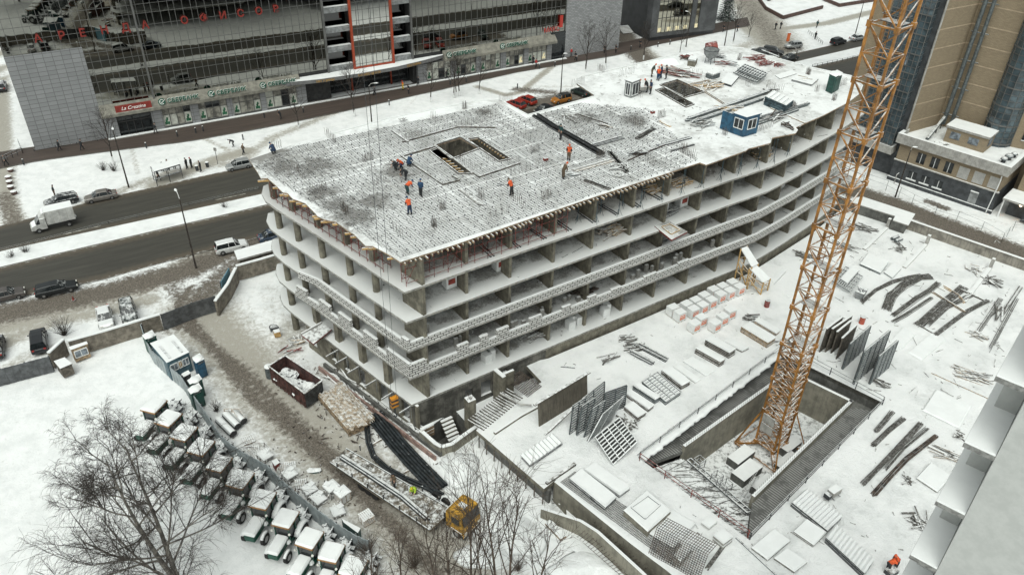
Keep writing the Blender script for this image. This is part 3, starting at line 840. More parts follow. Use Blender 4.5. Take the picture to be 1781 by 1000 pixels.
for i in range(22):
 p, t = along(right, 21.5 + i * 1.55); n = Vector((-t.y, t.x)); p = p + n * (.5 if i % 2 else 1.7)
 put(K, (p.x, p.y, 17.61), i * .7, 'slim steel tripod prop on the top open floor, %s from the sharp corner' % ORD[i], 'prop', 'steel props on the top open floor')
# long joists lying on the top open floor
T = thing('loose_joist', None, 'beam'); mb = MB(); mb.bar((0, 0, .08), (2.8, 0, .08), .09, .16); mb.build('beam', M['steel_d'], T); K = {'o': T}
for i in range(16):
 s = 10 + (i // 2) * 3.2 + (i % 2) * .35; p, t = along(right, s); n = Vector((-t.y, t.x)); p = p + n * .7
 put(K, (p.x, p.y, 17.61), math.atan2(n.y, n.x) + rr.uniform(-.1, .1), 'dark joist lying on the top open floor, %s from the sharp corner' % ORD[i], 'beam', 'joists lying on the top open floor')

# ================================================================ garage roof slab, tower crane pit, ramp
def cap(mb, pts, z0, z1, mi=0, mt=None): mb.prism([(p[0], p[1]) for p in pts], z0, z1, mi, mt)
PZ = 2.2
plat = lw([(828, 748), (862, 720), (905, 690), (942, 664), (912, 632)], PZ)
pr = off([tuple(p) for p in RB[2:]], .0)
outer = plat + [Vector((*p, 0)) for p in [(4.3, 69.9)] + [(q[0] + .25, q[1] - .3) for q in RB[3:]]] + [Vector((50.5, 108, 0)), G(1490, 365, PZ), G(1781, 470, PZ), Vector((100, 62, 0)), Vector((100, 4, 0)), Vector((24, 4, 0)), G(1235, 1050, PZ), G(1160, 988, PZ), G(966, 834, PZ), G(946, 850, PZ)]
pit = PIT
def holed(loops, z0, z1, mats, name, parent=None, kind=None):
 mb = MB(); al = [[Vector((p[0], p[1], 0)) for p in l] for l in loops]; fl = [p for l in al for p in l]
 for t in geometry.tessellate_polygon(al):
  a, b, c = (fl[k] for k in t)
  if (b - a).to_2d().cross((c - a).to_2d()) < 0: t = (t[0], t[2], t[1])
  mb.add([(fl[k].x, fl[k].y, z1) for k in t], [(0, 1, 2)], 1); mb.add([(fl[k].x, fl[k].y, z0) for k in t], [(0, 2, 1)], 0)
 for l in al:
  for i in range(len(l)):
   a, b = l[i], l[(i + 1) % len(l)]; mb.add([(a.x, a.y, z0), (b.x, b.y, z0), (b.x, b.y, z1), (a.x, a.y, z1)], [(0, 1, 2, 3)], 0)
 o = mb.build(name, mats, parent)
 if kind: tag(o, kind=kind)
 return o
def mk_yard():
 m, nt, b = newmat('trodden_yard_snow')
 geo = nn(nt, 'ShaderNodeNewGeometry'); p = geo.outputs['Position']
 n1 = noise(nt, p, .25, 6, .62); n2 = noise(nt, p, 1.1, 7, .72, .8); n3 = noise(nt, p, 6, 5, .75)
 c = mixc(nt, sstep(nt, n1, .42, .66), (.83, .84, .835), (.72, .735, .73))
 f = sstep(nt, math2(nt, 'ADD', math2(nt, 'MULTIPLY', n1, .5), math2(nt, 'MULTIPLY', n2, .5)), .53, .68)
 c = mixc(nt, math2(nt, 'MULTIPLY', f, .55), c, (.50, .51, .50))
 c = mixc(nt, math2(nt, 'MULTIPLY', sstep(nt, n3, .62, .72), .5), c, (.30, .30, .285))
 nt.links.new(c, b.inputs['Base Color']); b.inputs['Roughness'].default_value = .85
 bump(nt, b, math2(nt, 'ADD', n2, math2(nt, 'MULTIPLY', n3, .4)), .3, .6)
 return m
M['yard'] = mk_yard()
holed([outer, pit], PZ - .5, PZ, [M['conc'], M['yard']], 'garage_roof_ground', kind='structure')
# wall line under the open left edge of the slab
def wall(name, a, b, z0, z1, th, mats, parent=None, mt=None):
 a, b = Vector(a).to_2d(), Vector(b).to_2d(); c = (a + b) / 2; t = b - a
 mb = MB(); mb.box(c.x, c.y, z0, t.length, th, z1 - z0, math.atan2(t.y, t.x), 0, mt)
 return mb.build(name, mats, parent)
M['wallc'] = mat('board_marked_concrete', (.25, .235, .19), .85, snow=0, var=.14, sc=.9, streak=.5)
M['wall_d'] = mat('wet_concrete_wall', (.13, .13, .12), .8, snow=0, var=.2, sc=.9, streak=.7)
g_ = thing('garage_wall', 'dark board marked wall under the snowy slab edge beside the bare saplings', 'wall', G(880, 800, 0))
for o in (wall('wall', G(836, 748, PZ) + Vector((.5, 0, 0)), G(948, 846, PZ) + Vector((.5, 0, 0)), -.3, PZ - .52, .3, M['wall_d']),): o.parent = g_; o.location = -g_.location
mb = MB()
for k in range(9):
 p = G(836, 748, PZ).lerp(G(948, 846, PZ), k / 8) + Vector((-.15, -.15, 0)); mb.bar((p.x, p.y, -.1), (p.x, p.y, PZ - .5), .12)
mb.bar(G(834, 750, 1.6), G(944, 852, 1.6), .15, .2)
o = mb.build('timber_shore', M['wood_d']); o.parent = g_; o.location = -g_.location
# --- crane pit
M['pitfloor'] = mat('snow_dusted_pit_floor', (.13, .13, .12), .9, snow=.58, var=.2, sc=.5)
PT = thing('crane_pit', 'rectangular concrete pit sunk in the yard round the crane foot', 'pit', (27, 60, 0)); PO = Vector((27, 60, 0))
def pb(mb, name, mats):
 mb.v = [tuple(Vector(v) - PO) for v in mb.v]; return mb.build(name, mats, PT)
mb = MB()
for i in range(4):
 a, b = PIT[i], PIT[(i + 1) % 4]; mb.add([(a.x, a.y, -3.2), (b.x, b.y, -3.2), (b.x, b.y, PZ - .01), (a.x, a.y, PZ - .01)], [(0, 1, 2, 3)])
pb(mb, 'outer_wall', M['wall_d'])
W_ = [G(x, y, 1.5) for x, y in ((1191, 775), (1348, 660), (1390, 652), (1480, 698), (1311, 862))]
W_ = [W_[0], Vector((31.6, 69.6, 1.5)), None, W_[3], W_[4]]
def mk_deckribs():
 m, nt, b = newmat('ribbed_decking')
 geo = nn(nt, 'ShaderNodeNewGeometry'); mp = nn(nt, 'ShaderNodeMapping'); mp.inputs['Rotation'].default_value = (0, 0, -R(41))
 nt.links.new(geo.outputs['Position'], mp.inputs[0]); w = nn(nt, 'ShaderNodeTexWave'); w.inputs['Scale'].default_value = 1.1; w.inputs['Distortion'].default_value = 1.5
 w.inputs['Detail'].default_value = 3; nt.links.new(mp.outputs[0], w.inputs[0]); n = noise(nt, geo.outputs['Position'], .6, 5, .7)
 c = mixc(nt, sstep(nt, w.outputs[0], .3, .8), (.27, .27, .26), (.09, .09, .085)); c = mixc(nt, sstep(nt, n, .45, .62), c, (.10, .10, .095))
 nt.links.new(c, b.inputs['Base Color']); b.inputs['Roughness'].default_value = .8; return m
M['ribs'] = mk_deckribs()
A_, B_, C_, D_2 = W_[0], W_[1], W_[3], W_[4]
# ledge round the inner well (between the pit edge and the well)
def quad(mb, p, z0, z1, mt=0):
 cap(mb, p, z0, z1, 0, mt)
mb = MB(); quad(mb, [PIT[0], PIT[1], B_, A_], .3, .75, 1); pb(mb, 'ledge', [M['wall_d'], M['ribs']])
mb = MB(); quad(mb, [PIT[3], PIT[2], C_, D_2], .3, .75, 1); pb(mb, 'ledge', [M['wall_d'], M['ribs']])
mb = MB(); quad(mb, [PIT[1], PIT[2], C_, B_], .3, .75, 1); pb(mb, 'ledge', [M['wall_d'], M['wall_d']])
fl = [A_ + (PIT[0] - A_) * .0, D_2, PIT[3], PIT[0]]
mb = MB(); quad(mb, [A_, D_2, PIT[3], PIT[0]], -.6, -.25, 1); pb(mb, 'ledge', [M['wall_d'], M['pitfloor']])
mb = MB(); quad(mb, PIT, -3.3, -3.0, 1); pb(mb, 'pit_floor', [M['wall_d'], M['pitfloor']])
for a, b in ((A_, B_), (B_, C_), (D_2, C_)):
 t = (b - a).normalized(); mb = MB(); c = (a + b) / 2; L = (b - a).length; rz = math.atan2(t.y, t.x)
 mb.box(c.x, c.y, -3.0, L + .3, .35, 4.6, rz, 0, 1)
 k = 0
 pb(mb, 'well_wall', [M['wallc'], M['snow']])
mb = MB()
for a, b in ((A_, B_), (D_2, C_)):
 t = (b - a).normalized(); n = Vector((-t.y, t.x, 0)); L = (b - a).length; s = .1
 while s < L:
  for k in (-1, 1):
   q = a + t * s + n * (.12 * k); mb.bar((q.x, q.y, 1.58), (q.x, q.y, 1.9), .025)
  s += .35
pb(mb, 'starter_bars', M['rebar_g'])
mb = MB()
for k in range(150):
 f = rr.random(); g = rr.random(); a = PIT[0].lerp(PIT[3], f); b = A_.lerp(D_2, f); q = a.lerp(b, g); q.z = -.25 + rr.uniform(0, .1); w = rr.uniform(-.6, .6)
 mb.bar(q, q + Vector((math.cos(w) * 1.6, math.sin(w) * 1.6, rr.uniform(-.1, .35))), .035)
pb(mb, 'loose_rods', M['rebar_g'])
# --- railings
def railing(name, pts, label, cat, m, z=PZ, h=1.0, step=3.2, group=None, loc=None, t=.05):
 T = thing(name, label, cat, (pts[0][0], pts[0][1], z), 0, group); o = Vector((pts[0][0], pts[0][1], z)); mb = MB(); mb2 = MB()
 for a, b in zip(pts[:-1], pts[1:]):
  a, b = Vector((a[0], a[1], z)) - o, Vector((b[0], b[1], z)) - o; L = (b - a).length; k = max(1, round(L / step))
  for i in range(k + 1):
   p = a.lerp(b, i / k); mb2.bar(p, p + Vector((0, 0, h)), t * 1.4)
  for zz in (h, h * .55): mb.bar(a + Vector((0, 0, zz)), b + Vector((0, 0, zz)), t)
 mb.build('rail', m, T); mb2.each('post', m, T)
 return T
railing('railing', lw([(1112, 797), (1356, 612)], PZ), 'dark pipe railing along the left upper rim of the crane pit', 'railing', M['steel_d'])
railing('railing', lw([(1112, 801), (1300, 935)], PZ), 'red pipe railing along the near rim of the crane pit', 'railing', M['red'])
railing('railing', lw([(1304, 938), (1534, 704)], PZ), 'dark pipe railing along the right lower rim of the crane pit', 'railing', M['steel_d'])
railing('railing', lw([(1400, 628), (1534, 702)], PZ), 'dark pipe railing behind the crane mast on the far rim of the pit', 'railing', M['steel_d'])
# heaped snow lip on the left rim
mb = MB(); rg = []; a, b = G(1114, 796, PZ), G(1352, 616, PZ); t = (b - a).normalized(); n = Vector((t.y, -t.x, 0))
for k in range(120):
 p = a.lerp(b, k / 119); w = .55 + .1 * math.sin(k * .9) * math.sin(k * .37) + rr.uniform(-.09, .09); h = .07 + rr.uniform(0, .04); rg.append([p - n * .5, p - n * .2 + Vector((0, 0, h)), p + n * w * .6 + Vector((0, 0, h)), p + n * w + Vector((0, 0, -.05)), p + n * w * .8 + Vector((0, 0, -.3))])
mb.loft(rg)
o = mb.build('snow_heap', M['snowtop'], smooth=True); tag(o, 'ragged lip of heaped snow along the left rim of the crane pit', 'snow')
# --- tower crane
CR = thing('tower_crane', 'tall orange lattice tower crane mast standing in the concrete pit', 'crane', (28.4, 62.0, -3.0)); CO = Vector((28.4, 62.0, -3.0))
M['crane'] = mat('orange_crane_steel', (.34, .15, .028), .5, snow=.5, var=.25, sc=1.2)
SZ = 2.3; th = R(-51)
a0 = Vector((26.75, 62.2)); ex = Vector((math.cos(th), math.sin(th))); ey = Vector((math.cos(th + math.pi / 2), math.sin(th + math.pi / 2)))
cn = [a0, a0 + ex * SZ, a0 + ex * SZ + ey * SZ, a0 + ey * SZ]
L3 = lambda i, z: Vector((cn[i % 4].x - CO.x, cn[i % 4].y - CO.y, z - CO.z))
zs = [-2.0 + 4.45 * k for k in range(14)]
for i in range(4):
 mb = MB(); mb.bar(L3(i, -2.2), L3(i, zs[-1]), .19, .19, 0, (ex.x, ex.y, 0)); mb.build('leg', M['crane'], CR)
for k in range(13):
 z0, z1 = zs[k], zs[k + 1]; mb = MB(); n = 4 if k < 3 else 2
 for j in range(n):
  za, zb = z0 + (z1 - z0) * j / n, z0 + (z1 - z0) * (j + 1) / n
  for i in range(4):
   w = .14 if j == 0 else .09
   mb.bar(L3(i, za), L3(i + 1, za), w, w)
   p, q = (L3(i, zb), L3(i + 1, za)) if i % 2 == 0 else (L3(i, za), L3(i + 1, zb))
   mb.bar(p, q, .10, .10)
   if k < 3: mb.bar(L3(i, za), L3(i + 1, zb), .08, .08)
  if j == 1 and n == 2:
   mb.bar(L3(0, za), L3(2, za), .07)
 for i in range(4): c = L3(i, z0); mb.box(c.x, c.y, c.z - .25, .34, .34, .5, th)
 mb.build('lattice_section', M['crane'], CR)
 if k >= 3 or k % 2 == 1:
  mb = MB(); u, v = (L3(1, 0) - L3(0, 0)), (L3(3, 0) - L3(0, 0)); o = L3(0, z0 + .15)
  q = [o + v * .45 + u * .1, o + v * .45 + u * .9, o + v * .95 + u * .9, o + v * .95 + u * .1]
  mb.hexa([p - Vector((0, 0, .05)) for p in q] + q, 0)
  for a in range(4):
   mb.bar(q[a] + Vector((0, 0, .5)), q[(a + 1) % 4] + Vector((0, 0, .5)), .035)
  mb.build('rest_platform', M['steel_d'], CR)
  mb = MB(); l0 = o + v * .7 + u * (.3 if k % 2 else .65)
  for sgn in (-.2, .2): mb.bar(l0 + u.normalized() * sgn, l0 + u.normalized() * sgn + Vector((0, 0, 4.4)), .04)
  for r in range(14): mb.bar(l0 - u.normalized() * .2 + Vector((0, 0, r * .32)), l0 + u.normalized() * .2 + Vector((0, 0, r * .32)), .03)
  mb.build('ladder', M['crane'], CR)
mb = MB(); ct = (L3(0, -2.1) + L3(2, -2.1)) / 2
for i in range(4):
 d = (L3(i, -2.1) - ct); e = ct + d * 2.3; e.z = .35; mb.bar(ct + Vector((0, 0, 0)), e, .3, .3); mb.bar(L3(i, 2.6), e, .13, .13)
 mb.bar(e, ct + (L3(i + 1, -2.1) - ct) * 2.3 + Vector((0, 0, e.z - ct.z)), .12)
mb.build('base_cross', M['crane'], CR)
mb = MB()
for (px, py, sx, sy, r) in ((1290, 788, 3.0, 1.4, 41), (1300, 815, 3.2, 1.6, 41), (1372, 800, 3.0, 1.5, 41), (1330, 838, 2.8, 1.3, 41), (1375, 770, 2.6, 1.3, 41)):
 p = G(px, py, -1.9) - CO; mb.box(p.x, p.y, 0, sx, sy, 1.0, R(r), 0, 1)
mb.build('ballast_block', [M['wall_d'], M['snow']], CR)
# electric box screens on the mast
mb = MB(); u = (L3(1, 0) - L3(0, 0)).normalized(); nrm = Vector((u.y, -u.x, 0)); o = L3(0, 0.4) + nrm * .12
for zz in (0, 1.25):
 mb.bar(o + u * .15 + Vector((0, 0, zz)), o + u * 1.6 + Vector((0, 0, zz - 0)), .05, 1.1)
mb.build('mast_screen', M['conc_l'], CR)
mb = MB()
T = thing('site_stair', 'narrow grey metal stair leaning down to the crane foot in the pit', 'stairs', G(1290, 868, -.2)); o = G(1290, 868, -.2); e = G(1312, 832, -2.0) - o
for sg in (-.35, .35):
 w = Vector((.7, .7, 0)) * sg; mb.bar(w, e + w, .06, .14)
for k in range(10): mb.bar(e * (k / 9) - Vector((.25, .25, 0)), e * (k / 9) + Vector((.25, .25, 0)), .22, .04)
mb.build('stair_flight', M['steel'], T); mb = MB()
for sg in (-.35, .35):
 w = Vector((.7, .7, 0)) * sg + Vector((0, 0, .9)); mb.bar(w, e + w, .04)
mb.build('handrail', M['steel_d'], T)
# pipe bridge over the near end of the pit
T = thing('trestle', 'rusty beam trestle with little cages spanning the near end of the pit', 'trestle', G(1195, 800, .2)); o = G(1195, 800, .2); e = G(1300, 892, .2) - o; mb = MB()
t = e.normalized(); n = Vector((-t.y, t.x, 0))
mb.bar(n * .0, e, .16); mb.bar(n * .5, e + n * .5, .12)
for k in range(12): mb.bar(e * (k / 11), e * (k / 11) + n * .5, .08)
mb.build('beam', M['steel_d'], T); mb = MB()
for f in (.1, .4, .55):
 c = e * f
 for a in range(4):
  x, y = ((0, 0), (.8, 0), (.8, .8), (0, .8))[a]; x2, y2 = ((.8, 0), (.8, .8), (0, .8), (0, 0))[a]
  P = c + t * x + n * y; Q = c + t * x2 + n * y2
  mb.bar(P, P + Vector((0, 0, 1)), .05); mb.bar(P + Vector((0, 0, 1)), Q + Vector((0, 0, 1)), .05); mb.bar(P + Vector((0, 0, .5)), Q + Vector((0, 0, .5)), .04)
mb.build('cage', M['steel_d'], T)
# --- ramp
RT = thing('garage_ramp', 'board marked concrete ramp walls leading down under the yard, snow along their tops', 'ramp', G(1000, 880, 0)); RO_ = G(1000, 880, 0)
def rb(mb, name, mats): mb.v = [tuple(Vector(v) - RO_) for v in mb.v]; return mb.build(name, mats, RT)
def ramp_wall(pts, th, zb, name='ramp_wall'):
 for (a, za), (b, zb2) in zip(pts[:-1], pts[1:]):
  A, B = Vector(a), Vector(b); t = (B - A).normalized(); t.z = 0; n = Vector((-t.y, t.x, 0)) * th / 2; mb = MB()
  mb.hexa([Vector((*(A - n).to_2d(), zb)), Vector((*(B - n).to_2d(), zb)), Vector((*(B + n).to_2d(), zb)), Vector((*(A + n).to_2d(), zb)), Vector((*(A - n).to_2d(), za)), Vector((*(B - n).to_2d(), zb2)), Vector((*(B + n).to_2d(), zb2)), Vector((*(A + n).to_2d(), za))], 0, 1)
  rb(mb, name, [M['wallc'], M['snow']])
w1 = [(G(966, 836, PZ), PZ + .02), (G(1100, 944, PZ), PZ + .02), (G(1162, 990, PZ), PZ + .02), (G(1240, 1055, PZ), PZ + .02)]
ramp_wall(w1, .35, -5)
w2 = [(G(942, 883, 1.2), 1.2), (G(1010, 905, 1.9), 1.9), (G(1040, 924, 2.0), 2.0), (G(1110, 988, 2.1), 2.1), (G(1170, 1045, 2.2), 2.2)]
ramp_wall(w2, .3, -5)
mb = MB(); a, b = G(950, 858, 0), G(945, 875, 0); c, d = G(1240, 1060, PZ), G(1165, 1060, PZ)
mb.poly([(a.x, a.y + .3, -.2), (b.x, b.y, -.2), (d.x, d.y, -5.0), (c.x, c.y, -5.0)], 0)
rb(mb, 'ramp_floor', M['pitfloor'])
mb = MB(); q = [p for p, z in w2]; q[0] = q[0] + (q[0] - q[1]).normalized() * 2.2; nv = Vector((-.75, -.65, 0)); mb.poly([Vector((*p.to_2d(), .0)) for p in q] + [Vector((*(p + nv * 1.8).to_2d(), -.02)) for p in q[::-1]])
rb(mb, 'snow_bank', M['snowtop'])
mb = MB()
for i in range(30):
 f = .3 + .65 * i / 30; p = w2[0][0].lerp(w2[-1][0], f); q = w1[0][0].lerp(w1[-1][0], f); p.z = 1.6 - f * 2; q.z = 1.9 - f * 1.4
 mb.bar(p, q, .03)
for i in range(6):
 f = i / 5; p = w2[0][0].lerp(w2[-1][0], .35).lerp(w1[0][0].lerp(w1[-1][0], .35), f); q = w2[0][0].lerp(w2[-1][0], .95).lerp(w1[0][0].lerp(w1[-1][0], .95), f); p.z = .9; q.z = .0
 mb.bar(p, q, .03)
rb(mb, 'reinforcement_mesh', M['rebar'])
# mats of steel on the slab above the ramp
T = thing('reinforcement_mat', 'grid of thin steel bars laid in the snow along the ramp wall', 'steel mesh', G(1090, 910, PZ)); o = G(1090, 910, PZ); mb = MB()
qa = [G(975, 838, PZ + .05), G(1175, 985, PZ + .05), G(1205, 960, PZ + .05), G(1000, 820, PZ + .05)]
for i in range(11): mb.bar(qa[0].lerp(qa[3], i / 10) - o, qa[1].lerp(qa[2], i / 10) - o, .03)
for i in range(110): mb.bar(qa[0].lerp(qa[1], i / 110) - o, qa[3].lerp(qa[2], i / 110) - o + Vector((0, 0, .02)), .03)
mb.build('bar_grid', M['rebar_g'], T)
T = thing('steel_cage', 'tall bent cage of rusty mesh standing over the ramp end', 'steel mesh', G(1180, 975, PZ)); o = G(1180, 975, PZ); mb = MB()
a, b = G(1128, 962, PZ) - o, G(1215, 1010, PZ) - o
for i in range(24):
 p = a.lerp(b, i / 23); q = p + Vector((.5, .7, 2.6)); mb.bar(p, q, .04); mb.bar(q, q + Vector((.9, .9, .2)), .04)
for k in range(14): d = Vector((.5, .7, 2.6)) * (k / 13); mb.bar(a + d, b + d, .035)
for k in range(6): d = Vector((.5, .7, 2.6)) + Vector((.9, .9, .2)) * (k / 5); mb.bar(a + d, b + d, .035)
mb.build('mesh_panel', M['rebar'], T)
# --- boundary wall at the far side of the yard
T = thing('boundary_wall', 'long stained concrete wall with a snow capped coping between yard and dirt road', 'wall', G(1500, 370, PZ)); o = G(1500, 370, PZ)
a, b = G(1440, 350, PZ), G(1781, 470, PZ); b = a + (b - a) * 1.5; t = (b - a).normalized(); L = (b - a).length
M['bwall'] = mat('stained_wall', (.27, .25, .215), .85, snow=0, var=.18, sc=.8, streak=.8)
mb = MB(); c = (a + b) / 2 - o; mb.box(c.x, c.y, -2.2, L, .3, 3.6, math.atan2(t.y, t.x), 0); mb.build('wall', M['bwall'], T)
mb = MB(); mb.box(c.x, c.y, 1.4, L, .5, .14, math.atan2(t.y, t.x), 0, 1); mb.build('coping', [M['bwall'], M['snow']], T)
for x, y in ((1543, 396), (1611, 425), (1722, 466)):
 p = G(x, y, PZ) - o; n = Vector((t.y, -t.x, 0)); mb = MB(); q = p + n * 8.5 * (1 if x != 1722 else 1.3)
 mb.bar(p + Vector((0, 0, .05)), q + Vector((0, 0, .05)), .5, .25, 0, mt=1); mb.box(p.x, p.y, 0, .4, .5, 1.5, math.atan2(t.y, t.x))
 mb.build('kerb_beam', [M['conc_l'], M['snow']], T)
# little site shelters beyond the wall
def shelter(pts, z, label, h=.15):
 c = sum((Vector(G(x, y, z)) for x, y in pts), Vector()) / len(pts); T = thing('site_shelter', label, 'shelter', (c.x, c.y, 0)); mb = MB()
 cap(mb, [G(x, y, z) - c for x, y in pts], z - h, z, 0, 1); mb.build('roof', [M['conc_l'], M['snow']], T); mb = MB()
 P = [G(x, y, z) - c for x, y in pts]
 cap(mb, [p * .93 for p in P], 0, z - h - .01); mb.build('wall', M['wall_d'], T)
 return T
shelter([(1485, 344), (1500, 342), (1592, 372), (1580, 392), (1553, 383), (1557, 376), (1482, 352)], 2.6 + 1.2, 'long low shed with a white snow roof behind the stained wall')

# ================================================================ office building with the mirror facade
FA = Vector((-81.7, 124.1, 0)); FB = Vector((11.0, 180.0, 0)); FU = (FB - FA).normalized(); FN = Vector((FU.y, -FU.x, 0)); FR = math.atan2(FU.y, FU.x)
def W(s, d, z): return FU * s + FN * d + Vector((0, 0, z))      # local to the building empty at FA
def fbox(mb, s0, s1, d0, d1, z0, z1, mi=0, mt=None):
 p = [W(s0, d1, z0), W(s1, d1, z0), W(s1, d0, z0), W(s0, d0, z0), W(s0, d1, z1), W(s1, d1, z1), W(s1, d0, z1), W(s0, d0, z1)]
 mb.hexa(p, mi, mt)
OF = thing('office_building', 'large mirror glass office block with grey stone corner and street shops', 'building', FA)
def mk_mirror(name, tint=(.24, .24, .22), rough=.015):
 m, nt, b = newmat(name); geo = nn(nt, 'ShaderNodeNewGeometry')
 b.inputs['Base Color'].default_value = (*tint, 1); b.inputs['Metallic'].default_value = 1.0; b.inputs['Roughness'].default_value = rough
 n = noise(nt, geo.outputs['Position'], .35, 2, .5); bump(nt, b, n, .03, .2); return m
M['mirror'] = mk_mirror('mirror_glass')
def mk_tile(name, c1, c2, joint, w, h, off_=0.0, mw=.03):
 m, nt, b = newmat(name); uv = nn(nt, 'ShaderNodeUVMap'); br = nn(nt, 'ShaderNodeTexBrick'); nt.links.new(uv.outputs[0], br.inputs['Vector']); br.offset = off_
 for k, v in (('Color1', (*c1, 1)), ('Color2', (*c2, 1)), ('Mortar', (*joint, 1)), ('Scale', 1), ('Mortar Size', mw), ('Brick Width', w), ('Row Height', h)): br.inputs[k].default_value = v
 geo = nn(nt, 'ShaderNodeNewGeometry'); n = noise(nt, geo.outputs['Position'], .5, 5, .7)
 c = mixc(nt, math2(nt, 'MULTIPLY', sstep(nt, n, .4, .75), .3), br.outputs['Color'], tuple(x * .65 for x in c1))
 nt.links.new(c, b.inputs['Base Color']); b.inputs['Roughness'].default_value = .6; return m
M['stone'] = mk_tile('grey_stone_tiles', (.26, .265, .27), (.215, .22, .225), (.09, .09, .09), 1.35, .72, 0, .035)
def face(name, s0, s1, z0, z1, d, m, parent, Wf=None, thick=None):
 Wf = Wf or W; mb = MB(); P = [Wf(s0, d, z0), Wf(s1, d, z0), Wf(s1, d, z1), Wf(s0, d, z1)]
 mb.poly(P); return mb.build(name, m, parent, uv=[(s0, z0), (s1, z0), (s1, z1), (s0, z1)])
M['mull'] = mat('pale_mullion', (.15, .15, .145), .5, .3, var=.1)
M['mull_d'] = mat('dark_mullion', (.05, .05, .05), .5, .3, var=.1)
M['roofw'] = M['snowtop']
TOP = 36
mb = MB();
fbox(mb, 0, 52.6, -22, -.25, 0, TOP, 0, 1); fbox(mb, 52.6, 70.3, -22, -3, 0, TOP, 0, 1); fbox(mb, 70.3, 107.4, -22, -.25, 0, TOP, 0, 1); fbox(mb, 107.4, 122.5, -22, -.4, 0, 30, 0, 1)
mb.build('core_wall', [mat('dark_core', (.04, .04, .04), .7), M['snow']], OF)
face('glass_curtain', 0, 52.6, 5.9, TOP, 0, M['mirror'], OF)
face('glass_curtain', 70.3, 107.4, 5.9, TOP, 0, M['mirror'], OF)
face('glass_curtain', 57.9, 65.8, 5.4, TOP, .25, mk_mirror('bay_mirror', (.55, .55, .52)), OF)
def mull(s0, s1, z0, z1, d=.0, base=5.9, st=1.35, only=None):
 mb = MB(); s = s0
 k = 0
 while s <= s1 + .01:
  fbox(mb, s - .035, s + .035, d, d + .07, max(z0, 16.1 if s < 11.3 and z0 < 16 else z0), z1); s += st if k % 3 else st * .72; k += 1
 mb.build('mullion', M['mull'], OF); mb = MB(); z = base + .6; k = 0
 while z < z1:
  sa = 0 if (z > 16.1 or s0 > 12) else 11.3
  fbox(mb, max(s0, sa), s1, d, d + .06, z - .03, z + .03); z += 1.95 if k % 2 else 1.5; k += 1
 mb.build('transom', M['mull'], OF)
mull(0.2, 52.4, 5.9, TOP); mull(70.5, 107.2, 5.9, TOP); mull(58.0, 65.8, 5.4, TOP, .25, 5.4, 1.3)
mb = MB(); fbox(mb, 20.2, 20.5, 0, .3, 5.5, TOP); fbox(mb, 52.3, 52.7, 0, .3, 5.2, TOP); fbox(mb, 70.1, 70.45, 0, .3, 5.2, TOP); mb.each('facade_post', M['mull'], OF)
# stone corner wing
mb = MB(); V = [W(0, .05, 0), W(11.35, .05, 0), W(11.35, .05, 16.1), W(0, .05, 16.1)]; mb.poly(V); mb.poly([W(0, -22, 0), W(0, .05, 0), W(0, .05, 16.1), W(0, -22, 16.1)]); mb.poly([W(11.35, .05, 0), W(11.35, -.3, 0), W(11.35, -.3, 16.1), W(11.35, .05, 16.1)])
mb.build('stone_wall', M['stone'], OF, uv=[(0, 0), (11.35, 0), (11.35, 16.1), (0, 16.1), (0, 0), (22, 0), (22, 16.1), (0, 16.1), (0, 0), (.3, 0), (.3, 16.1), (0, 16.1)])
mb = MB(); V = [W(107.4, .4, 0), W(122.5, .4, 0), W(122.5, .4, 30), W(107.4, .4, 30)]; mb.poly(V); mb.poly([W(122.5, .4, 0), W(122.5, -22, 0), W(122.5, -22, 30), W(122.5, .4, 30)]); mb.poly([W(107.4, -.3, 0), W(107.4, .4, 0), W(107.4, .4, 30), W(107.4, -.3, 30)])
mb.build('stone_wall', mk_tile('pale_split_stone', (.36, .365, .37), (.24, .245, .25), (.12, .12, .12), .8, .35, .5, .03), OF, uv=[(0, 0), (15, 0), (15, 30), (0, 30), (0, 0), (22, 0), (22, 30), (0, 30), (0, 0), (.7, 0), (.7, 30), (0, 30)])
M['ledge'] = mat('beige_cornice', (.23, .22, .185), .8, snow=0, var=.15, sc=1)
mb = MB()
def slope(s0, s1): mb.hexa([W(s0, 1.5, 4.0), W(s1, 1.5, 4.0), W(s1, -.2, 4.0), W(s0, -.2, 4.0), W(s0, 1.5, 4.5), W(s1, 1.5, 4.5), W(s1, .02, 5.9), W(s0, .02, 5.9)], 0)
slope(11.3, 46.5); slope(77, 104.5); mb.each('cornice', M['ledge'], OF)
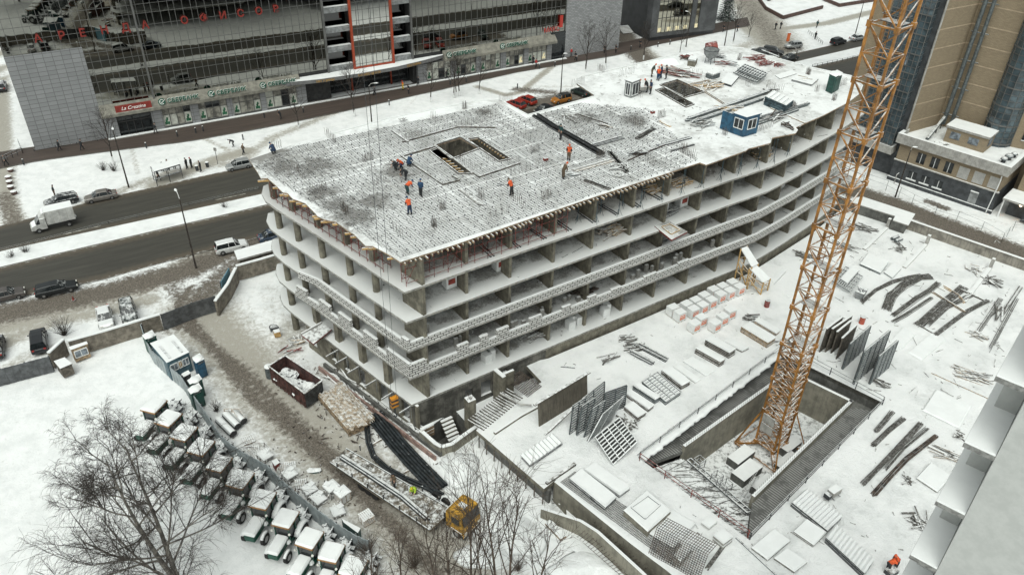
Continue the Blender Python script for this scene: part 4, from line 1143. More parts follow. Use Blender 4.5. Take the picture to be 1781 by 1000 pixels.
# shop row
M['shopw'] = mat('lit_shop_interior', (.30, .29, .25), .5, var=.3, sc=.8)
M['poster'] = mat('pale_poster', (.55, .56, .50), .5, var=.12)
M['leafg'] = mat('printed_green', (.03, .14, .07), .5, var=.3)
M['lit'] = mat('lit_window', (.75, .66, .42), .5, var=.1, emit=.35)
sr = random.Random(11)
def shop(s0, s1, lit=False):
 mb = MB(); fbox(mb, s0, s1, -.2, .3, 0, 4.0); mb.build('shop_back', M['steel_d'], OF)
 W_ = MB(); n = 4; w = (s1 - s0) / n
 for k in range(n):
  a, b = s0 + k * w + .06, s0 + (k + 1) * w - .06
  for z0, z1 in ((.4, 2.4), (2.5, 3.85)):
   mb = MB(); fbox(mb, a, b, .3, .36, z0, z1); m = M['shopw'] if sr.random() < .6 else (M['poster'] if sr.random() < .6 else M['glass'])
   if k in (0, 3) and z0 < 1: m = M['poster']
   o = mb.build('shop_window', m, OF)
   if k in (0, 3) and z0 < 1:
    mb = MB(); c = (a + b) / 2
    fbox(mb, c - .42, c + .42, .37, .38, .65, 1.15); fbox(mb, c - .25, c + .1, .37, .38, 1.15, 1.6); fbox(mb, c - .1, c + .22, .37, .38, 1.45, 1.95)
    q = mb.build('window_poster', M['leafg'] if not (lit and k == 3) else M['lit'], OF)
 mb = MB()
 for k in range(n + 1): fbox(mb, s0 + k * w - .05, s0 + k * w + .05, .3, .45, .3, 3.9)
 fbox(mb, s0, s1, .3, .44, 2.42, 2.5); fbox(mb, s0, s1, .3, .6, .25, .4); mb.build('shop_frame', M['mull'], OF)
def pillar(s0, s1):
 mb = MB(); P = []; fbox(mb, s0, s1, 0, .75, 0, 4.0); uv = []
 for v in mb.v: uv.append(((Vector(v).dot(FU) + Vector(v).dot(FN)), v[2]))
 mb.build('pillar', M['stone'], OF, uv=uv)
for a, b in ((11.5, 13.5), (19.2, 21.0), (25.9, 27.3), (32.4, 33.4), (38.6, 39.6), (45.6, 47.4), (71.0, 73), (78.6, 79.8), (84.6, 85.8), (90.6, 91.9), (96.4, 97.6), (102.4, 103.6)): pillar(a, b)
for a, b in ((21.0, 25.9), (27.3, 32.4), (33.4, 38.6), (39.6, 45.6)): shop(a, b)
for a, b in ((73, 78.6), (79.8, 84.6), (85.8, 90.6), (91.9, 96.4), (97.6, 102.4)): shop(a, b, a > 90)
mb = MB(); fbox(mb, 13.5, 19.2, -.2, .1, 0, 4.0); fbox(mb, 47.4, 71, -2.5, -2.3, 0, 4.7); fbox(mb, 103.6, 107.4, -.2, .3, 0, 5.9); mb.each('entrance_glass', M['glass'], OF)
mb = MB()
for s in (13.6, 15, 16.2, 17.4, 19.1): fbox(mb, s - .06, s + .06, .1, .25, 0, 3.9)
fbox(mb, 13.5, 19.2, .1, .3, 2.4, 2.6); fbox(mb, 13.5, 19.2, .1, .4, 3.3, 3.95)
for s in range(48, 71, 2): fbox(mb, s - .05, s + .05, -2.3, -2.2, 0, 4.6)
mb.each('entrance_frame', M['mull_d'], OF)
mb = MB(); fbox(mb, 11.35, 107.4, .7, 1.5, 0, .16, 0, 1); mb.build('plinth_step', [M['conc_l'], M['snow']], OF)
# curved canopy over the entrance and recessed balconies
cp = [(39.5, .3), (44, 1.6), (50, 2.6), (58, 3.0), (66, 2.6), (72, 1.6), (77.5, .3)]
mb = MB(); mb.prism([tuple(W(s, d, 0).to_2d()) for s, d in cp] + [tuple(W(77.5, -.1, 0).to_2d()), tuple(W(39.5, -.1, 0).to_2d())], 4.45, 5.15, 0, 1)
mb.build('canopy', [mat('dark_fascia', (.16, .16, .16), .5, var=.1), M['snow']], OF)
mb = MB(); z = 5.2
while z < TOP:
 for a, b in ((52.7, 57.6), (66.1, 70.1)): fbox(mb, a, b, -1.0, -.1, z, z + 1.1, 0, 1)
 z += 3.7
mb.each('balcony_band', [M['bench'], M['snow']], OF)
mb = MB(); fbox(mb, 52.7, 57.6, -2.6, -2.5, 5, TOP); fbox(mb, 66.1, 70.1, -2.6, -2.5, 5, TOP); mb.each('recess_glass', mk_mirror('recess_mirror', (.10, .10, .10), .05), OF)
mb = MB(); fbox(mb, 57.5, 57.9, .1, .6, 5.0, TOP); fbox(mb, 65.8, 66.15, .1, .6, 5.0, TOP); fbox(mb, 57.9, 65.8, .26, .5, 5.2, 5.45); fbox(mb, 57.5, 57.8, -2, -1.8, 0, 4.5); fbox(mb, 66, 66.25, -2, -1.8, 0, 4.5)
mb.each('red_fin', mat('red_enamel', (.36, .055, .02), .4, var=.1), OF)
# ---- lettering
def text_part(name, txt, size, m, parent, pos, rot, ext_=.06, italic=0.0, align='LEFT', bold=0.0):
 cu = bpy.data.curves.new(name, 'FONT'); cu.body = txt; cu.size = size; cu.extrude = ext_; cu.align_x = align; cu.shear = italic; cu.offset = bold
 t = bpy.data.objects.new(name, cu); C.objects.link(t); dg = bpy.context.evaluated_depsgraph_get(); dg.update()
 me_ = bpy.data.meshes.new_from_object(t.evaluated_get(dg)); bpy.data.objects.remove(t); me_.name = name
 me_.materials.clear(); me_.materials.append(m); o = bpy.data.objects.new(name, me_); C.objects.link(o); o.parent = parent; o.location = pos; o.rotation_euler = rot; _kids.setdefault(parent.name, []).append(o); return o
FROT = (math.pi / 2, 0, FR)
M['redl'] = mat('red_letters', (.24, .026, .018), .5, var=.1); M['greenl'] = mat('green_letters', (.006, .09, .055), .5, var=.1, emit=.05); M['whitel'] = mat('white_letters', (.8, .8, .76), .5, var=.03, emit=.1)
T = thing('rooftop_lettering', 'spaced red capital letters fixed across the left half of the mirror facade', 'sign', FA + W(5, .3, 17.8))
for i, (s, chh) in enumerate(zip((4.9, 8.4, 11.5, 14.7, 17.9, 21.1, 27.4, 30.6, 33.9, 37.0, 40.2, 43.4), 'АРЕНДАОФИСОВ')):
 text_part('letter', chh, 1.75, M['redl'], T, W(s, .32, 17.8) - W(5, .3, 17.8), FROT, .1, bold=.03)
T = thing('cafe_sign', 'red shop sign with white handwriting above the entrance doors', 'sign', FA + W(13.7, 1.0, 4.7)); mb = MB()
o = W(13.7, 1.0, 4.7); q = lambda s, d, z: W(s, d, z) - o
mb.hexa([q(13.7, 1.35, 4.65), q(19.6, 1.35, 4.65), q(19.6, 1.15, 4.65), q(13.7, 1.15, 4.65), q(13.7, 1.35, 5.8), q(19.6, 1.35, 5.8), q(19.6, 1.15, 5.8), q(13.7, 1.15, 5.8)]); mb.build('sign_board', M['redl'], T)
text_part('lettering', 'La Creatina', .85, M['whitel'], T, q(14.6, 1.38, 4.95), FROT, .02, .35)
def bank(s, lab, dark=False):
 o = W(s, 1.0, 4.7); T = thing('bank_sign', lab, 'sign', FA + o, 0, 'green bank signs along the shop row')
 mb = MB(); n = 20; c = W(s + .65, 1.55, 5.35) - o
 R0 = [c + FU * math.cos(2 * math.pi * i / n) * .62 + Vector((0, 0, math.sin(2 * math.pi * i / n) * .62)) for i in range(n)]
 mb.loft([[p - FN * .12 for p in R0], R0], 0); mb.build('emblem', M['greenl'], T)
 mb = MB();
 pth = [c + FN * .02 + FU * math.cos(a) * .42 + Vector((0, 0, math.sin(a) * .42)) for a in [R(60 + k * 28) for k in range(10)]]
 mb.path(pth, .05, 5); mb.path([c + FN * .03 + FU * x + Vector((0, 0, z)) for x, z in ((-.28, .05), (-.02, -.15), (.5, .35))], .05, 5); mb.build('emblem_mark', M['whitel'], T)
 text_part('lettering', 'СБЕРБАНК', 1.0, M['greenl'], T, W(s + 1.55, 1.55, 5.0) - o, FROT, .08, bold=.025)
 text_part('lettering_edge', 'СБЕРБАНК', 1.0, M['whitel'], T, W(s + 1.55, 1.46, 5.0) - o, FROT, .03, bold=.06)
bank(20.7, 'green bank sign right beside the red shop sign'); bank(29.2, 'green bank sign above the middle shop windows, second from the red sign'); bank(38.6, 'green bank sign left of the curved canopy, behind bare branches')
bank(77.2, 'green bank sign just right of the curved canopy'); bank(89.9, 'green bank sign over the shops nearest the pale stone corner')
T = thing('canopy_lettering', 'small gold letters on the fascia of the curved canopy', 'sign', FA + W(50, 2.8, 4.6)); o = W(50, 2.8, 4.6)
gold = mat('gold_letters', (.45, .26, .06), .5, var=.1)
text_part('lettering', 'БИЗНЕС-ЦЕНТР', .62, gold, T, W(57.3, 3.02, 4.55) - o, FROT, .03); text_part('lettering', 'МАГАЗИНЫ', .62, gold, T, W(49, 2.62, 4.55) - o, (math.pi / 2, 0, FR - .07), .03); text_part('lettering', 'РЕСТОРАН', .62, gold, T, W(68, 2.4, 4.55) - o, (math.pi / 2, 0, FR + .17), .03)
T = thing('neon_sign', 'red glowing lettering on the dark glass beside the pale stone corner', 'sign', FA + W(101, .4, 6.5)); o = W(101, .4, 6.5)
rn = mat('red_neon', (.35, .03, .02), .5, var=.05, emit=.25)
text_part('lettering', 'МАКС', 1.4, rn, T, W(101.5, .45, 6.4) - o, FROT, .04); mb = MB(); fbox(mb, 105.6, 106.4, .3, .45, 7.0, 9.6); mb.v = [tuple(Vector(v) - o) for v in mb.v]; mb.build('sign_panel', rn, T)

# ================================================================ dark clad building beyond the side lane
DA, DB = G(1129, 72), G(1239, 58); DU = (DB - DA).normalized(); DN = Vector((DU.y, -DU.x, 0)); DL = (DB - DA).length
DK = thing('dark_building', 'dark grey clad building with tall yellowish lit windows beyond the lane', 'building', DA)
def WD(s, d, z): return DU * s + DN * d + Vector((0, 0, z))
def dbox(mb, s0, s1, d0, d1, z0, z1, mi=0, mt=None): mb.hexa([WD(s0, d1, z0), WD(s1, d1, z0), WD(s1, d0, z0), WD(s0, d0, z0), WD(s0, d1, z1), WD(s1, d1, z1), WD(s1, d0, z1), WD(s0, d0, z1)], mi, mt)
M['clad'] = mat('dark_cladding', (.045, .047, .05), .5, var=.15, sc=.5); M['clad2'] = mat('grey_cladding', (.085, .088, .092), .5, var=.15, sc=.5)
mb = MB(); dbox(mb, 0, DL, -24, 0, 0, 24, 0, 1); mb.build('wall', [M['clad'], M['snow']], DK)
mb = MB(); dbox(mb, -.2, 1.6, -2, .3, 1.6, 24); dbox(mb, 11.2, 12.4, 0, .3, 1.6, 24); dbox(mb, 13.6, DL + .2, 0, .3, 1.6, 24); dbox(mb, -.2, DL + .2, 0, .35, .9, 1.7); mb.build('pilaster', M['clad2'], DK)
for a, b in ((1.7, 11.1), (12.5, 13.5)):
 mb = MB(); dbox(mb, a, b, .02, .12, 1.8, 24); mb.build('window', mk_mirror('warm_mirror', (.42, .40, .33), .03), DK)
 mb = MB(); n = max(1, int((b - a) / 1.17))
 for k in range(n + 1): x = a + (b - a) * k / n; dbox(mb, x - .05, x + .05, .12, .2, 1.8, 24)
 for z in (5.2, 9.0, 12.8, 16.6): dbox(mb, a, b, .12, .2, z - .06, z + .06)
 mb.build('window_frame', M['mull_d'], DK)
for a in (2.0, 4.6, 7.0, 9.4, 12.6):
 mb = MB(); dbox(mb, a, a + .95, .13, .16, 2.0, 2.9); mb.build('lit_pane', M['lit'], DK)
T = thing('entrance_steps', 'snowy flight of steps at the side of the dark clad building', 'steps', G(1092, 58)); mb = MB()
sd_ = Vector((-DN.x, -DN.y, 0))
for k in range(6): mb.box(*(sd_ * (k * .5)).to_2d(), 0, 3.0, .5, .17 * (k + 1), math.atan2(DU.y, DU.x), 0, 1)
mb.build('step', [M['conc_l'], M['snow']], T)

# ================================================================ tan tower and its annex
M['tanb'] = mk_brick('tan_brick_wall', (.32, .255, .17), (.26, .205, .135), (.19, .155, .11), .5, .15, .02)
M['tand'] = mat('pale_brick_band', (.44, .35, .25), .8, var=.08); M['slate'] = mat('dark_slate_wall', (.055, .06, .065), .7, var=.2, sc=1)
TP = Vector((63.7, 123.6, 0)); TI = Vector((71.0, 127.9, 0)); TT = thing('apartment_tower', 'tall tan brick apartment tower with glazed bays and twin drain pipes', 'building', TP)
f2 = G(1712, 236, 8); f2 = TI + (Vector((f2.x, f2.y, 0)) - TI) * 1.0
def vwall(name, a, b, z0, z1, m, parent, org, d=0.0, th=.0):
 a, b = Vector((a[0], a[1], 0)), Vector((b[0], b[1], 0)); t = (b - a).normalized(); n = Vector((t.y, -t.x, 0)) * d; L = (b - a).length; mb = MB()
 P = [a + n, b + n, b + n, a + n]; P = [Vector((p.x - org.x, p.y - org.y, z)) for p, z in zip(P, (z0, z0, z1, z1))]
 mb.poly(P); return mb.build(name, m, parent, uv=[(0, z0), (L, z0), (L, z1), (0, z1)])
TH = 75
perp = (TI - TP).normalized(); frt = Vector((11.6, -11.2, 0)).normalized()
q0 = TP - frt * 7.2; q1 = q0 - frt * .1 + perp * .3; q2 = q1 - frt * 3.2
back_ = [TP, TI, f2, f2 + frt * 18 + perp * 4, f2 + frt * 18 + perp * 22, q2 + perp * 26, q2, q1, q0]
mb = MB(); mb.prism([((p - TP).x, (p - TP).y) for p in back_], 0, TH - .02, 0, 1)
TT_in = mb.build('tower_core', [M['slate'], M['snow']], TT)
for a, b in ((TP, TI), (TI, f2), (q2, q1)): vwall('brick_wall', a, b, 5.0 if a is q2 else 0, TH, M['tanb'], TT, TP, .04)
vwall('brick_wall', f2 + frt * 3.6 + perp * 0, f2 + frt * 18 + perp * 4, 0, TH, M['tanb'], TT, TP, .3)
# pale bands
mb = MB()
for a, b in ((TP, TI), (TI, f2)):
 z = 9.4
 while z < TH: mb.bar(Vector((*(a - TP).to_2d(), z)), Vector((*(b - TP).to_2d(), z)), .16, .16); z += 3.0
mb.build('brick_band', M['tand'], TT)
# glazed front
gl = mat('bay_glass', (.035, .045, .05), .05, .2, var=.5, sc=.6, alt=(.10, .14, .16))
mb = MB(); n = (TP - q0).normalized()
def fr(s, d, z): p = q0 + n * s + Vector((n.y, -n.x, 0)) * d; return Vector((p.x - TP.x, p.y - TP.y, z))
GL = (TP - q0).length
mb.hexa([fr(0, .9, 5.6), fr(GL - .8, 1.6, 5.6), fr(GL - .8, 0, 5.6), fr(0, 0, 5.6), fr(0, .9, TH), fr(GL - .8, 1.6, TH), fr(GL - .8, 0, TH), fr(0, 0, TH)]); mb.build('glazing', gl, TT)
mb = MB()
for k in range(9): x = (GL - .8) * k / 8; mb.bar(fr(x, .93 + .7 * k / 8, 5.6), fr(x, .93 + .7 * k / 8, TH), .08)
z = 5.6; k = 0
while z < TH: mb.bar(fr(0, .95, z), fr(GL - .8, 1.65, z), .07 if k % 3 else .16); mb.bar(fr(GL - .8, 0, z), fr(GL - .8, 1.65, z), .06); z += 1.0; k += 1
mb.build('glazing_frame', M['mull'], TT)
# curtains and blinds seen behind
mb = MB()
M['curtain'] = mat('pale_curtain', (.20, .23, .26), .5, var=.3, sc=1.5)
for k in range(26):
 z = 6.7 + 3 * rr.randint(0, 19); x = rr.uniform(.2, GL - 2.6); w = rr.choice((1.0, 1.9)); y = .93 + .7 * x / (GL - .8)
 mb.hexa([fr(x, y - .02, z), fr(x + w, y + .05, z), fr(x + w, y, z), fr(x, y - .1, z), fr(x, y - .02, z + 1.7), fr(x + w, y + .05, z + 1.9), fr(x + w, y, z + 1.9), fr(x, y - .1, z + 1.7)])
mb.build('curtain', M['curtain'], TT)
mb = MB(); mb.hexa([fr(-.3, 1.5, 4.2), fr(GL - .4, 2.0, 4.2), fr(GL - .4, 0, 4.2), fr(-.3, 0, 4.2), fr(-.3, 1.2, 5.5), fr(GL - .5, 1.9, 5.5), fr(GL - .5, 0, 5.5), fr(-.3, 0, 5.5)], 0, 1); mb.build('bay_base', [M['conc_l'], M['snow']], TT)
mb = MB(); mb.tube(Vector((0, 0, 0)) + Vector((.1, -.25, 5)), Vector((.1, -.25, TH)), .16, None, 8); mb.build('drain_pipe', M['conc_l'], TT)
# round glazed bay on the right
mb = MB(); bc = f2 + frt * 1.8; n_ = 14
ring = [Vector((math.cos(2 * math.pi * i / n_) * 2.3, math.sin(2 * math.pi * i / n_) * 2.3, 0)) + (bc - TP) for i in range(n_)]
mb.loft([[p + Vector((0, 0, z)) for p in ring] for z in (5, TH)]); mb.build('round_bay_glazing', gl, TT)
mb = MB()
for p in ring:
 q = bc - TP + (p - (bc - TP)) * 1.02; mb.bar(q + Vector((0, 0, 5)), q + Vector((0, 0, TH)), .07)
z = 5; k = 0
while z < TH:
 for i in range(n_):
  a, b = ring[i], ring[(i + 1) % n_]; c0 = bc - TP; mb.bar(c0 + (a - c0) * 1.02 + Vector((0, 0, z)), c0 + (b - c0) * 1.02 + Vector((0, 0, z)), .06 if k % 3 else .2)
 z += 1.0; k += 1
mb.build('round_bay_frame', M['mull'], TT)
# paired drain pipes in the inner corner
mb = MB()
for (dx, r) in ((.9, .34), (2.1, .30)):
 p = TI + (f2 - TI).normalized() * dx - TP + Vector((-.5, -.75, 0)); mb.tube(p + Vector((0, 0, 8.2)), p + Vector((0, 0, TH)), r, None, 10)
for k in range(13):
 z = 10 + 4.5 * k; p = TI + (f2 - TI).normalized() * 0.3 - TP + Vector((-.5, -.75, 0)); q = p + (f2 - TI).normalized() * 2.6; mb.bar(Vector((p.x, p.y, z)), Vector((q.x, q.y, z)), .14)
mb.build('flue_pipe', M['steel'], TT)
# windows of the far right facade
wa, wb = f2 + frt * 4.5 + perp * .2, f2 + frt * 18 + perp * 4; t = (wb - wa).normalized(); nn_ = Vector((t.y, -t.x, 0))
for z in range(9, 60, 3):
 for s in (1.4, 4.6, 8.2):
  c = wa + t * s + nn_ * .36 - TP; mb = MB(); mb.box(c.x, c.y, z, 1.5, .1, 1.6, math.atan2(t.y, t.x)); o = mb.build('window', M['glass'], TT)
  mb = MB(); c += nn_ * .08; mb.box(c.x, c.y, z - .1, 1.6, .14, .1, math.atan2(t.y, t.x)); mb.box(c.x, c.y, z, .07, .06, 1.6, math.atan2(t.y, t.x)); s_ = mb.build('window_sill', M['white'], o)
# annex
A0, A1 = Vector((62.9, 122.4, 0)), Vector((74.6, 111.1, 0)); AX = thing('annex_building', 'low annex with dark base, pale snowy parapet and small windows', 'building', A0)
at = (A1 - A0).normalized(); an = Vector((at.y, -at.x, 0)); ab = -an; AL = (A1 - A0).length; az = math.atan2(at.y, at.x)
def WA(s, d, z): return at * s - an * d + Vector((0, 0, z))      # d = depth inwards
def abox(name, s0, s1, d0, d1, z0, z1, m, par=None, mt=None):
 mb = MB(); mb.hexa([WA(s0, d0, z0), WA(s1, d0, z0), WA(s1, d1, z0), WA(s0, d1, z0), WA(s0, d0, z1), WA(s1, d0, z1), WA(s1, d1, z1), WA(s0, d1, z1)], 0, None if mt is None else 1)
 uv = [(Vector(v).dot(at) + Vector(v).dot(an), v[2]) for v in mb.v]
 return mb.build(name, [m] + ([mt] if mt else []), par or AX, uv=uv)
abox('base_wall', 0, AL, 0, 12, -.1, 3.5, M['slate']); abox('brick_wall', .1, AL - .1, .12, 12, 3.5, 6.6, M['tanb']); abox('sill_band', -.1, AL + .1, -.12, .3, 3.45, 3.62, M['conc_l'], None, M['snow'])
abox('plinth', -.2, AL + .2, -.35, .1, -.1, .5, M['slate'], None, M['snow'])
abox('parapet', -.5, AL + .5, -.7, .0, 6.6, 8.2, M['conc_l'], None, M['snow']); abox('parapet', AL - .1, AL + .5, .0, 12, 6.6, 8.2, M['conc_l'], None, M['snow']); abox('parapet', -.5, .1, .0, 3, 6.6, 8.2, M['conc_l'], None, M['snow'])
abox('roof', .0, AL, .0, 12, 6.6, 7.5, M['conc_l'], None, M['snowtop'])
for s in (3.9, 6.1, 8.3):
 o = abox('window', s - .65, s + .65, .04, .2, 4.1, 5.8, M['glass']);
 for a, b in ((s - .04, s + .04),): q = abox('window_frame', a, b, -.02, .04, 4.1, 5.8, M['white'], o)
for s in (3.5, 5.6, 7.7):
 o = abox('window', s - .65, s + .65, -.1, .1, 1.2, 2.4, M['glass']); q = abox('window_sill', s - .8, s + .8, -.25, -.1, 1.0, 1.2, M['white'], o); q = abox('window_frame', s - .04, s + .04, -.16, -.1, 1.2, 2.4, M['white'], o)
for s in (10.6, 12.9, 15.2):
 mb = MB()
 for k in range(9): mb.hexa([WA(s - .8, .0, 3.9 + k * .21), WA(s + .8, .0, 3.9 + k * .21), WA(s + .8, .15, 3.9 + k * .21), WA(s - .8, .15, 3.9 + k * .21), WA(s - .8, .1, 4.05 + k * .21), WA(s + .8, .1, 4.05 + k * .21), WA(s + .8, .2, 4.05 + k * .21), WA(s - .8, .2, 4.05 + k * .21)])
 mb.build('louvre', M['conc_l'], AX)
o = abox('door', 12.6, 13.8, -.1, .05, 0, 2.3, M['bench']); q = abox('door_light', 12.6, 13.8, -.3, -.1, 2.5, 2.65, M['white'])
mb = MB(); mb.tube(WA(AL - .3, -.5, 6.4), WA(AL - .3, -.25, 5.4), .08); mb.tube(WA(AL - .3, -.25, 5.4), WA(AL - .5, -.4, .1), .08); mb.build('drain_pipe', M['white'], AX)
mb = MB(); mb.tube(WA(1.4, -.1, 1.5), WA(1.4, -1.0, 1.5), .07); mb.tube(WA(1.4, -1.0, 1.5), WA(1.4, -1.0, -.1), .07); mb.build('vent_pipe', M['conc_l'], AX)
# hut on the annex roof
hut = thing('roof_hut', 'small tan brick hut with snowy flat roof on the annex roof', 'hut', A0 + WA(8.4, 5.2, 7.5)); hx = at; hy = -an; ha = az
mb = MB(); mb.box(0, 0, 0, 6.2, 3.6, 2.4, ha); uv = [(Vector(v).dot(at) + Vector(v).dot(an), v[2]) for v in mb.v]; mb.build('wall', M['tanb'], hut, uv=uv)
mb = MB(); mb.box(0, 0, 2.4, 6.7, 4.1, .35, ha, 0, 1); mb.build('roof', [M['conc_l'], M['snow']], hut)
for dx in (-1.6, 1.2):
 mb = MB(); c = at * dx + an * 1.83; mb.box(c.x, c.y, .8, 1.5, .1, 1.1, ha); mb.build('window', M['curtain'], hut)
mb = MB(); c = at * 3.13; mb.box(c.x, c.y, .8, .1, 1.5, 1.1, ha); mb.build('window', M['curtain'], hut)
T = thing('roof_duct', 'slanting snow dusted duct running up from the annex roof to the tower pipes', 'duct', A0 + WA(3.5, 1.2, 7.5)); mb = MB()
e = TI + Vector((.2, -1.2, 9.5)) - (A0 + WA(3.5, 1.2, 7.5)); mb.tube((0, 0, .4), e, .28, None, 8); mb.build('duct_tube', M['steel'], T); mb = MB()
for f in (.25, .6, .9): p = e * f; mb.bar(p, (p.x, p.y, 0), .12)
mb.bar((0, 0, 0), (0, 0, .5), .15); mb.build('duct_leg', M['steel_d'], T)
for i, (s, d, r) in enumerate(((AL - 1.4, 2.2, .55), (AL - 1.2, 3.8, .65), (AL - .9, 5.4, .5))):
 T = thing('roof_vent', ('snowy dark round vent nearest the parapet corner of the annex roof', 'largest round vent near the corner of the annex roof', 'smallest round vent on the annex roof, farthest from the parapet corner')[i], 'vent', A0 + WA(s, d, 7.5)); mb = MB(); mb.tube((0, 0, 0), (0, 0, .5), r * .6, None, 10); mb.build('vent_base', M['steel_d'], T); mb = MB(); mb.blob((0, 0, .5), r, r, r * .8, 0, 10, 4, .02); mb.build('vent_cowl', M['steel'], T)
T = thing('roof_debris', 'heap of snow covered boards lying in front of the roof hut', 'debris', A0 + WA(5.6, 2.2, 7.5)); mb = MB()
for k in range(7): mb.box(rr.uniform(-1, 1), rr.uniform(-.8, .8), rr.uniform(0, .3), rr.uniform(.8, 1.8), rr.uniform(.2, .8), .12, rr.uniform(0, 3))
mb.build('board_heap', M['conc_l'], T)
# right wing with carport roof and lamp
RW = thing('side_wing', 'tan brick wing at the right picture edge with a snowy lean-to roof and lit lamp', 'building', A1 + at * 1.2); mb = MB()
def wbox(name, s0, s1, d0, d1, z0, z1, m, mt=None):
 mb = MB(); mb.hexa([WA(s0, d0, z0), WA(s1, d0, z0), WA(s1, d1, z0), WA(s0, d1, z0), WA(s0, d0, z1), WA(s1, d0, z1), WA(s1, d1, z1), WA(s0, d1, z1)], 0, None if mt is None else 1)
 uv = [(Vector(v).dot(at) + Vector(v).dot(an), v[2]) for v in mb.v]; return mb.build(name, [m] + ([mt] if mt else []), RW, uv=uv)
wbox('brick_wall', .4, 16, 4, 18, 0, 8.5, M['tanb'], M['snow']); wbox('lean_to_roof', -.2, 14, -.6, 4, 3.0, 3.3, M['conc_l'], M['snow']); wbox('back_wall', .5, 14, 1.6, 3.9, 0, 3.0, M['slate'])
mb = MB(); mb.bar(WA(0, -.3, 0), WA(0, -.3, 3), .16); mb.bar(WA(7, -.3, 0), WA(7, -.3, 3), .16); mb.build('post', M['white'], RW)
mb = MB(); mb.blob(WA(2.2, .9, 2.4), .22, .22, .2, 0, 8, 4, 0, False); mb.build('lamp', mat('lit_lamp', (1, .75, .45), .5, var=0, emit=12), RW); wbox('low_fence', 3.0, 12, .2, .3, .2, 1.3, M['slate'])
T = thing('entrance_sign', 'small gold panel with a dark figure two on the tower wall', 'sign', f2 + frt * 5.2 + perp * .5 + Vector((0, 0, 9))); mb = MB(); mb.bar((0, 0, 0), (0, 0, 2.4), 1.3, .12, 0, (nn_.x, nn_.y, 0)); mb.build('sign_panel', mat('gold_panel', (.45, .26, .04), .5, var=.1), T)
text_part('numeral', '2', 1.7, M['glass'], T, nn_ * .12 + t * -.45 + Vector((0, 0, .5)), (math.pi / 2, 0, math.atan2(t.y, t.x)), .03)

# ================================================================ white stepped building the photographer stands on
c0 = Vector((15.70, 19.9, 0)); fe = Vector((.768, -.640, 0)).normalized(); be = Vector((.640, .768, 0)); WB = thing('white_building', 'white rendered building close on the right with snowy balcony slabs one above another', 'building', c0)
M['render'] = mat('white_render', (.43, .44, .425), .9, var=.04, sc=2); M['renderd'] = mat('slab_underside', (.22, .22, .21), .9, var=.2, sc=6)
def wq(name, s0, s1, b0, b1, z0, z1, mats, bev=False):
 P = lambda s, b, z: fe * s + be * b + Vector((0, 0, z)); mb = MB()
 mb.hexa([P(s0, b0, z0), P(s1, b0, z0), P(s1, b1, z0), P(s0, b1, z0), P(s0, b0, z1), P(s1, b0, z1), P(s1, b1, z1), P(s0, b1, z1)], 0, 1 if len(mats) > 1 else None); return mb.build(name, mats, WB)
wq('pier_wall', 1.02, 9, -.02, 7, 0, 47, [M['render']])
bw0 = G(1743, 688, 40.4) - c0; bs, bbk = bw0.dot(fe), bw0.dot(be)
wq('facade_wall', .28, 1.0, 2.6, 7, 0, 47, [M['render']])
k = 0
for z in (46.4, 43.4, 40.4, 37.4, 34.3, 31.3, 28.3, 25.3, 22.3, 19.3, 16.3, 13.3, 10.3, 7.3):
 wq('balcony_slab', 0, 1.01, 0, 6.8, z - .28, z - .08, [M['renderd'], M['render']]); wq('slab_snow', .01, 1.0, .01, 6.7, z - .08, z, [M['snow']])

# ================================================================ vehicles
M['tyre'] = mat('tyre_rubber', (.02, .02, .02), .8, snow=.3); M['rim'] = mat('alloy_rim', (.35, .35, .35), .35, .6, var=.1)
M['cglass'] = mat('car_glass', (.02, .024, .026), .08, snow=.40, var=.2); M['lamp'] = mat('lamp_glass', (.6, .6, .55), .2, var=.05); M['tail'] = mat('tail_lamp', (.35, .02, .015), .3, var=.05)
_paint = {}
def paint(col, snow):
 k = (col, snow)
 if k not in _paint: _paint[k] = mat('car_paint', col, .3, .15, snow=snow, var=.06, sc=2)
 return _paint[k]
def wheel(parent, x, y, r, w, name='wheel', hub=True):
 mb = MB(); n = 16; rings = []
 for (yy, rr_) in ((-w / 2, r * .55), (-w / 2, r * .92), (-w * .35, r), (w * .35, r), (w / 2, r * .92), (w / 2, r * .55)):
  rings.append([Vector((math.cos(2 * math.pi * i / n) * rr_, yy, math.sin(2 * math.pi * i / n) * rr_)) for i in range(n)])
 mb.loft(rings, 0); o = mb.build(name, M['tyre'], parent, (x, y, r))
 mb = MB(); s = 1 if y > 0 else -1; mb.tube((0, s * (w / 2 - .03), 0), (0, s * (w / 2 + .01), 0), r * .55, r * .5, 12); mb.build('rim', M['rim'], o); return o
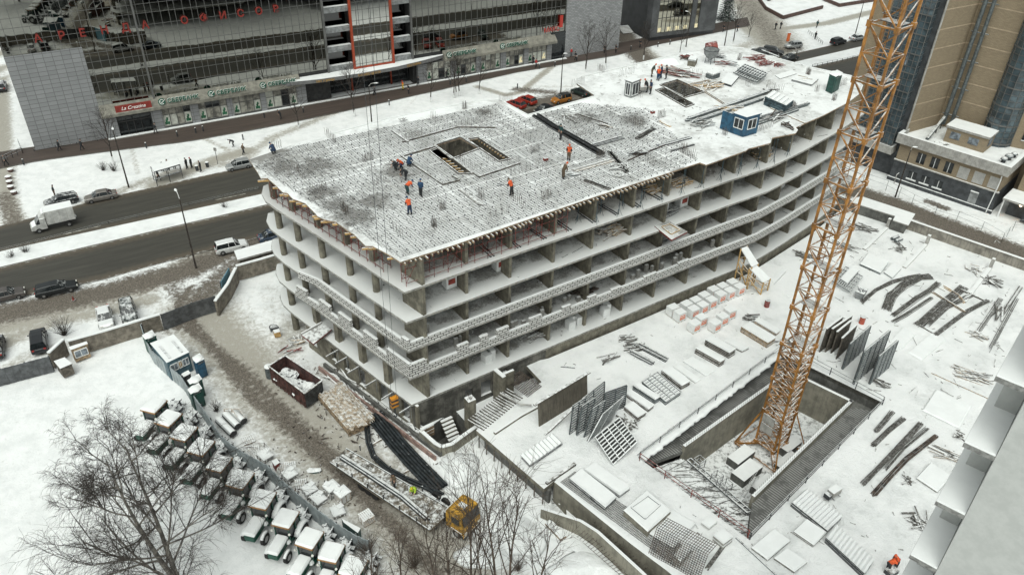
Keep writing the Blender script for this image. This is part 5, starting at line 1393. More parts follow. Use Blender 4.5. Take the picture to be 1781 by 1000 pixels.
def car(col, kind='sedan', L=4.5, Wd=1.78, snow=.35, roofcol=None):
 T = thing('parked_car', None, 'car'); m = paint(col, snow); h = {'sedan': 1.45, 'hatch': 1.5, 'suv': 1.7, 'wagon': 1.48}[kind]; w = Wd / 2
 S = [(-.5, .78, .55), (-.49, .93, .80), (-.42, 1, .95 if kind != 'suv' else 1.05), (-.2, 1, .92 if kind != 'suv' else 1.02), (.15, 1, .92 if kind != 'suv' else 1.04), (.24, 1, .90 if kind != 'suv' else 1.04), (.44, .95, .76 if kind != 'suv' else .92), (.49, .84, .6), (.5, .7, .45)]
 if kind == 'sedan': S[2] = (-.44, .97, .93)
 rings = []
 for f, kw, zt in S:
  x = f * L; a = w * kw; zb = .24 if abs(f) < .47 else .32
  rings.append([Vector((x, -a * .94, zb)), Vector((x, -a, zt * .55)), Vector((x, -a * .97, zt * .88)), Vector((x, -a * .86, zt)), Vector((x, a * .86, zt)), Vector((x, a * .97, zt * .88)), Vector((x, a, zt * .55)), Vector((x, a * .94, zb))])
 mb = MB(); mb.loft(rings, 0); mb.build('body', m, T, smooth=False)
 zb = .9 if kind != 'suv' else 1.02
 c = {'sedan': [(-.36, zb), (-.20, h - .03), (.02, h), (.10, h - .04), (.25, zb)], 'hatch': [(-.46, zb), (-.38, h - .06), (-.1, h), (.08, h - .03), (.25, zb)], 'suv': [(-.485, zb), (-.44, h - .08), (-.1, h), (.08, h - .04), (.24, zb)], 'wagon': [(-.48, zb), (-.42, h - .08), (-.1, h), (.06, h - .03), (.24, zb)]}[kind]
 rings = []
 for f, z in c:
  a0_ = w * .9; a = w * (.9 if z <= zb + .01 else .72); rings.append([Vector((f * L, -w * .9, zb - .02)), Vector((f * L, -a, z - (.05 if z > zb + .01 else 0))), Vector((f * L, -a * .9, z)), Vector((f * L, a * .9, z)), Vector((f * L, a, z - (.05 if z > zb + .01 else 0))), Vector((f * L, w * .9, zb - .02))])
 mb = MB(); mb.loft(rings, 1, True, lambda k, i: (0 if k in (1, 2) and i in (1, 2, 3) else 1)); mb.build('cabin', [paint(roofcol, snow) if roofcol else m, M['cglass']], T)
 mb = MB()
 for s in (-1, 1):
  for k, (f, z) in enumerate(c[1:4]): mb.bar((f * L + (.0), s * w * .73, z - .05), ((f + (-.03 if k == 0 else (.04 if k == 2 else .0))) * L, s * w * .91, zb - .02), .06)
 mb.build('pillar', m, T)
 r = .32 if kind != 'suv' else .36
 for x in (-.31, .31):
  for s in (-1, 1): wheel(T, x * L, s * (w - .09), r, .2)
 for s in (-1, 1):
  mb = MB(); mb.box(.475 * L, s * w * .62, .58, .12, .34, .13); mb.build('headlight', M['lamp'], T)
  mb = MB(); mb.box(-.485 * L, s * w * .68, .68, .08, .26, .2); mb.build('tail_light', M['tail'], T)
  mb = MB(); mb.box(.2 * L, s * (w + .07), .9, .12, .16, .12); mb.build('mirror', m, T)
 return T
def park(T, px, py, a, b, label, z=0.0, cat='car', group='cars parked along the streets', zz=.6):
 p = G(px, py, z + zz); T.location = (p.x, p.y, z + .02); T.rotation_euler = (0, 0, HD(a, b, z)); return tag(T, label, cat, group)
DKc, SV, WHc = (.025, .027, .03), (.30, .31, .31), (.62, .63, .62)
park(car(DKc, 'wagon', 4.8, snow=.45), 106, 348, (140, 345), (80, 358), 'dark wagon with a snowy roof half hidden behind the white box truck')
park(car((.20, .185, .17), 'sedan', 4.7, snow=.2), 175, 341, (200, 338), (150, 348), 'brownish grey sedan parked behind the white box truck')
park(car(SV, 'hatch', 4.2, snow=.35), 415, 287, (430, 284), (400, 290), 'silver hatchback parked at the kerb right of the bus shelter')
park(car(WHc, 'suv', 4.5, snow=.9), 403, 429, (385, 433), (425, 424), 'white crossover parked beside the street light near the fence')
park(car((.03, .05, .085), 'sedan', 4.4, snow=.4), 476, 409, (460, 412), (490, 405), 'dark blue sedan half hidden behind the raw building')
park(car((.022, .025, .027), 'wagon', 5.0, snow=.2), 98, 501, (70, 508), (130, 494), 'long black wagon at the edge of the near carriageway')
park(car((.10, .09, .085), 'sedan', 4.7, snow=.2), 8, 513, (-20, 520), (30, 508), 'grey brown sedan at the left picture edge behind the black wagon')
park(car(WHc, 'sedan', 4.5, snow=.9), 182, 551, (178, 535), (186, 570), 'white sedan nosed up to the brown concrete wall')
park(car((.03, .04, .038), 'suv', 4.5, snow=.5), 223, 543, (219, 528), (226, 560), 'dark green off-roader nosed up to the brown concrete wall')
park(car(DKc, 'suv', 4.6, snow=.25), 67, 592, (67, 612), (64, 575), 'black off-roader parked behind the grey metal fence')
park(car(DKc, 'sedan', 4.5, snow=.4), -8, 603, (-9, 620), (-8, 590), 'dark car cut off by the left picture edge beside the fence')
park(car((.30, .03, .02), 'hatch', 4.2, snow=.3), 898, 181, (912, 188), (885, 178), 'dark red hatchback left of the other red car behind the roof notch')
park(car((.35, .035, .02), 'hatch', 4.2, snow=.25), 917, 174, (930, 180), (905, 170), 'brighter red hatchback between the dark red one and the yellow car')
park(car((.42, .17, .035), 'suv', 4.2, snow=.15, roofcol=(.03, .03, .03)), 976, 173, (993, 171), (962, 178), 'yellow orange small crossover with a black roof behind the roof notch')
park(car(DKc, 'sedan', 4.4, snow=.1), 946, 190, (970, 183), (930, 198), 'black car mostly hidden under the edge of the raw roof')
park(car((.02, .035, .03), 'hatch', 4.3, snow=.2), 1010, 160, (1035, 172), (990, 155), 'dark green car with a plank on its roof at the right end of the notch')
park(car((.015, .016, .018), 'suv', 4.9, snow=.1), 1345, 90, (1330, 87), (1362, 93), 'black off-roader at the junction behind the far roof end')
park(car(SV, 'hatch', 4.3, snow=.4), 1380, 79, (1395, 78), (1366, 81), 'silver hatchback on the snowy corner of the junction')
park(car((.02, .024, .026), 'sedan', 4.7, snow=.15), 1373, 101, (1385, 98), (1355, 105), 'dark sedan waiting below the black off-roader at the junction')
park(car((.03, .03, .032), 'sedan', 4.4, snow=.3), 1322, 90, (1335, 92), (1310, 88), 'dark car with frost at the left of the junction group')
park(car(DKc, 'suv', 4.6, snow=.3), 1458, 73, (1442, 77), (1472, 70), 'black off-roader on the far carriageway before the junction')
park(car(SV, 'sedan', 4.6, snow=.6), 1492, 66, (1475, 69), (1508, 63), 'pale silver sedan in front of the black off-roader on the far carriageway')
park(car((.2, .03, .03), 'hatch', 4.2, snow=.3), 1520, 60, (1510, 62), (1530, 57), 'red car seen through the crane mast on the far carriageway')
park(car(DKc, 'suv', 4.6, snow=.5), 2, 150, (0, 165), (2, 130), 'dark car on the snowy lane at the left picture edge beside the office block')
# box truck
T = thing('box_truck', None, 'truck'); mw = mat('dirty_white_paint', (.50, .50, .48), .5, snow=.8, var=.12, streak=.2)
mb = MB(); mb.box(-.9, 0, 1.05, 3.7, 2.1, 2.0, 0, 0, 1)
mb.build('cargo_box', [mw, M['snow']], T); mb = MB()
for x in (-2.7, -1.8, -.9, 0, .9):
 for s in (-1, 1): mb.box(x, s * 1.06, 1.05, .05, .03, 2.0)
mb.build('box_rib', M['conc_l'], T); mb = MB()
ring = lambda x, z0, z1, w: [Vector((x, -w, z0)), Vector((x, -w, z1)), Vector((x, w, z1)), Vector((x, w, z0))]
mb.loft([ring(1.05, .5, 2.15, .95), ring(1.75, .5, 2.1, .95), ring(2.35, .5, 1.35, .95), ring(2.95, .5, 1.1, .85), ring(3.1, .5, .8, .8)]); mb.build('cab', mw, T)
mb = MB(); mb.loft([ring(1.8, 1.4, 2.06, .97), ring(2.32, 1.37, 1.4, .97)]); mb.hexa([(1.82, -.8, 2.06), (2.34, -.85, 1.42), (2.34, .85, 1.42), (1.82, .8, 2.06), (1.86, -.8, 2.10), (2.38, -.85, 1.44), (2.38, .85, 1.44), (1.86, .8, 2.10)]); mb.build('cab_glass', M['cglass'], T)
mb = MB(); mb.loft([ring(1.0, 2.15, 2.95, .85), ring(1.3, 2.15, 2.8, .8), ring(1.75, 2.12, 2.2, .7)]); mb.build('wind_deflector', mw, T); mb = MB(); mb.box(-.2, 0, .75, 5.4, .8, .28); mb.build('chassis', M['steel_d'], T)
for x in (-1.7, 2.2):
 for s in (-1, 1): wheel(T, x, s * .88, .38, .24)
for s in (-1, 1): mb = MB(); mb.box(3.05, s * .62, .8, .1, .3, .2); mb.build('headlight', M['lamp'], T)
park(T, 95, 386, (130, 380), (60, 396), 'white box truck with a snowy box driving on the far carriageway', cat='truck', group=None, zz=.8)

# ================================================================ tractors
M['trg'] = mat('tractor_green', (.008, .07, .045), .45, snow=.2, var=.15); M['snowcap'] = M['snow']
T = thing('tractor', None, 'tractor'); KT = {'o': T}
rr2 = lambda x, w, z0, z1: [Vector((x, -w, z0)), Vector((x, -w, z1)), Vector((x, w, z1)), Vector((x, w, z0))]
mb = MB(); mb.loft([rr2(.35, .46, .85, 1.58), rr2(2.05, .44, .85, 1.5), rr2(2.2, .4, .85, 1.3)]); mb.build('hood', M['trg'], T)
mb = MB()
def pillow(mb, x0, x1, w, z, h):
 mb.loft([[Vector((x, -w * k, z - .03)), Vector((x, -w * k * 1.04, z + h * .5 * k2)), Vector((x, -w * .8 * k, z + h * k2)), Vector((x, w * .8 * k, z + h * k2)), Vector((x, w * k * 1.04, z + h * .5 * k2)), Vector((x, w * k, z - .03))] for x, k, k2 in ((x0, .92, .4), (x0 + .12, 1, .9), ((x0 + x1) / 2, 1.02, 1), (x1 - .12, 1, .9), (x1, .92, .35))])
pillow(mb, .38, 2.22, .50, 1.52, .28); mb.build('hood_snow', M['snow'], T)
mb = MB(); pillow(mb, -1.25, .48, .76, 2.78, .24); mb.build('roof_snow', M['snow'], T)
mb = MB(); mb.box(-.4, 0, 2.66, 1.85, 1.55, .12); mb.build('cab_roof', mat('rusty_roof_rim', (.30, .15, .05), .6, snow=.2), T)
mb = MB(); mb.loft([[Vector((-1.2, -.72, 1.0)), Vector((.35, -.6, 1.0)), Vector((.35, .6, 1.0)), Vector((-1.2, .72, 1.0))], [Vector((-1.2, -.68, 2.66)), Vector((.4, -.62, 2.66)), Vector((.4, .62, 2.66)), Vector((-1.2, .68, 2.66))]]); mb.build('cab_glass', M['cglass'], T)
mb = MB()
for x, y in ((-1.22, .72), (.38, .63), (-.5, .72)):
 for s in (-1, 1): mb.bar((x, s * y, .9), (x, s * y * .97, 2.68), .09)
mb.box(-.4, 0, .75, 1.7, 1.35, .35); mb.build('cab_frame', M['trg'], T)
mb = MB(); mb.box(.6, 0, .55, 2.6, .5, .45); mb.box(-1.2, 0, .5, .9, .6, .6); mb.bar((-1.6, -.4, .7), (-2.2, -.4, .5), .1); mb.bar((-1.6, .4, .7), (-2.2, .4, .5), .1); mb.bar((-2.2, -.5, .5), (-2.2, .5, .5), .1); mb.bar((-1.5, 0, 1.2), (-2.1, 0, .9), .08); mb.build('chassis', M['steel_d'], T)
for s in (-1, 1):
 wheel(T, -.95, s * .92, .78, .42, 'rear_wheel'); wheel(T, 1.45, s * .82, .52, .3, 'front_wheel')
 mb = MB(); mb.loft([[Vector((-.95 + math.cos(a) * r, s * y, .78 + math.sin(a) * r)) for (r, y) in ((.84, .68), (1.02, .70), (1.06, .92), (1.02, 1.16), (.84, 1.16))] for a in [R(25 + k * 19) for k in range(8)]]); mb.build('fender_snow', M['snow'], T, smooth=True)
 mb = MB(); mb.loft([[Vector((1.45 + math.cos(a) * r, s * y, .52 + math.sin(a) * r)) for (r, y) in ((.54, .68), (.66, .72), (.68, .82), (.66, .93), (.54, .97))] for a in [R(40 + k * 20) for k in range(6)]]); mb.build('tyre_snow', M['snow'], T, smooth=True)
 mb = MB(); mb.blob((.55, s * .52, 1.15), .25, .2, .25, 0, 7, 3); mb.build('step_snow', M['snow'], T)
 mb = MB(); mb.tube((.55, s * .72, 2.1), (.62, s * .78, 2.25), .1, None, 8); mb.build('work_lamp', M['lamp'], T)
mb = MB()
for x, y in ((-1.7, -.5), (-1.9, .1), (-1.7, .6), (-2.5, -.3), (-2.6, .4)): mb.bar((-1.4, y * .6, .8), (x - .7, y, 1.1), .12); mb.bar((x - .7, -.8, .6), (x - .7, .8, .6), .12); mb.bar((x - .4, y, 1.2), (x - .5, y, .1), .1)
mb.box(-2.6, 0, .3, .5, 1.6, .35); mb.build('rear_implement', M['steel_d'], T); mb = MB()
for k in range(8): mb.blob((-1.7 - rr.random() * 1.1, rr.uniform(-.5, .5), .8 + rr.random() * .3), .3, .25, .2, 0, 7, 3)
mb.build('hitch_snow', M['snow'], T)
words = ['first', 'second', 'third', 'fourth', 'fifth', 'sixth', 'seventh', 'eighth', 'ninth', 'tenth', 'eleventh', 'twelfth']
tr_hd = HD((455, 870), (427, 908), 0)
tp = [(614, 989), (577, 961), (538, 938), (497, 903), (457, 872), (418, 837), (381, 806), (350, 780), (320, 756), (293, 731), (268, 708)]
for i, (x, y) in enumerate(tp):
 p = G(x, y, 2.9); f = Vector((math.cos(tr_hd), math.sin(tr_hd)))
 put(KT, (p.x + f.x * .4, p.y + f.y * .4, 0), tr_hd + rr.uniform(-.08, .08), 'green tractor under thick snow, %s in the row from the bottom edge' % words[i], 'tractor', 'row of snow covered green tractors', 1.1 + rr.uniform(-.05, .06))

# ================================================================ people
def skin_mesh(J, E, Rd, root):
 me_ = bpy.data.meshes.new('body'); me_.from_pydata([J[k] for k in J], [(list(J).index(a), list(J).index(b)) for a, b in E], [])
 o = bpy.data.objects.new('tmp', me_); C.objects.link(o); md = o.modifiers.new('s', 'SKIN'); sk = me_.skin_vertices[0].data
 for i, k in enumerate(J):
  r = Rd[k]; sk[i].radius = (r, r) if isinstance(r, (int, float)) else r; sk[i].use_root = (k == root)
 md.use_smooth_shade = True; sb = o.modifiers.new('ss', 'SUBSURF'); sb.levels = 1; sb.render_levels = 1
 dg = bpy.context.evaluated_depsgraph_get(); dg.update(); out = bpy.data.meshes.new_from_object(o.evaluated_get(dg)); bpy.data.objects.remove(o); return out
def pose(kind):
 J = {}
 def P(k, x, y, z): J[k] = Vector((x, y, z))
 bend = {'stand': .04, 'walk': .08, 'bend': 1.15, 'crouch': .75, 'lean': .45, 'sit': .1}[kind]
 hz = {'crouch': .52, 'sit': .5}.get(kind, .95); hx = -.12 if kind in ('bend', 'crouch') else 0
 P('pel', hx, 0, hz); s, c = math.sin(bend), math.cos(bend)
 U = lambda d, y, o=0: (hx + s * d + c * o, y, hz + c * d - s * o)
 P('wst', *U(.22, 0)); P('chs', *U(.42, 0)); P('nck', *U(.60, 0)); P('hd0', *U(.70, 0, .03)); P('hd1', *U(.84, 0, .06))
 for n, y in (('l', 1), ('r', -1)):
  sh = Vector(U(.54, .19 * y)); J['sh' + n] = sh
  P('hp' + n, hx, .10 * y, hz - .04)
  if kind == 'walk': st = .28 * y; P('kn' + n, st * .6 + .05, .1 * y, .52); P('an' + n, st - .03, .1 * y, .09); P('to' + n, st + .16, .11 * y, .05); J['el' + n] = sh + Vector((-.12 * y, .06 * y, -.28)); J['ha' + n] = sh + Vector((-.10 * y + .12, .06 * y, -.52))
  elif kind == 'crouch': P('kn' + n, .30, .16 * y, .50); P('an' + n, -.05, .14 * y, .09); P('to' + n, .14, .15 * y, .05); J['el' + n] = sh + Vector((.08, .06 * y, -.28)); J['ha' + n] = sh + Vector((.30, -.02 * y, -.42))
  elif kind == 'sit': P('kn' + n, .42, .12 * y, .5); P('an' + n, .42, .12 * y, .09); P('to' + n, .58, .12 * y, .05); J['el' + n] = sh + Vector((.05, .05 * y, -.28)); J['ha' + n] = sh + Vector((.28, 0, -.32))
  else:
   w = .14 if kind in ('bend', 'lean') else .1; P('kn' + n, .03, w * y, .5); P('an' + n, -.03 + (.06 * y), w * y * 1.1, .09); P('to' + n, .16 + (.06 * y), w * y * 1.15, .05)
   if kind == 'stand': J['el' + n] = sh + Vector((-.02, .07 * y, -.29)); J['ha' + n] = sh + Vector((.12, .04 * y, -.53))
   else: J['el' + n] = sh + Vector((.06, .04 * y, -.28)); J['ha' + n] = sh + Vector((.16, -.03 * y, -.53))
 E = [('pel', 'wst'), ('wst', 'chs'), ('chs', 'nck'), ('nck', 'hd0'), ('hd0', 'hd1')]
 for n in 'lr': E += [('chs', 'sh' + n), ('sh' + n, 'el' + n), ('el' + n, 'ha' + n), ('pel', 'hp' + n), ('hp' + n, 'kn' + n), ('kn' + n, 'an' + n), ('an' + n, 'to' + n)]
 Rd = {'pel': .185, 'wst': .19, 'chs': .215, 'nck': .07, 'hd0': .10, 'hd1': .09}
 for n in 'lr': Rd.update({'sh' + n: .115, 'el' + n: .08, 'ha' + n: .042, 'hp' + n: .135, 'kn' + n: .10, 'an' + n: .075, 'to' + n: .055})
 me_ = skin_mesh(J, E, Rd, 'pel'); reg = {}
 for k in J: reg[k] = 0 if k in ('wst', 'chs', 'shl', 'shr', 'ell', 'elr') else 1 if k[:2] in ('hp', 'kn') or k == 'pel' else 2 if k in ('hd0', 'hd1', 'nck', 'hal', 'har') else 3
 vm = {'chs': 4, 'wst': 4, 'shl': 4, 'shr': 4, 'nck': 4}
 bm = bmesh.new(); bm.from_mesh(me_)
 for f in bm.faces:
  ce = f.calc_center_median(); k = min(J, key=lambda q: (J[q] - ce).length - (.06 if q in ('chs', 'wst') else 0)); f.material_index = vm.get(k, reg[k]); f.smooth = True
 for n, y in (('l', 1), ('r', -1)):      # fingers and thumb
  h = J['ha' + n]; d = (h - J['el' + n]).normalized(); sd = d.cross(Vector((1, 0, 0))).normalized()
  for q, (o_, ln) in enumerate(((-.03, .075), (-.01, .09), (.01, .085), (.03, .065), (-.045, .05))):
   p0 = h + sd * o_ + d * (.0 if q == 4 else .02); dd = (d * .9 + Vector((.35, 0, 0)) + sd * (o_ * (6 if q < 4 else 14))).normalized(); p1 = p0 + dd * (ln + .02)
   a = dd.cross(Vector((0, 1, .3))).normalized() * .009; b = dd.cross(a).normalized() * .009
   vs_ = [bm.verts.new(p) for p in (p0 + a, p0 + b, p0 - a, p0 - b, p1 + a * .6, p1 + b * .6, p1 - a * .6, p1 - b * .6)]
   for q4 in ((0, 1, 5, 4), (1, 2, 6, 5), (2, 3, 7, 6), (3, 0, 4, 7), (4, 5, 6, 7)): bm.faces.new([vs_[i] for i in q4]).material_index = 2
 hd = J['hd1']; fw = Vector((c, 0, -s)); up = Vector((s, 0, c)); nz = hd + fw * .10 - up * .03
 vs_ = [bm.verts.new(p) for p in (nz + Vector((0, .018, 0)), nz - Vector((0, .018, 0)), nz + up * .05, nz + fw * .03 - up * .01)]
 for q4 in ((0, 1, 3), (1, 2, 3), (2, 0, 3)): bm.faces.new([vs_[i] for i in q4]).material_index = 2
 bm.to_mesh(me_); bm.free(); return me_, hd, up
POSE = {k: pose(k) for k in ('stand', 'walk', 'bend', 'crouch', 'lean', 'sit')}
SK = mat('skin', (.42, .25, .18), .6, var=.05); BT = mat('boots', (.02, .02, .02), .7, var=.1); HR = mat('dark_hair', (.03, .02, .015), .8, var=.1)
_cl = {}
def cloth(c):
 if c not in _cl: _cl[c] = mat('cloth', c, .85, var=.2, sc=6, local=True)
 return _cl[c]
CO_ = dict(orange=(.70, .11, .03), blue=(.02, .06, .13), dark=(.025, .028, .032), navy=(.02, .04, .09), brown=(.12, .085, .055), olive=(.05, .06, .045), teal=(.02, .06, .06), red=(.45, .03, .03), yellow=(.75, .55, .03), lime=(.45, .65, .05), grey=(.12, .12, .12), white=(.7, .7, .7), green=(.03, .10, .05))
def person(px, py, z, kind, face, jacket, legs, vest=None, hat=None, label='', group=None, sc=1.04, cat='person', x3=None):
 me_, hd, up = POSE[kind]; m2 = me_.copy()
 for c in (CO_[jacket], CO_[legs]): m2.materials.append(cloth(c))
 m2.materials.append(SK); m2.materials.append(BT); m2.materials.append(cloth(CO_[vest or jacket]))
 T = thing('person', label, cat, x3 or G(px, py, z + .04), face, group); o = bpy.data.objects.new('body', m2); C.objects.link(o); o.parent = T; T.scale = (sc, sc, sc)
 mb = MB()
 mb.blob(hd + up * .0 - Vector((0, 0, 0)), .125, .115, .15, 0, 10, 4, 0.01); mb.build('helmet' if hat in ('orange', 'white', 'yellow', 'blue') else 'hat' if hat else 'hair', cloth(CO_[hat]) if hat else HR, T, smooth=True)
 return T
RG, PG = 'building workers on the raw roof', 'people walking by the office block'
RF = 21.12
for a in (
 (477, 268, RF, 'crouch', 2.5, 'navy', 'navy', None, 'blue', 'worker in navy crouching alone at the dark left end of the raw roof', RG),
 (690, 296, RF, 'crouch', 3.4, 'dark', 'dark', None, 'grey', 'worker in dark clothes crouching leftmost in the trio beside the shaft', RG),
 (699, 293, RF, 'crouch', 4.0, 'navy', 'navy', 'orange', 'orange', 'crouching worker with an orange vest in the middle of the trio by the shaft', RG),
 (711, 290, RF, 'crouch', 1.0, 'blue', 'blue', None, 'blue', 'worker in bright blue crouching rightmost in the trio at the shaft corner', RG),
 (706, 313, RF, 'bend', 3.6, 'dark', 'dark', None, 'dark', 'worker in black bending over just below the crouching trio', RG),
 (709, 338, RF, 'bend', .8, 'navy', 'teal', 'orange', 'blue', 'bending worker with an orange vest and blue hood left of the man in blue', RG),
 (732, 342, RF, 'stand', 1.2, 'blue', 'dark', None, 'blue', 'standing man in a blue jacket and black trousers near the shaft', RG),
 (713, 374, RF, 'lean', 2.2, 'dark', 'navy', 'orange', 'blue', 'nearest worker to the sharp roof corner, orange vest and leaning', RG),
 (890, 340, RF, 'lean', 2.6, 'dark', 'dark', 'orange', 'brown', 'worker with an orange vest alone right of the large shaft', RG),
 (975, 243, RF, 'stand', 3.8, 'teal', 'dark', None, 'teal', 'worker in dark green standing by the long dark cable bundle', RG),
 (989, 279, RF, 'stand', 4.6, 'dark', 'brown', 'orange', 'orange', 'worker with an orange helmet and vest below the long cable bundle', RG),
 (979, 311, RF, 'lean', .5, 'brown', 'brown', None, 'orange', 'worker in all brown clothes with an orange helmet bending forward', RG),
 (1133, 134, RF, 'lean', 0, 'olive', 'brown', None, 'orange', 'leftmost of the four workers standing by the plank heap, in olive', RG),
 (1144, 141, RF, 'stand', 1.5, 'navy', 'blue', 'orange', 'orange', 'worker seen from behind with a bright orange vest by the plank heap', RG),
 (1149, 137, RF, 'stand', 2.8, 'navy', 'navy', None, 'orange', 'worker in navy with an orange helmet right of the orange vest', RG),
 (1158, 138, RF, 'stand', 3.1, 'dark', 'dark', None, 'dark', 'rightmost worker of the plank heap group, all in black', RG),
 (1110, 163, RF, 'stand', 0, 'dark', 'dark', None, 'orange', 'worker squeezed between the grey stove booth and the snowy barrow', RG),
 (1125, 161, RF, 'lean', 3.2, 'dark', 'dark', None, 'orange', 'worker with an orange helmet behind the snowy barrow', RG),
 (1131, 164, RF, 'stand', 3.4, 'navy', 'dark', None, 'dark', 'worker in dark clothes rightmost by the snowy barrow', RG),
 (1543, 991, PZ, 'bend', 0.2, 'dark', 'dark', 'orange', 'red', 'left of the two orange vested workers handling a box at the bottom edge', 'pair of orange vested workers in the yard'),
 (1556, 987, PZ, 'lean', 3.3, 'dark', 'dark', 'orange', 'orange', 'right of the two orange vested workers handling a box at the bottom edge', 'pair of orange vested workers in the yard'),
 (277, 314, 0, 'walk', 3.5, 'dark', 'dark', None, 'dark', 'person in black stepping off at the left end of the bus shelter', PG),
 (284, 296, .0, 'sit', 4.9, 'dark', 'dark', None, 'grey', 'person in black sitting at the left inside the bus shelter', PG),
 (294, 296, 0, 'stand', 4.7, 'dark', 'dark', None, 'brown', 'person standing inside the bus shelter', PG),
 (306, 292, 0, 'sit', 4.7, 'dark', 'grey', None, 'dark', 'person in dark clothes sitting at the right inside the bus shelter', PG),
 (326, 294, 0, 'stand', 3.0, 'dark', 'dark', None, 'dark', 'taller of the two people in black right of the bus shelter', PG),
 (334, 293, 0, 'stand', 3.1, 'dark', 'dark', None, 'red', 'shorter person in black with a red hat right of the bus shelter', PG),
 (350, 299, 0, 'stand', 3.3, 'dark', 'dark', None, 'brown', 'person in black carrying a red bag at the bus stop', PG),
 (406, 255, 0, 'bend', 3.5, 'dark', 'dark', None, 'dark', 'street sweeper bending over on the snow beside the path', PG),
 (424, 269, 0, 'walk', 1.0, 'brown', 'dark', None, 'brown', 'person in a brown coat walking behind the silver hatchback', PG),
 (96, 342, 0, 'stand', .5, 'dark', 'brown', None, 'dark', 'person in black standing behind the dark wagon', PG),
 (12, 288, 0, 'walk', 3.3, 'grey', 'dark', None, 'grey', 'person in grey walking at the left picture edge', PG),
 (104, 262, 0, 'walk', .6, 'dark', 'dark', None, None, 'left of two dark walkers below the grey stone corner', PG),
 (143, 261, 0, 'walk', .6, 'dark', 'dark', None, None, 'right of two dark walkers below the grey stone corner', PG),
 (271, 232, 0, 'walk', .6, 'dark', 'grey', None, None, 'person walking past the wide shop pillar beside the red sign', PG),
 (489, 207, 0, 'lean', 3.6, 'dark', 'dark', None, 'dark', 'person in black where the beige path meets the pavement', PG),
 (701, 157, 0, 'stand', 3.8, 'yellow', 'yellow', 'orange', 'red', 'person in bright yellow and orange on the brown pavement', PG),
 (711, 163, 0, 'stand', 3.8, 'dark', 'dark', None, 'dark', 'person in black right beside the bright yellow one', PG),
 (651, 166, 0, 'walk', .6, 'grey', 'dark', None, 'dark', 'person walking on the pavement beside the curved street lamp', PG),
 (727, 149, 0, 'walk', .6, 'dark', 'dark', None, 'dark', 'person in black near the right end of the dark entrance', PG),
 (777, 138, 0, 'walk', .6, 'dark', 'dark', None, 'dark', 'person in black between the bare street trees', PG),
 (927, 112, 0, 'walk', .6, 'dark', 'dark', None, 'dark', 'person in black walking beside the one in red', PG),
 (932, 118, 0, 'walk', .6, 'red', 'dark', None, 'dark', 'person in a red jacket on the brown pavement', PG),
 (993, 99, 0, 'walk', .6, 'red', 'grey', None, 'white', 'person in dull red with a white hat near the dark shop corner', PG),
 (1001, 105, 0, 'walk', 3.6, 'dark', 'dark', None, 'dark', 'person in black near the dark shop corner', PG),
 (1051, 93, 0, 'stand', 3.9, 'dark', 'dark', None, 'dark', 'person in black below the pale stone corner behind the tree', PG),
 (1071, 92, 0, 'stand', 3.9, 'dark', 'dark', None, 'dark', 'person in black at the lane corner by the pale stone wall', PG),
 (1113, 83, 0, 'walk', 3.9, 'dark', 'dark', None, 'dark', 'person in black crossing the side lane', PG),
 (1258, 56, 0, 'walk', 3.6, 'dark', 'dark', None, 'dark', 'left of two walkers on the pavement beyond the dark building', PG),
 (1282, 56, 0, 'walk', 3.6, 'dark', 'dark', None, 'dark', 'right of two walkers on the pavement beyond the dark building', PG),
 (1348, 52, 0, 'walk', .6, 'dark', 'dark', None, 'dark', 'left of the pair walking at the snowy junction', PG),
 (1357, 51, 0, 'walk', .6, 'dark', 'dark', None, 'dark', 'right of the pair walking at the snowy junction', PG),
 (1420, 49, 0, 'walk', .6, 'teal', 'dark', None, 'dark', 'person walking along the light path beyond the junction', PG),
 (1417, 69, 0, 'stand', .6, 'dark', 'dark', None, 'dark', 'person in black by the low fence beside the parked cars', PG)):
 person(*a)
tb = G(672, 840, 1.25)
person(686, 847, 1.2, 'stand', 4.0, 'brown', 'dark', None, 'dark', 'worker in a brown jacket standing on the long trailer')
person(721, 857, 1.2, 'crouch', 4.4, 'lime', 'lime', None, 'yellow', 'worker in lime green with a yellow helmet crouching on the long trailer')
T = thing('hand_box', 'dark crate between the two orange vested workers', 'crate', G(1549, 996, PZ)); mb = MB(); mb.box(0, 0, 0, 1.0, .7, .45, .5); mb.build('crate_body', M['steel_d'], T); mb = MB(); mb.box(0, 0, .45, .9, .6, .06, .5); mb.build('crate_lid', M['conc_d'] if 'conc_d' in M else M['wood_d'], T)

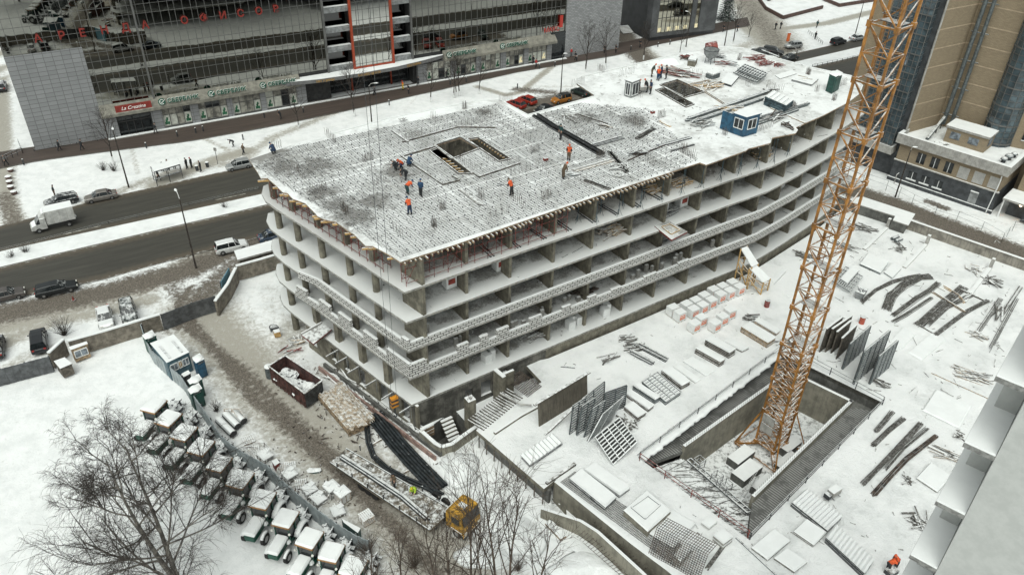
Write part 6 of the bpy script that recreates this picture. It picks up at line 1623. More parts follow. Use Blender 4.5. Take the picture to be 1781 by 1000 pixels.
# ================================================================ trees
M['bark'] = mat('dark_bark', (.055, .045, .038), .9, snow=.15, var=.35, sc=4); M['bark2'] = mat('brown_bark', (.105, .078, .058), .9, snow=.2, var=.3, sc=3); M['birch'] = mat('birch_bark', (.17, .155, .135), .85, snow=.3, var=.3, sc=2, alt=(.05, .045, .04)); M['twig'] = mat('twigs', (.045, .036, .03), .9, snow=.12, var=.3, sc=4); M['twig2'] = mat('brown_twigs', (.075, .054, .04), .9, snow=.15, var=.3, sc=4)
def tree(label, loc, h, limbs, seed, bark, twigm, spread=.55, droop=0.0, l0=.25, r0=.16, dens=1.0, group=None, white=False, name='bare_tree', stems=1, lean=(0, 0), tw=.012, sub_=7, rot=0):
 rn_ = random.Random(seed); T = thing(name, label, 'tree', loc, rot, group); tr = MB(); cr = MB()
 def limb(mb, p, d, L, r, n, r1=.35, bendz=0.0, jit=.12, sides=5):
  pts = [p];
  for i in range(n):
   d = (d + Vector((rn_.uniform(-jit, jit), rn_.uniform(-jit, jit), rn_.uniform(-jit, jit) + bendz))).normalized(); q = pts[-1] + d * (L / n)
   mb.tube(pts[-1], q, r * (1 - (1 - r1) * i / n), r * (1 - (1 - r1) * (i + 1) / n), sides, 0, False); pts.append(q)
  return pts, d
 def rec(p, d, L, r, lv):
  if lv == 0:
   limb(cr, p, d, L, r, 3, .5, -droop, .22, 3); return
  pts, dd = limb(tr if lv >= 3 else cr, p, d, L, r, 4 if lv > 1 else 3, .4, .05 if lv > 1 else -droop * .3, .16, 5 if lv >= 3 else (4 if lv == 2 else 3))
  k = max(3, int(sub_ * dens * (1.1 if lv == 1 else 1)))
  for i in range(k):
   f = rn_.uniform(.18, 1) * (len(pts) - 1); j = min(len(pts) - 2, int(f)); q = pts[j].lerp(pts[j + 1], f - j); a = (pts[j + 1] - pts[j]).normalized()
   s = a.cross(Vector((rn_.uniform(-1, 1), rn_.uniform(-1, 1), rn_.uniform(-1, 1)))).normalized(); nd = (a * rn_.uniform(.7, 1.1) + s * rn_.uniform(.5, .95) + Vector((0, 0, .12 - droop * .4 if lv < 2 else .25))).normalized()
   rec(q, nd, L * rn_.uniform(.42, .62), max(tw, r * .42), lv - 1)
 for st in range(stems):
  d0 = Vector((lean[0] + rn_.uniform(-.1, .1) * (stems > 1) * 3, lean[1] + rn_.uniform(-.1, .1) * (stems > 1) * 3, 1)).normalized()
  pts, dd = limb(tr, Vector((rn_.uniform(-.2, .2), rn_.uniform(-.2, .2), 0)) * (stems > 1), d0, h * .92, r0, 7, .15, .06, .05, 8)
  if white: tr.tube((0, 0, 0), (0, 0, 1.1), r0 * 1.12, r0 * 1.08, 8, 1)
  for i in range(limbs):
   f = (l0 + (1 - l0) * (i + .5) / limbs) * 7; j = min(6, int(f)); q = pts[j].lerp(pts[j + 1], f - j); a = 2.4 * i + seed; e = spread * (1.15 - .5 * i / limbs)
   rec(q, Vector((math.cos(a) * e, math.sin(a) * e, .85)).normalized(), h * .45 * (1.1 - .75 * i / limbs), r0 * (.42 - .22 * i / limbs), 3 if h > 11 and sub_ > 6 else 2)
 tr.build('trunk', [bark, M['white']], T); cr.build('crown', twigm, T); return T
# big birch, bottom left
TG = tree('big bare birch with long drooping twigs at the lower left', G(322, 1030), 17, 14, 3, M['birch'], M['twig'], 1.45, .34,   .04, .26, 1.08, name='birch_tree', stems=2, tw=.010, lean=(-.14, .03))
# saplings, bottom centre
for i, (x, y, h, lx) in enumerate(((820, 1075, 16.5, 0), (862, 1070, 17.5, .01), (888, 1060, 15.5, 0), (764, 1080, 13, 0), (705, 1075, 10, -.03), (925, 1070, 11, .04), (790, 1090, 11.5, 0), (660, 1080, 8.5, -.05), (845, 1085, 13, 0.02))):
 tree(['tallest brown sapling left of the pair in front of the yellow truck cab', 'tall sapling at the right edge of the yellow truck cab', 'tall sapling right of the truck cab with a forked top', 'thin sapling standing before the trailer wheels', 'low brushy sapling near the last tractor', 'thin sapling leaning right before the ramp wall', 'thin sapling in the gap between trailer and fence', 'short brush of bare twigs at the bottom picture edge', 'thin sapling behind the two tallest at the bottom edge'][i],
         G(x, y), h, 9, 20 + i, M['bark2'], M['twig2'], .30, 0, .22, .14, .8, 'bare saplings along the bottom edge', name='bare_sapling', tw=.013, sub_=6, lean=(lx, 0))
# street trees with whitewashed feet
T = tree(None, (0, 0, 0), 9.0, 11, 5, M['bark'], M['twig'], .5, .0, .3, .15, .8, None, True, name='street_tree', tw=.013, sub_=6); KA = {'o': T}
T = tree(None, (0, 0, 0), 8.0, 9, 9, M['bark'], M['twig'], .45, .05, .3, .13, .8, None, True, name='street_tree', tw=.013, sub_=6); KB = {'o': T}
for i, (x, y, s, lb_) in enumerate(((197, 283, 1.0, 'bare tree before the grey stone corner beside the street lamp'), (520, 221, .95, 'bare tree before the dark entrance side of the bank sign'), (617, 202, 1.1, 'bare tree left of the curved street lamp'), (749, 178, .95, 'bare tree before the right end of the curved canopy'), (789, 170, .9, 'left stem of the tight group of three thin trees'), (794, 169, .95, 'middle stem of the tight group of three thin trees'), (799, 167, .9, 'right stem of the tight group of three thin trees'), (833, 163, .85, 'bare tree standing alone right of the tight group of three'), (1018, 125, 1.15, 'dark trunked tree before the red neon sign'), (1053, 121, 1.25, 'wide bare tree before the pale stone corner'), (1119, 104, .9, 'bare tree at the corner of the side lane'), (1182, 94, .8, 'short bare tree before the lit windows of the dark building'), (1275, 76, 1.0, 'bare tree near the snowy spruce'), (1301, 71, .75, 'small bare tree at the junction kerb'))):
 put(KA if i % 2 == 0 else KB, G(x, y), i * 1.3, lb_, 'tree', 'street trees on the snowy verge', s)
# spruce
T = thing('spruce_tree', 'dark snowy spruce beyond the dark clad building', 'tree', G(1262, 34)); mb = MB(); mb.tube((0, 0, 0), (0, 0, 9), .18, .03, 7); mb.build('trunk', M['bark'], T); mb = MB(); sr_ = random.Random(4)
for k in range(340):
 z = .6 + 9.4 * (k / 340) ** 1.1; r = 2.9 * (1 - z / 10.4) + .15; a = k * 2.39996; d = Vector((math.cos(a), math.sin(a), -.28)); s = Vector((-d.y, d.x, 0)); p = Vector((0, 0, z))
 for q in range(4):
  f = (q + 1) / 4; c = p + d * (r * f) + Vector((sr_.uniform(-.1, .1), sr_.uniform(-.1, .1), sr_.uniform(-.1, .05))); w = .32 * (1.2 - f * .6)
  mb.add([c - s * w - d * .3, c + s * w - d * .3, c + d * .35 + Vector((0, 0, -.12))], [(0, 1, 2)], 0)
mb.build('crown', mat('spruce_needles', (.02, .04, .028), .9, snow=.42, var=.3), T)
# shrubs
def shrub(px, py, r, n, label, group=None, z=0, m=None, h=1.0):
 T = thing('bare_shrub', label, 'shrub', G(px, py, z), 0, group); mb = MB(); q = random.Random(px)
 for k in range(n):
  a, e = q.uniform(0, 6.28), q.uniform(.1, 1); p = Vector((q.uniform(-.2, .2), q.uniform(-.2, .2), 0)); d = Vector((math.cos(a) * e, math.sin(a) * e, q.uniform(.6, 1.2) * h)).normalized()
  for s in range(3): w = p + (d + Vector((q.uniform(-.3, .3), q.uniform(-.3, .3), .1))).normalized() * (r * .38); mb.tube(p, w, .018 - s * .004, .014 - s * .004, 3, 0, False); mb.tube(p, p + Vector((q.uniform(-.3, .3), q.uniform(-.3, .3), .3)) * r * .6, .009, .006, 3, 0, False); p = w
 mb.build('twigs', m or M['twig'], T); return T
shrub(112, 582, 2.3, 70, 'round bare bush between the black off-roader and the white sedan')
for x, y, lb_ in ((180, 296, 'left'), (198, 297, 'right')): shrub(x, y, 1.3, 45, lb_ + ' of the two low twiggy bushes beside the leftmost street tree', 'low bushes on the verge')
shrub(390, 362, 1.0, 30, 'small bare bush on the median strip'); shrub(45, 440, 1.1, 40, 'right low bush on the left end of the median strip'); shrub(20, 448, 1.0, 35, 'left low bush on the left end of the median strip')
shrub(376, 714, 1.2, 40, 'tuft of bare twigs behind the green cabins'); shrub(1335, 5, 2.2, 60, 'bare bushes in the raised bed beyond the junction')
shrub(640, 960, 2.0, 60, 'brown brush left of the trailer wheels', None, 0, M['twig2']); shrub(900, 990, 1.4, 40, 'brown brush in front of the ramp wall', None, 0, M['twig2']); shrub(720, 985, 1.8, 60, 'brown brush below the trailer', None, 0, M['twig2'])

# ================================================================ site goods
def top3(L, B, R_, z):
 l, b, r = G(*L, z), G(*B, z), G(*R_, z); return [l, b, r, l + r - b]
def stack(name, L, B, R_, h, label, cat, z=PZ, m='wood_d', layers=4, group=None, ribs=0, snow=.14, part='panel'):
 P = top3(L, B, R_, z + h); c = sum(P, Vector()) / 4; c.z = z; T = thing(name, label, cat, c, 0, group); P = [p - c for p in P]
 hh = h - snow; mb = MB()
 for k in range(layers):
  z0, z1 = hh * k / layers, hh * (k + .8) / layers; j = Vector((rr.uniform(-.04, .04), rr.uniform(-.04, .04), 0)); q = [Vector((p.x, p.y, 0)) + j for p in P]
  mb.hexa([p + Vector((0, 0, z0)) for p in q] + [p + Vector((0, 0, z1)) for p in q])
 mb.build(part, M[m], T); mb = MB(); q = [Vector((p.x * 1.02, p.y * 1.02, 0)) for p in P]; k_ = .93
 if m == 'lum':
  for i in range(14):
   a = q[0].lerp(q[3], (i + .1) / 14); b = q[1].lerp(q[2], (i + .1) / 14); w = (q[3] - q[0]) / 15; zz = Vector((0, 0, h + rr.uniform(-.02, .08))); mb.bar(a + w / 2 + zz + (b - a) * rr.uniform(-.04, .03), b + w / 2 + zz + (b - a) * rr.uniform(-.05, .05), w.length, .04)
  mb.build('top_board', mat('snowy_board', (.40, .32, .23), .8, snow=.46, var=.25, sc=3), T); return T
 if ribs:
  a, b = q[0], q[1]; d = q[3] - q[0]
  if d.length < (b - a).length: pass
  a, b, c3, d3 = q if (q[1] - q[0]).length > (q[2] - q[1]).length else (q[1], q[2], q[3], q[0])
  for i in range(ribs):
   f0, f1 = i / ribs, (i + .94) / ribs; l0, l1, r0, r1 = a.lerp(b, f0), a.lerp(b, f1), d3.lerp(c3, f0), d3.lerp(c3, f1); m0, m1 = l0.lerp(l1, .5), r0.lerp(r1, .5)
   mb.loft([[l0 + Vector((0, 0, hh)), m0 + Vector((0, 0, h + .03)), l1 + Vector((0, 0, hh))], [r0 + Vector((0, 0, hh)), m1 + Vector((0, 0, h + .03)), r1 + Vector((0, 0, hh))]])
 else:
  mb.hexa([p + Vector((0, 0, hh + .003)) for p in q] + [Vector((p.x * k_, p.y * k_, h)) for p in q])
 mb.build('snow_cover', M['snow'], T); return T
M['lum'] = mat('weathered_lumber', (.30, .22, .14), .8, snow=.3, var=.3, sc=3)
FG = 'stacks of snowy formwork panels in the yard'
for L, B, R_, h, lb_, m in (
 ((1227, 589), (1269, 612), (1280, 605), .95, 'tall snowy stack of brown panels just below the long timber stack', 'wood_d'),
 ((1210, 604), (1253, 628), (1261, 623), .85, 'snowy panel stack with an uneven top, in front of the tall brown stack', 'wood_d'),
 ((1257, 592), (1291, 609), (1303, 603), .35, 'small low snowy stack between the tall brown stack and the timber', 'wood_d'),
 ((1151, 642), (1186, 669), (1201, 661), .75, 'snowy stack of brown panels beside the gridded metal frame', 'wood_d'),
 ((1189, 627), (1228, 652), (1243, 643), .2, 'flat snowy pair of panels near the pit railing, nearer the crane', 'steel'),
 ((1170, 637), (1210, 664), (1219, 658), .22, 'flat snowy pair of panels right beside the brown panel stack', 'wood_d'),
 ((1101, 668), (1140, 693), (1148, 688), .8, 'snowy stack with bluish edges left of the gridded metal frame', 'steel'),
 ((1087, 682), (1128, 710), (1137, 703), .55, 'low snowy stack left of the bluish one', 'wood_d'),
 ((1086, 705), (1109, 724), (1124, 715), .65, 'short wide snowy stack beside the leaning gratings', 'wood_d'),
 ((1129, 925), (1172, 950), (1210, 908), .3, 'wide flat snow covered pallet near the steel cage', 'steel'),
 ((1220, 907), (1234, 917), (1248, 906), .35, 'tiny snowy block near the red railing', 'conc_l'),
 ((1308, 950), (1336, 971), (1375, 938), .35, 'large flat snowy pallet at the bottom edge, left one of two', 'wood_d'),
 ((1347, 968), (1382, 992), (1404, 975), .35, 'flat snowy pallet at the bottom edge, right one of two', 'wood_d'),
 ((1381, 922), (1416, 946), (1438, 924), .45, 'square snowy pallet between the two corrugated stacks', 'wood_d'),
 ((1595, 829), (1631, 853), (1655, 826), .3, 'low snowy sheet stack near the white building', 'wood_d'),
 ((1496, 457), (1532, 473), (1546, 454), .45, 'snowy stack of boards near the boundary wall, larger of two', 'steel'),
 ((1538, 472), (1553, 482), (1568, 466), .3, 'snowy stack of boards near the boundary wall, smaller of two', 'steel'),
 ((1549, 592), (1568, 607), (1592, 582), .15, 'flat snowy sheet right of the leaning gratings, upper one', 'steel'),
 ((1580, 612), (1604, 625), (1645, 590), .18, 'flat snowy sheet below the rod bundles', 'steel'),
 ((1605, 712), (1668, 743), (1690, 705), .2, 'large half buried snowy sheet in the open yard', 'steel'),
 ((1340, 486), (1346, 494), (1367, 472), .12, 'thin snowy sheet left of the crane mast', 'steel'),
 ((1367, 512), (1374, 518), (1398, 500), .15, 'thin snowy sheet behind the crane mast', 'steel')):
 stack('panel_stack', L, B, R_, h, lb_, 'panel stack', m=m, group=FG)
stack('timber_stack', (1290, 566), (1336, 594), (1350, 585), .95, 'long stack of sawn timber under snow beside the crane pit rail', 'timber', m='wood', layers=6, part='timber_layer')
stack('timber_stack', (1312, 556), (1350, 579), (1357, 573), .5, 'looser snowy timber stack behind the long one', 'timber', m='wood', layers=3, part='timber_layer')
stack('lumber_pile', (553, 686), (606, 748), (642, 733), .9, 'long pile of boards with snow on top beside the skip', 'timber', z=0, m='lum', layers=6, part='board_layer', snow=.015)
stack('lumber_pile', (583, 672), (640, 735), (652, 726), .6, 'narrow brown pile of boards right beside the big board pile', 'timber', z=0, m='lum', layers=4, part='board_layer', snow=.015)
CG = 'ribbed snowy stacks in the yard'
for L, B, R_, h, lb_, rb_ in (((907, 789), (922, 805), (978, 767), .6, 'ribbed snowy stack beside the leaning plank wall', 9), ((1378, 870), (1440, 919), (1465, 895), .8, 'ribbed snowy stack along the right pit railing', 11), ((1438, 931), (1505, 993), (1521, 970), .9, 'ribbed snowy stack nearest the bottom edge beside the workers', 11), ((991, 829), (1053, 879), (1072, 861), .7, 'long smooth snowy stack with zigzag edges by the ramp, left one', 0), ((1015, 814), (1078, 858), (1096, 845), .6, 'long smooth snowy stack with zigzag edges by the ramp, right one', 0)):
 stack('deck_stack', L, B, R_, h, lb_, 'stack', m='steel_d', ribs=rb_, group=CG, layers=5, part='deck_sheet', snow=.22)
M['back'] = mat('dark_facing', (.05, .05, .048), .7, snow=.3, var=.3)
# box with recessed frame
T = stack('formwork_box', (1085, 885), (1127, 922), (1167, 886), .85, 'snowy square box with a raised rectangular frame near the ramp', 'box', m='wallc', layers=1, part='box_side')
mb = MB(); o = G(1127, 885, PZ + .85) - T.location; q = [G(x, y, PZ + .86) - Vector(T.location) for x, y in ((1098, 882), (1122, 902), (1148, 878), (1127, 862))]
for i in range(4): mb.bar(q[i], q[(i + 1) % 4], .12, .16, 0, mt=1)
mb.build('raised_frame', [M['steel_d'], M['snow']], T)
for a in (((1173, 963), (1184, 974), (1201, 953), 1.0, 'pale concrete block standing behind the steel cage'), ((1241, 929), (1259, 944), (1275, 932), .8, 'pale concrete cube with snow near the corner of the red railing')):
 stack('concrete_block', *a, 'block', m='conc_l', layers=2, part='block_body')
# gridded metal frame lying, and grids elsewhere
def ribpanel(name, P, label, cat, nr=8, nc=3, m='steel', group=None, th_=.12, back=None, w=.07):
 """P: four world corners, P0-P1 bottom, P3-P2 top"""
 o = Vector(P[0]); T = thing(name, label, cat, o, 0, group); P = [Vector(p) - o for p in P]; nrm = (P[1] - P[0]).cross(P[3] - P[0]).normalized(); mb = MB()
 for i in range(nr + 1): mb.bar(P[0].lerp(P[3], i / nr), P[1].lerp(P[2], i / nr), th_, w * 1.5, 0, nrm)
 mb.build('rung', M[m], T); mb = MB()
 for i in range(nc + 1): mb.bar(P[0].lerp(P[1], i / nc) + nrm * .03, P[3].lerp(P[2], i / nc) + nrm * .03, w * 1.3, th_, 0, nrm)
 mb.build('side_rail', M[m], T)
 if back is not None:
  mb = MB(); b = nrm * -.08 * back; mb.hexa([p + b for p in P] + [p + b * 1.8 for p in P]); mb.build('facing_sheet', M['back'], T)
 return T
def stand(a, b, h, lean, z=PZ):
 """a,b photo px of the base line; lean = world vector offset of the top"""
 A, B = G(*a, z + .02), G(*b, z + .02); return [A, B, B + Vector((lean[0], lean[1], h)), A + Vector((lean[0], lean[1], h))]
P = top3((1117, 664), (1158, 699), (1184, 681), PZ + .5); stack('frame_base', (1117, 664), (1158, 699), (1184, 681), .45, 'grey sheet and metal frame stack among the panel stacks', 'frame', m='steel', snow=.01)
ribpanel('metal_grid', [P[1], P[2], P[3], P[0]], 'gridded metal frame lying on the grey sheet stack', 'frame', 10, 3)
P = top3((1448, 489), (1478, 507), (1500, 481), PZ + .5); ribpanel('metal_grid', [P[1], P[2], P[3], P[0]], 'gridded metal frame lying behind the crane mast by the bin', 'frame', 9, 5)
stack('grey_sheet', (1462, 484), (1474, 492), (1494, 470), .75, 'grey board lying on the gridded frame behind the mast', 'sheet', m='bench', layers=2, snow=.01, part='sheet_layer')
GG = 'leaning formwork gratings beside the plank wall'
for i, (a, b, h, ln) in enumerate((((990, 755), (1012, 740), 3.0, (.2, .9)), ((1003, 757), (1025, 742), 3.1, (.35, .9)), ((1015, 760), (1038, 745), 2.8, (.7, 1.1)), ((1022, 768), (1060, 735), 2.2, (1.4, 1.6)), ((1012, 740), (1050, 708), 2.7, (-.1, 1.0)), ((1048, 722), (1086, 708), 2.3, (.1, .9)))):
 ribpanel('formwork_grating', stand(a, b, h, ln), 'snowy steel grating leaning in the jumbled group, ' + ['leftmost', 'second from the left', 'third from the left', 'lowest, most tilted', 'one at the back against the plank wall', 'one at the back right'][i], 'formwork', 11, 2, group=GG, back=1 if i % 2 else None)
ribpanel('formwork_grating', [G(1066, 808, PZ + .05), G(1108, 768, PZ + .9), G(1077, 726, PZ + 1.4), G(1035, 760, PZ + 1.0)], 'biggest steel grating propped flat at a slant in front of the jumble', 'formwork', 9, 4, group=GG, back=1)
G2 = 'leaning formwork panels right of the crane'
for i, (a, b, h, ln, kind) in enumerate((((1424, 612), (1452, 590), 3.0, (.3, .5), 0), ((1434, 612), (1468, 588), 3.0, (.3, .5), 0), ((1444, 614), (1468, 594), 2.8, (.2, .4), 0), ((1453, 624), (1478, 600), 2.7, (.2, .4), 0), ((1465, 642), (1500, 610), 3.4, (.1, .3), 1), ((1484, 668), (1528, 630), 4.4, (.1, .2), 1), ((1512, 668), (1544, 640), 3.8, (.1, .2), 1))):
 lab = ['leftmost thin board leaning right of the crane', 'second thin board leaning right of the crane', 'third thin board leaning right of the crane', 'grey wooden panel between the thin boards and the gratings', 'left ribbed grating leaning right of the crane', 'tallest ribbed grating leaning right of the crane', 'rightmost ribbed grating leaning right of the crane'][i]
 if kind: ribpanel('formwork_grating', stand(a, b, h, ln), lab, 'formwork', 16, 4, group=G2, back=1, m='steel', th_=.16, w=.09)
 else:
  P = stand(a, b, h, ln); o = P[0]; T = thing('shutter_board', lab, 'formwork', o, 0, G2); n = (P[1] - P[0]).cross(P[3] - P[0]).normalized() * .12; mb = MB(); mb.hexa([P[0] - o, P[1] - o, P[1] - o + n, P[0] - o + n, P[3] - o, P[2] - o, P[2] - o + n, P[3] - o + n], 0); mb.build('panel_board', M['wood_d'], T); mb = MB(); mb.bar(P[3] - o, P[2] - o, .2, .1); mb.build('top_rail', M['snow'], T)
# plank wall leaning
a, b = G(938, 742, PZ), G(1022, 690, PZ); T = thing('plank_wall', 'long tall wall of dark vertical planks leaning beside the gratings', 'formwork', a); d = b - a; n = Vector((-d.y, d.x, 0)).normalized()
mb = MB(); k = 22
for i in range(k):
 p, q = d * (i / k), d * ((i + .92) / k); t = n * .35 + Vector((0, 0, 3.0)); mb.hexa([p, q, q + n * .1, p + n * .1, p + t, q + t, q + t + n * .1, p + t + n * .1])
mb.build('plank', mat('grey_plank', (.13, .115, .09), .85, var=.12, sc=1, streak=.8), T); mb = MB(); t = n * .35 + Vector((0, 0, 3.05)); mb.bar(t - d * .08, d * 1.05 + t, .3, .12); mb.bar(n * -1.2 - d * .05, d * .55 - n * 1.0 + Vector((0, 0, 1.0)), .2, .15); mb.build('rail', [M['wood_d']], T)
# snow covered stand next to it etc.
# white block pallets
T = thing('block_pallet', None, 'pallet'); KP = {'o': T}; mb = MB(); mb.box(0, 0, .12, 1.25, 1.05, 1.15, 0, 0, 1); mb.build('wrapped_blocks', [M['white'], M['snow']], T); mb = MB()
for x in (-.5, 0, .5): mb.box(x, 0, 0, .12, 1.0, .11)
mb.build('pallet_base', M['wood'], T); mb = MB(); mb.box(.35 - .35, -.528, .38, .85, .01, .62); mb.build('printed_label', M['orange'], T); mb = MB(); mb.box(0, -.536, .82, .8, .008, .1); mb.box(0, -.536, .6, .7, .008, .07); mb.build('label_print', M['white'], T)
bh = R(35) - 0.0
pl = [(1182, 549), (1205, 543), (1221, 536), (1236, 527), (1252, 517), (1268, 511), (1285, 504), (1207, 568), (1243, 567), (1256, 556), (1269, 545)]
pn = ['first', 'second', 'third', 'fourth', 'fifth', 'sixth', 'seventh']
for i, (x, y) in enumerate(pl):
 put(KP, G(x, y, PZ + .6) - Vector((0, 0, .6)), bh - math.pi / 2 + math.pi / 2 + (rr.uniform(-.05, .05)), ('white block pallet with an orange label, %s from the left in the long front row' % pn[i]) if i < 7 else 'white block pallet, orange label, %s of four standing apart' % ['leftmost', 'nearest', 'second from the right', 'rightmost'][i - 7], 'pallet', 'white block pallets below the raw building')
un = Vector((-math.sin(bh), math.cos(bh), 0))
for i in range(7):
 p = G(*pl[i], PZ + .6) - Vector((0, 0, .6)) + un * 1.2; put(KP, p, bh + rr.uniform(-.05, .05), 'white wrapped pallet in the back row, %s from the left' % pn[i], 'pallet', 'white block pallets below the raw building')
p = G(1222, 560, PZ + .6) - Vector((0, 0, .6)); put(KP, p + un * .3, bh, 'white wrapped pallet between the four pallets standing apart', 'pallet', 'white block pallets below the raw building')
# barrels
for (x, y, lb_) in ((1333, 533, 'dull red barrel standing alone left of the crane'), (1498, 562, 'orange red barrel standing alone right of the crane')):
 T = thing('barrel', lb_, 'barrel', G(x, y, PZ)); mb = MB(); mb.tube((0, 0, 0), (0, 0, .95), .33, None, 14); mb.build('drum', M['red'] if x < 1400 else mat('orange_red_drum', (.42, .07, .03), .6), T); mb = MB()
 for z in (.3, .62, .93): mb.tube((0, 0, z), (0, 0, z + .03), .345, None, 14)
 mb.build('hoop', M['steel_d'], T)
# rod bundles
def bundle(pts, w, label, m='rebar_g', z=PZ, n=26, r=.028, group='long bundles of bent rods in the snowy yard', name='rod_bundle', spread=.25, hgt=.22):
 P = [G(x, y, z) for x, y in pts]; o = P[0]; T = thing(name, label, 'rods', o, 0, group); mb = MB(); q = random.Random(int(pts[0][0]))
 for i in range(n):
  a, hz_ = q.uniform(-.5, .5), q.uniform(0, 1); off_ = []
  for k, p in enumerate(P):
   t = (P[min(k + 1, len(P) - 1)] - P[max(k - 1, 0)]).normalized(); nn2 = Vector((-t.y, t.x, 0)); off_.append(p - o + nn2 * (w * (a + q.uniform(-spread, spread) * .5)) + Vector((0, 0, .03 + hz_ * hgt)))
  t0 = (off_[1] - off_[0]); off_[0] = off_[0] + t0 * q.uniform(-.05, .12)
  for k in range(len(off_) - 1): mb.bar(off_[k], off_[k + 1], r * 1.6)
 mb.build('rods', M[m], T); return T
bundle([(1499, 527), (1523, 506), (1552, 492), (1580, 484), (1601, 480)], .5, 'thin bundle of rods curving up behind the bin')
bundle([(1541, 540), (1551, 516), (1572, 497), (1598, 484), (1619, 482)], 1.1, 'thickest dark curved bundle of rods, fanned at its lower end', n=44)
bundle([(1553, 550), (1575, 534), (1592, 521), (1615, 508), (1632, 493)], .7, 'long straight bundle right of the thick curved one', n=24)
bundle([(1553, 561), (1575, 549), (1600, 533), (1620, 519)], .6, 'pale snowy bundle under the long straight one', n=12)
bundle([(1596, 568), (1618, 550), (1640, 530), (1660, 514), (1676, 501)], 1.0, 'dark wide bundle crossed by a rusty beam', n=40)
bundle([(1612, 567), (1646, 536), (1691, 513)], .7, 'light grey bundle in the middle of the crossed frame', n=16)
bundle([(1626, 585), (1650, 566), (1680, 544), (1718, 524)], .5, 'dark bundle along the lower side of the crossed frame', n=28)
bundle([(1518, 776), (1545, 750), (1572, 729)], .5, 'short dark bundle beside the right railing'); bundle([(1522, 752), (1538, 734), (1552, 717)], .5, 'short pale bundle beside the right railing', n=14)
bundle([(1500, 843), (1530, 812), (1562, 780), (1601, 737)], .55, 'long dark bundle in the middle of the lower yard', n=30); bundle([(1518, 862), (1545, 832), (1575, 800), (1628, 759)], .5, 'long rusty bundle nearest the white building', m='rebar', n=28)
bundle([(1538, 818), (1570, 780), (1612, 746)], .4, 'half snowed bundle between the two long ones', n=10)
for i, (a, b) in enumerate((((1720, 610), (1768, 520)), ((1735, 560), (1775, 500)), ((1700, 580), (1740, 520)))): bundle([a, b], .5, ['faint snowed up poles near the right edge, lowest row', 'faint snowed up poles near the right edge, rightmost row', 'faint snowed up poles near the right edge, leftmost row'][i], n=7, group='snowed up poles by the right edge')
# random plank heaps
def heap(px, py, z, r, n, L, label, mats=('wood_d', 'wood', 'rebar'), ang_=None, cat='debris', name='plank_heap', hgt=.35, w=.14, group=None, spread=.5, part='plank'):
 T = thing(name, label, cat, G(px, py, z), 0, group); q = random.Random(int(px * 7 + py))
 for mi, mname in enumerate(mats):
  mb = MB()
  for i in range(max(1, n // len(mats))):
   a = (ang_ if ang_ is not None else q.uniform(0, 3.14)) + q.uniform(-spread, spread); c = Vector((q.uniform(-r, r), q.uniform(-r, r), q.uniform(.04, hgt))); d = Vector((math.cos(a), math.sin(a), q.uniform(-.06, .06))) * L * q.uniform(.35, .55)
   mb.bar(c - d, c + d, w * q.uniform(.5, 1.4), .06)
  mb.build(part, M[mname], T)
 return T
H_ = 'heaps of planks and debris on the yard'
for a in ((1690, 655, .9, 22, 3.2, 'dark splintered plank heap right of the gratings', -.45), (1702, 585, .5, 12, 1.8, 'small brown plank heap below the rod bundles', -.6), (1655, 795, .6, 10, 3.5, 'long brown laths lying near the white building', -.5), (1668, 760, .3, 8, 1.0, 'star shaped clutter of offcuts near the white building', None), (1600, 905, .9, 18, 1.6, 'tangle of dark brackets at the foot of the white building', None), (1720, 490, .9, 14, 2.2, 'dark tangle beside the kerb beam near the right edge', None), (1560, 433, .9, 12, 1.4, 'snowy clutter of dark bits near the boundary wall', None), (1690, 470, .8, 12, 1.2, 'snowy clutter near the boundary wall at the right', None), (1500, 398, .9, 16, 2.5, 'faint snowy heap of laths just right of the crane mast', -.6), (1400, 445, .7, 14, 2.2, 'snowy boards left of the crane mast', -.6), (1470, 430, .9, 14, 2.4, 'snowy board heap behind the crane mast', -.5), (1090, 590, .6, 12, 1.5, 'snowy jumble of pipes below the raw building', .3), (1105, 605, .6, 14, 2.0, 'second snowy jumble of beams beside the pipe jumble', .2), (1095, 740, .7, 24, 1.6, 'pale tangle of laths behind the biggest grating', None), (1060, 625, .5, 7, 2.6, 'thin poles lying in the snow in front of the plank wall', .6), (1735, 540, 1.0, 8, 3.5, 'sparse laths near the right picture edge', .9), (1310, 556, .6, 12, 1.8, 'snowy laths behind the timber stack', -.3), (1365, 600, .7, 18, 1.4, 'dark clutter hidden behind the crane mast', None), (1580, 836, .4, 10, 1.0, 'reddish twiggy scrap between the rods and the snowy sheets', None), (1530, 668, .5, 8, 1.6, 'dark edge pieces in front of the gratings', -.5)):
 heap(a[0], a[1], PZ, a[2], a[3], a[4], a[5], ang_=a[6], mats=('rebar_g', 'wood_d') if a[0] not in (1690, 1702, 1655) else ('wood_d', 'wood'), group=H_)
T = bundle([(1108, 600), (1160, 628)], .9, 'pile of dark snowy beams on the yard, right half', m='steel_d', n=9, r=.07, group='dark beams below the raw building', name='beam_pile', hgt=.3); bundle([(1096, 612), (1136, 634)], .8, 'pile of dark snowy beams on the yard, left half', m='steel_d', n=9, r=.07, group='dark beams below the raw building', name='beam_pile', hgt=.3)
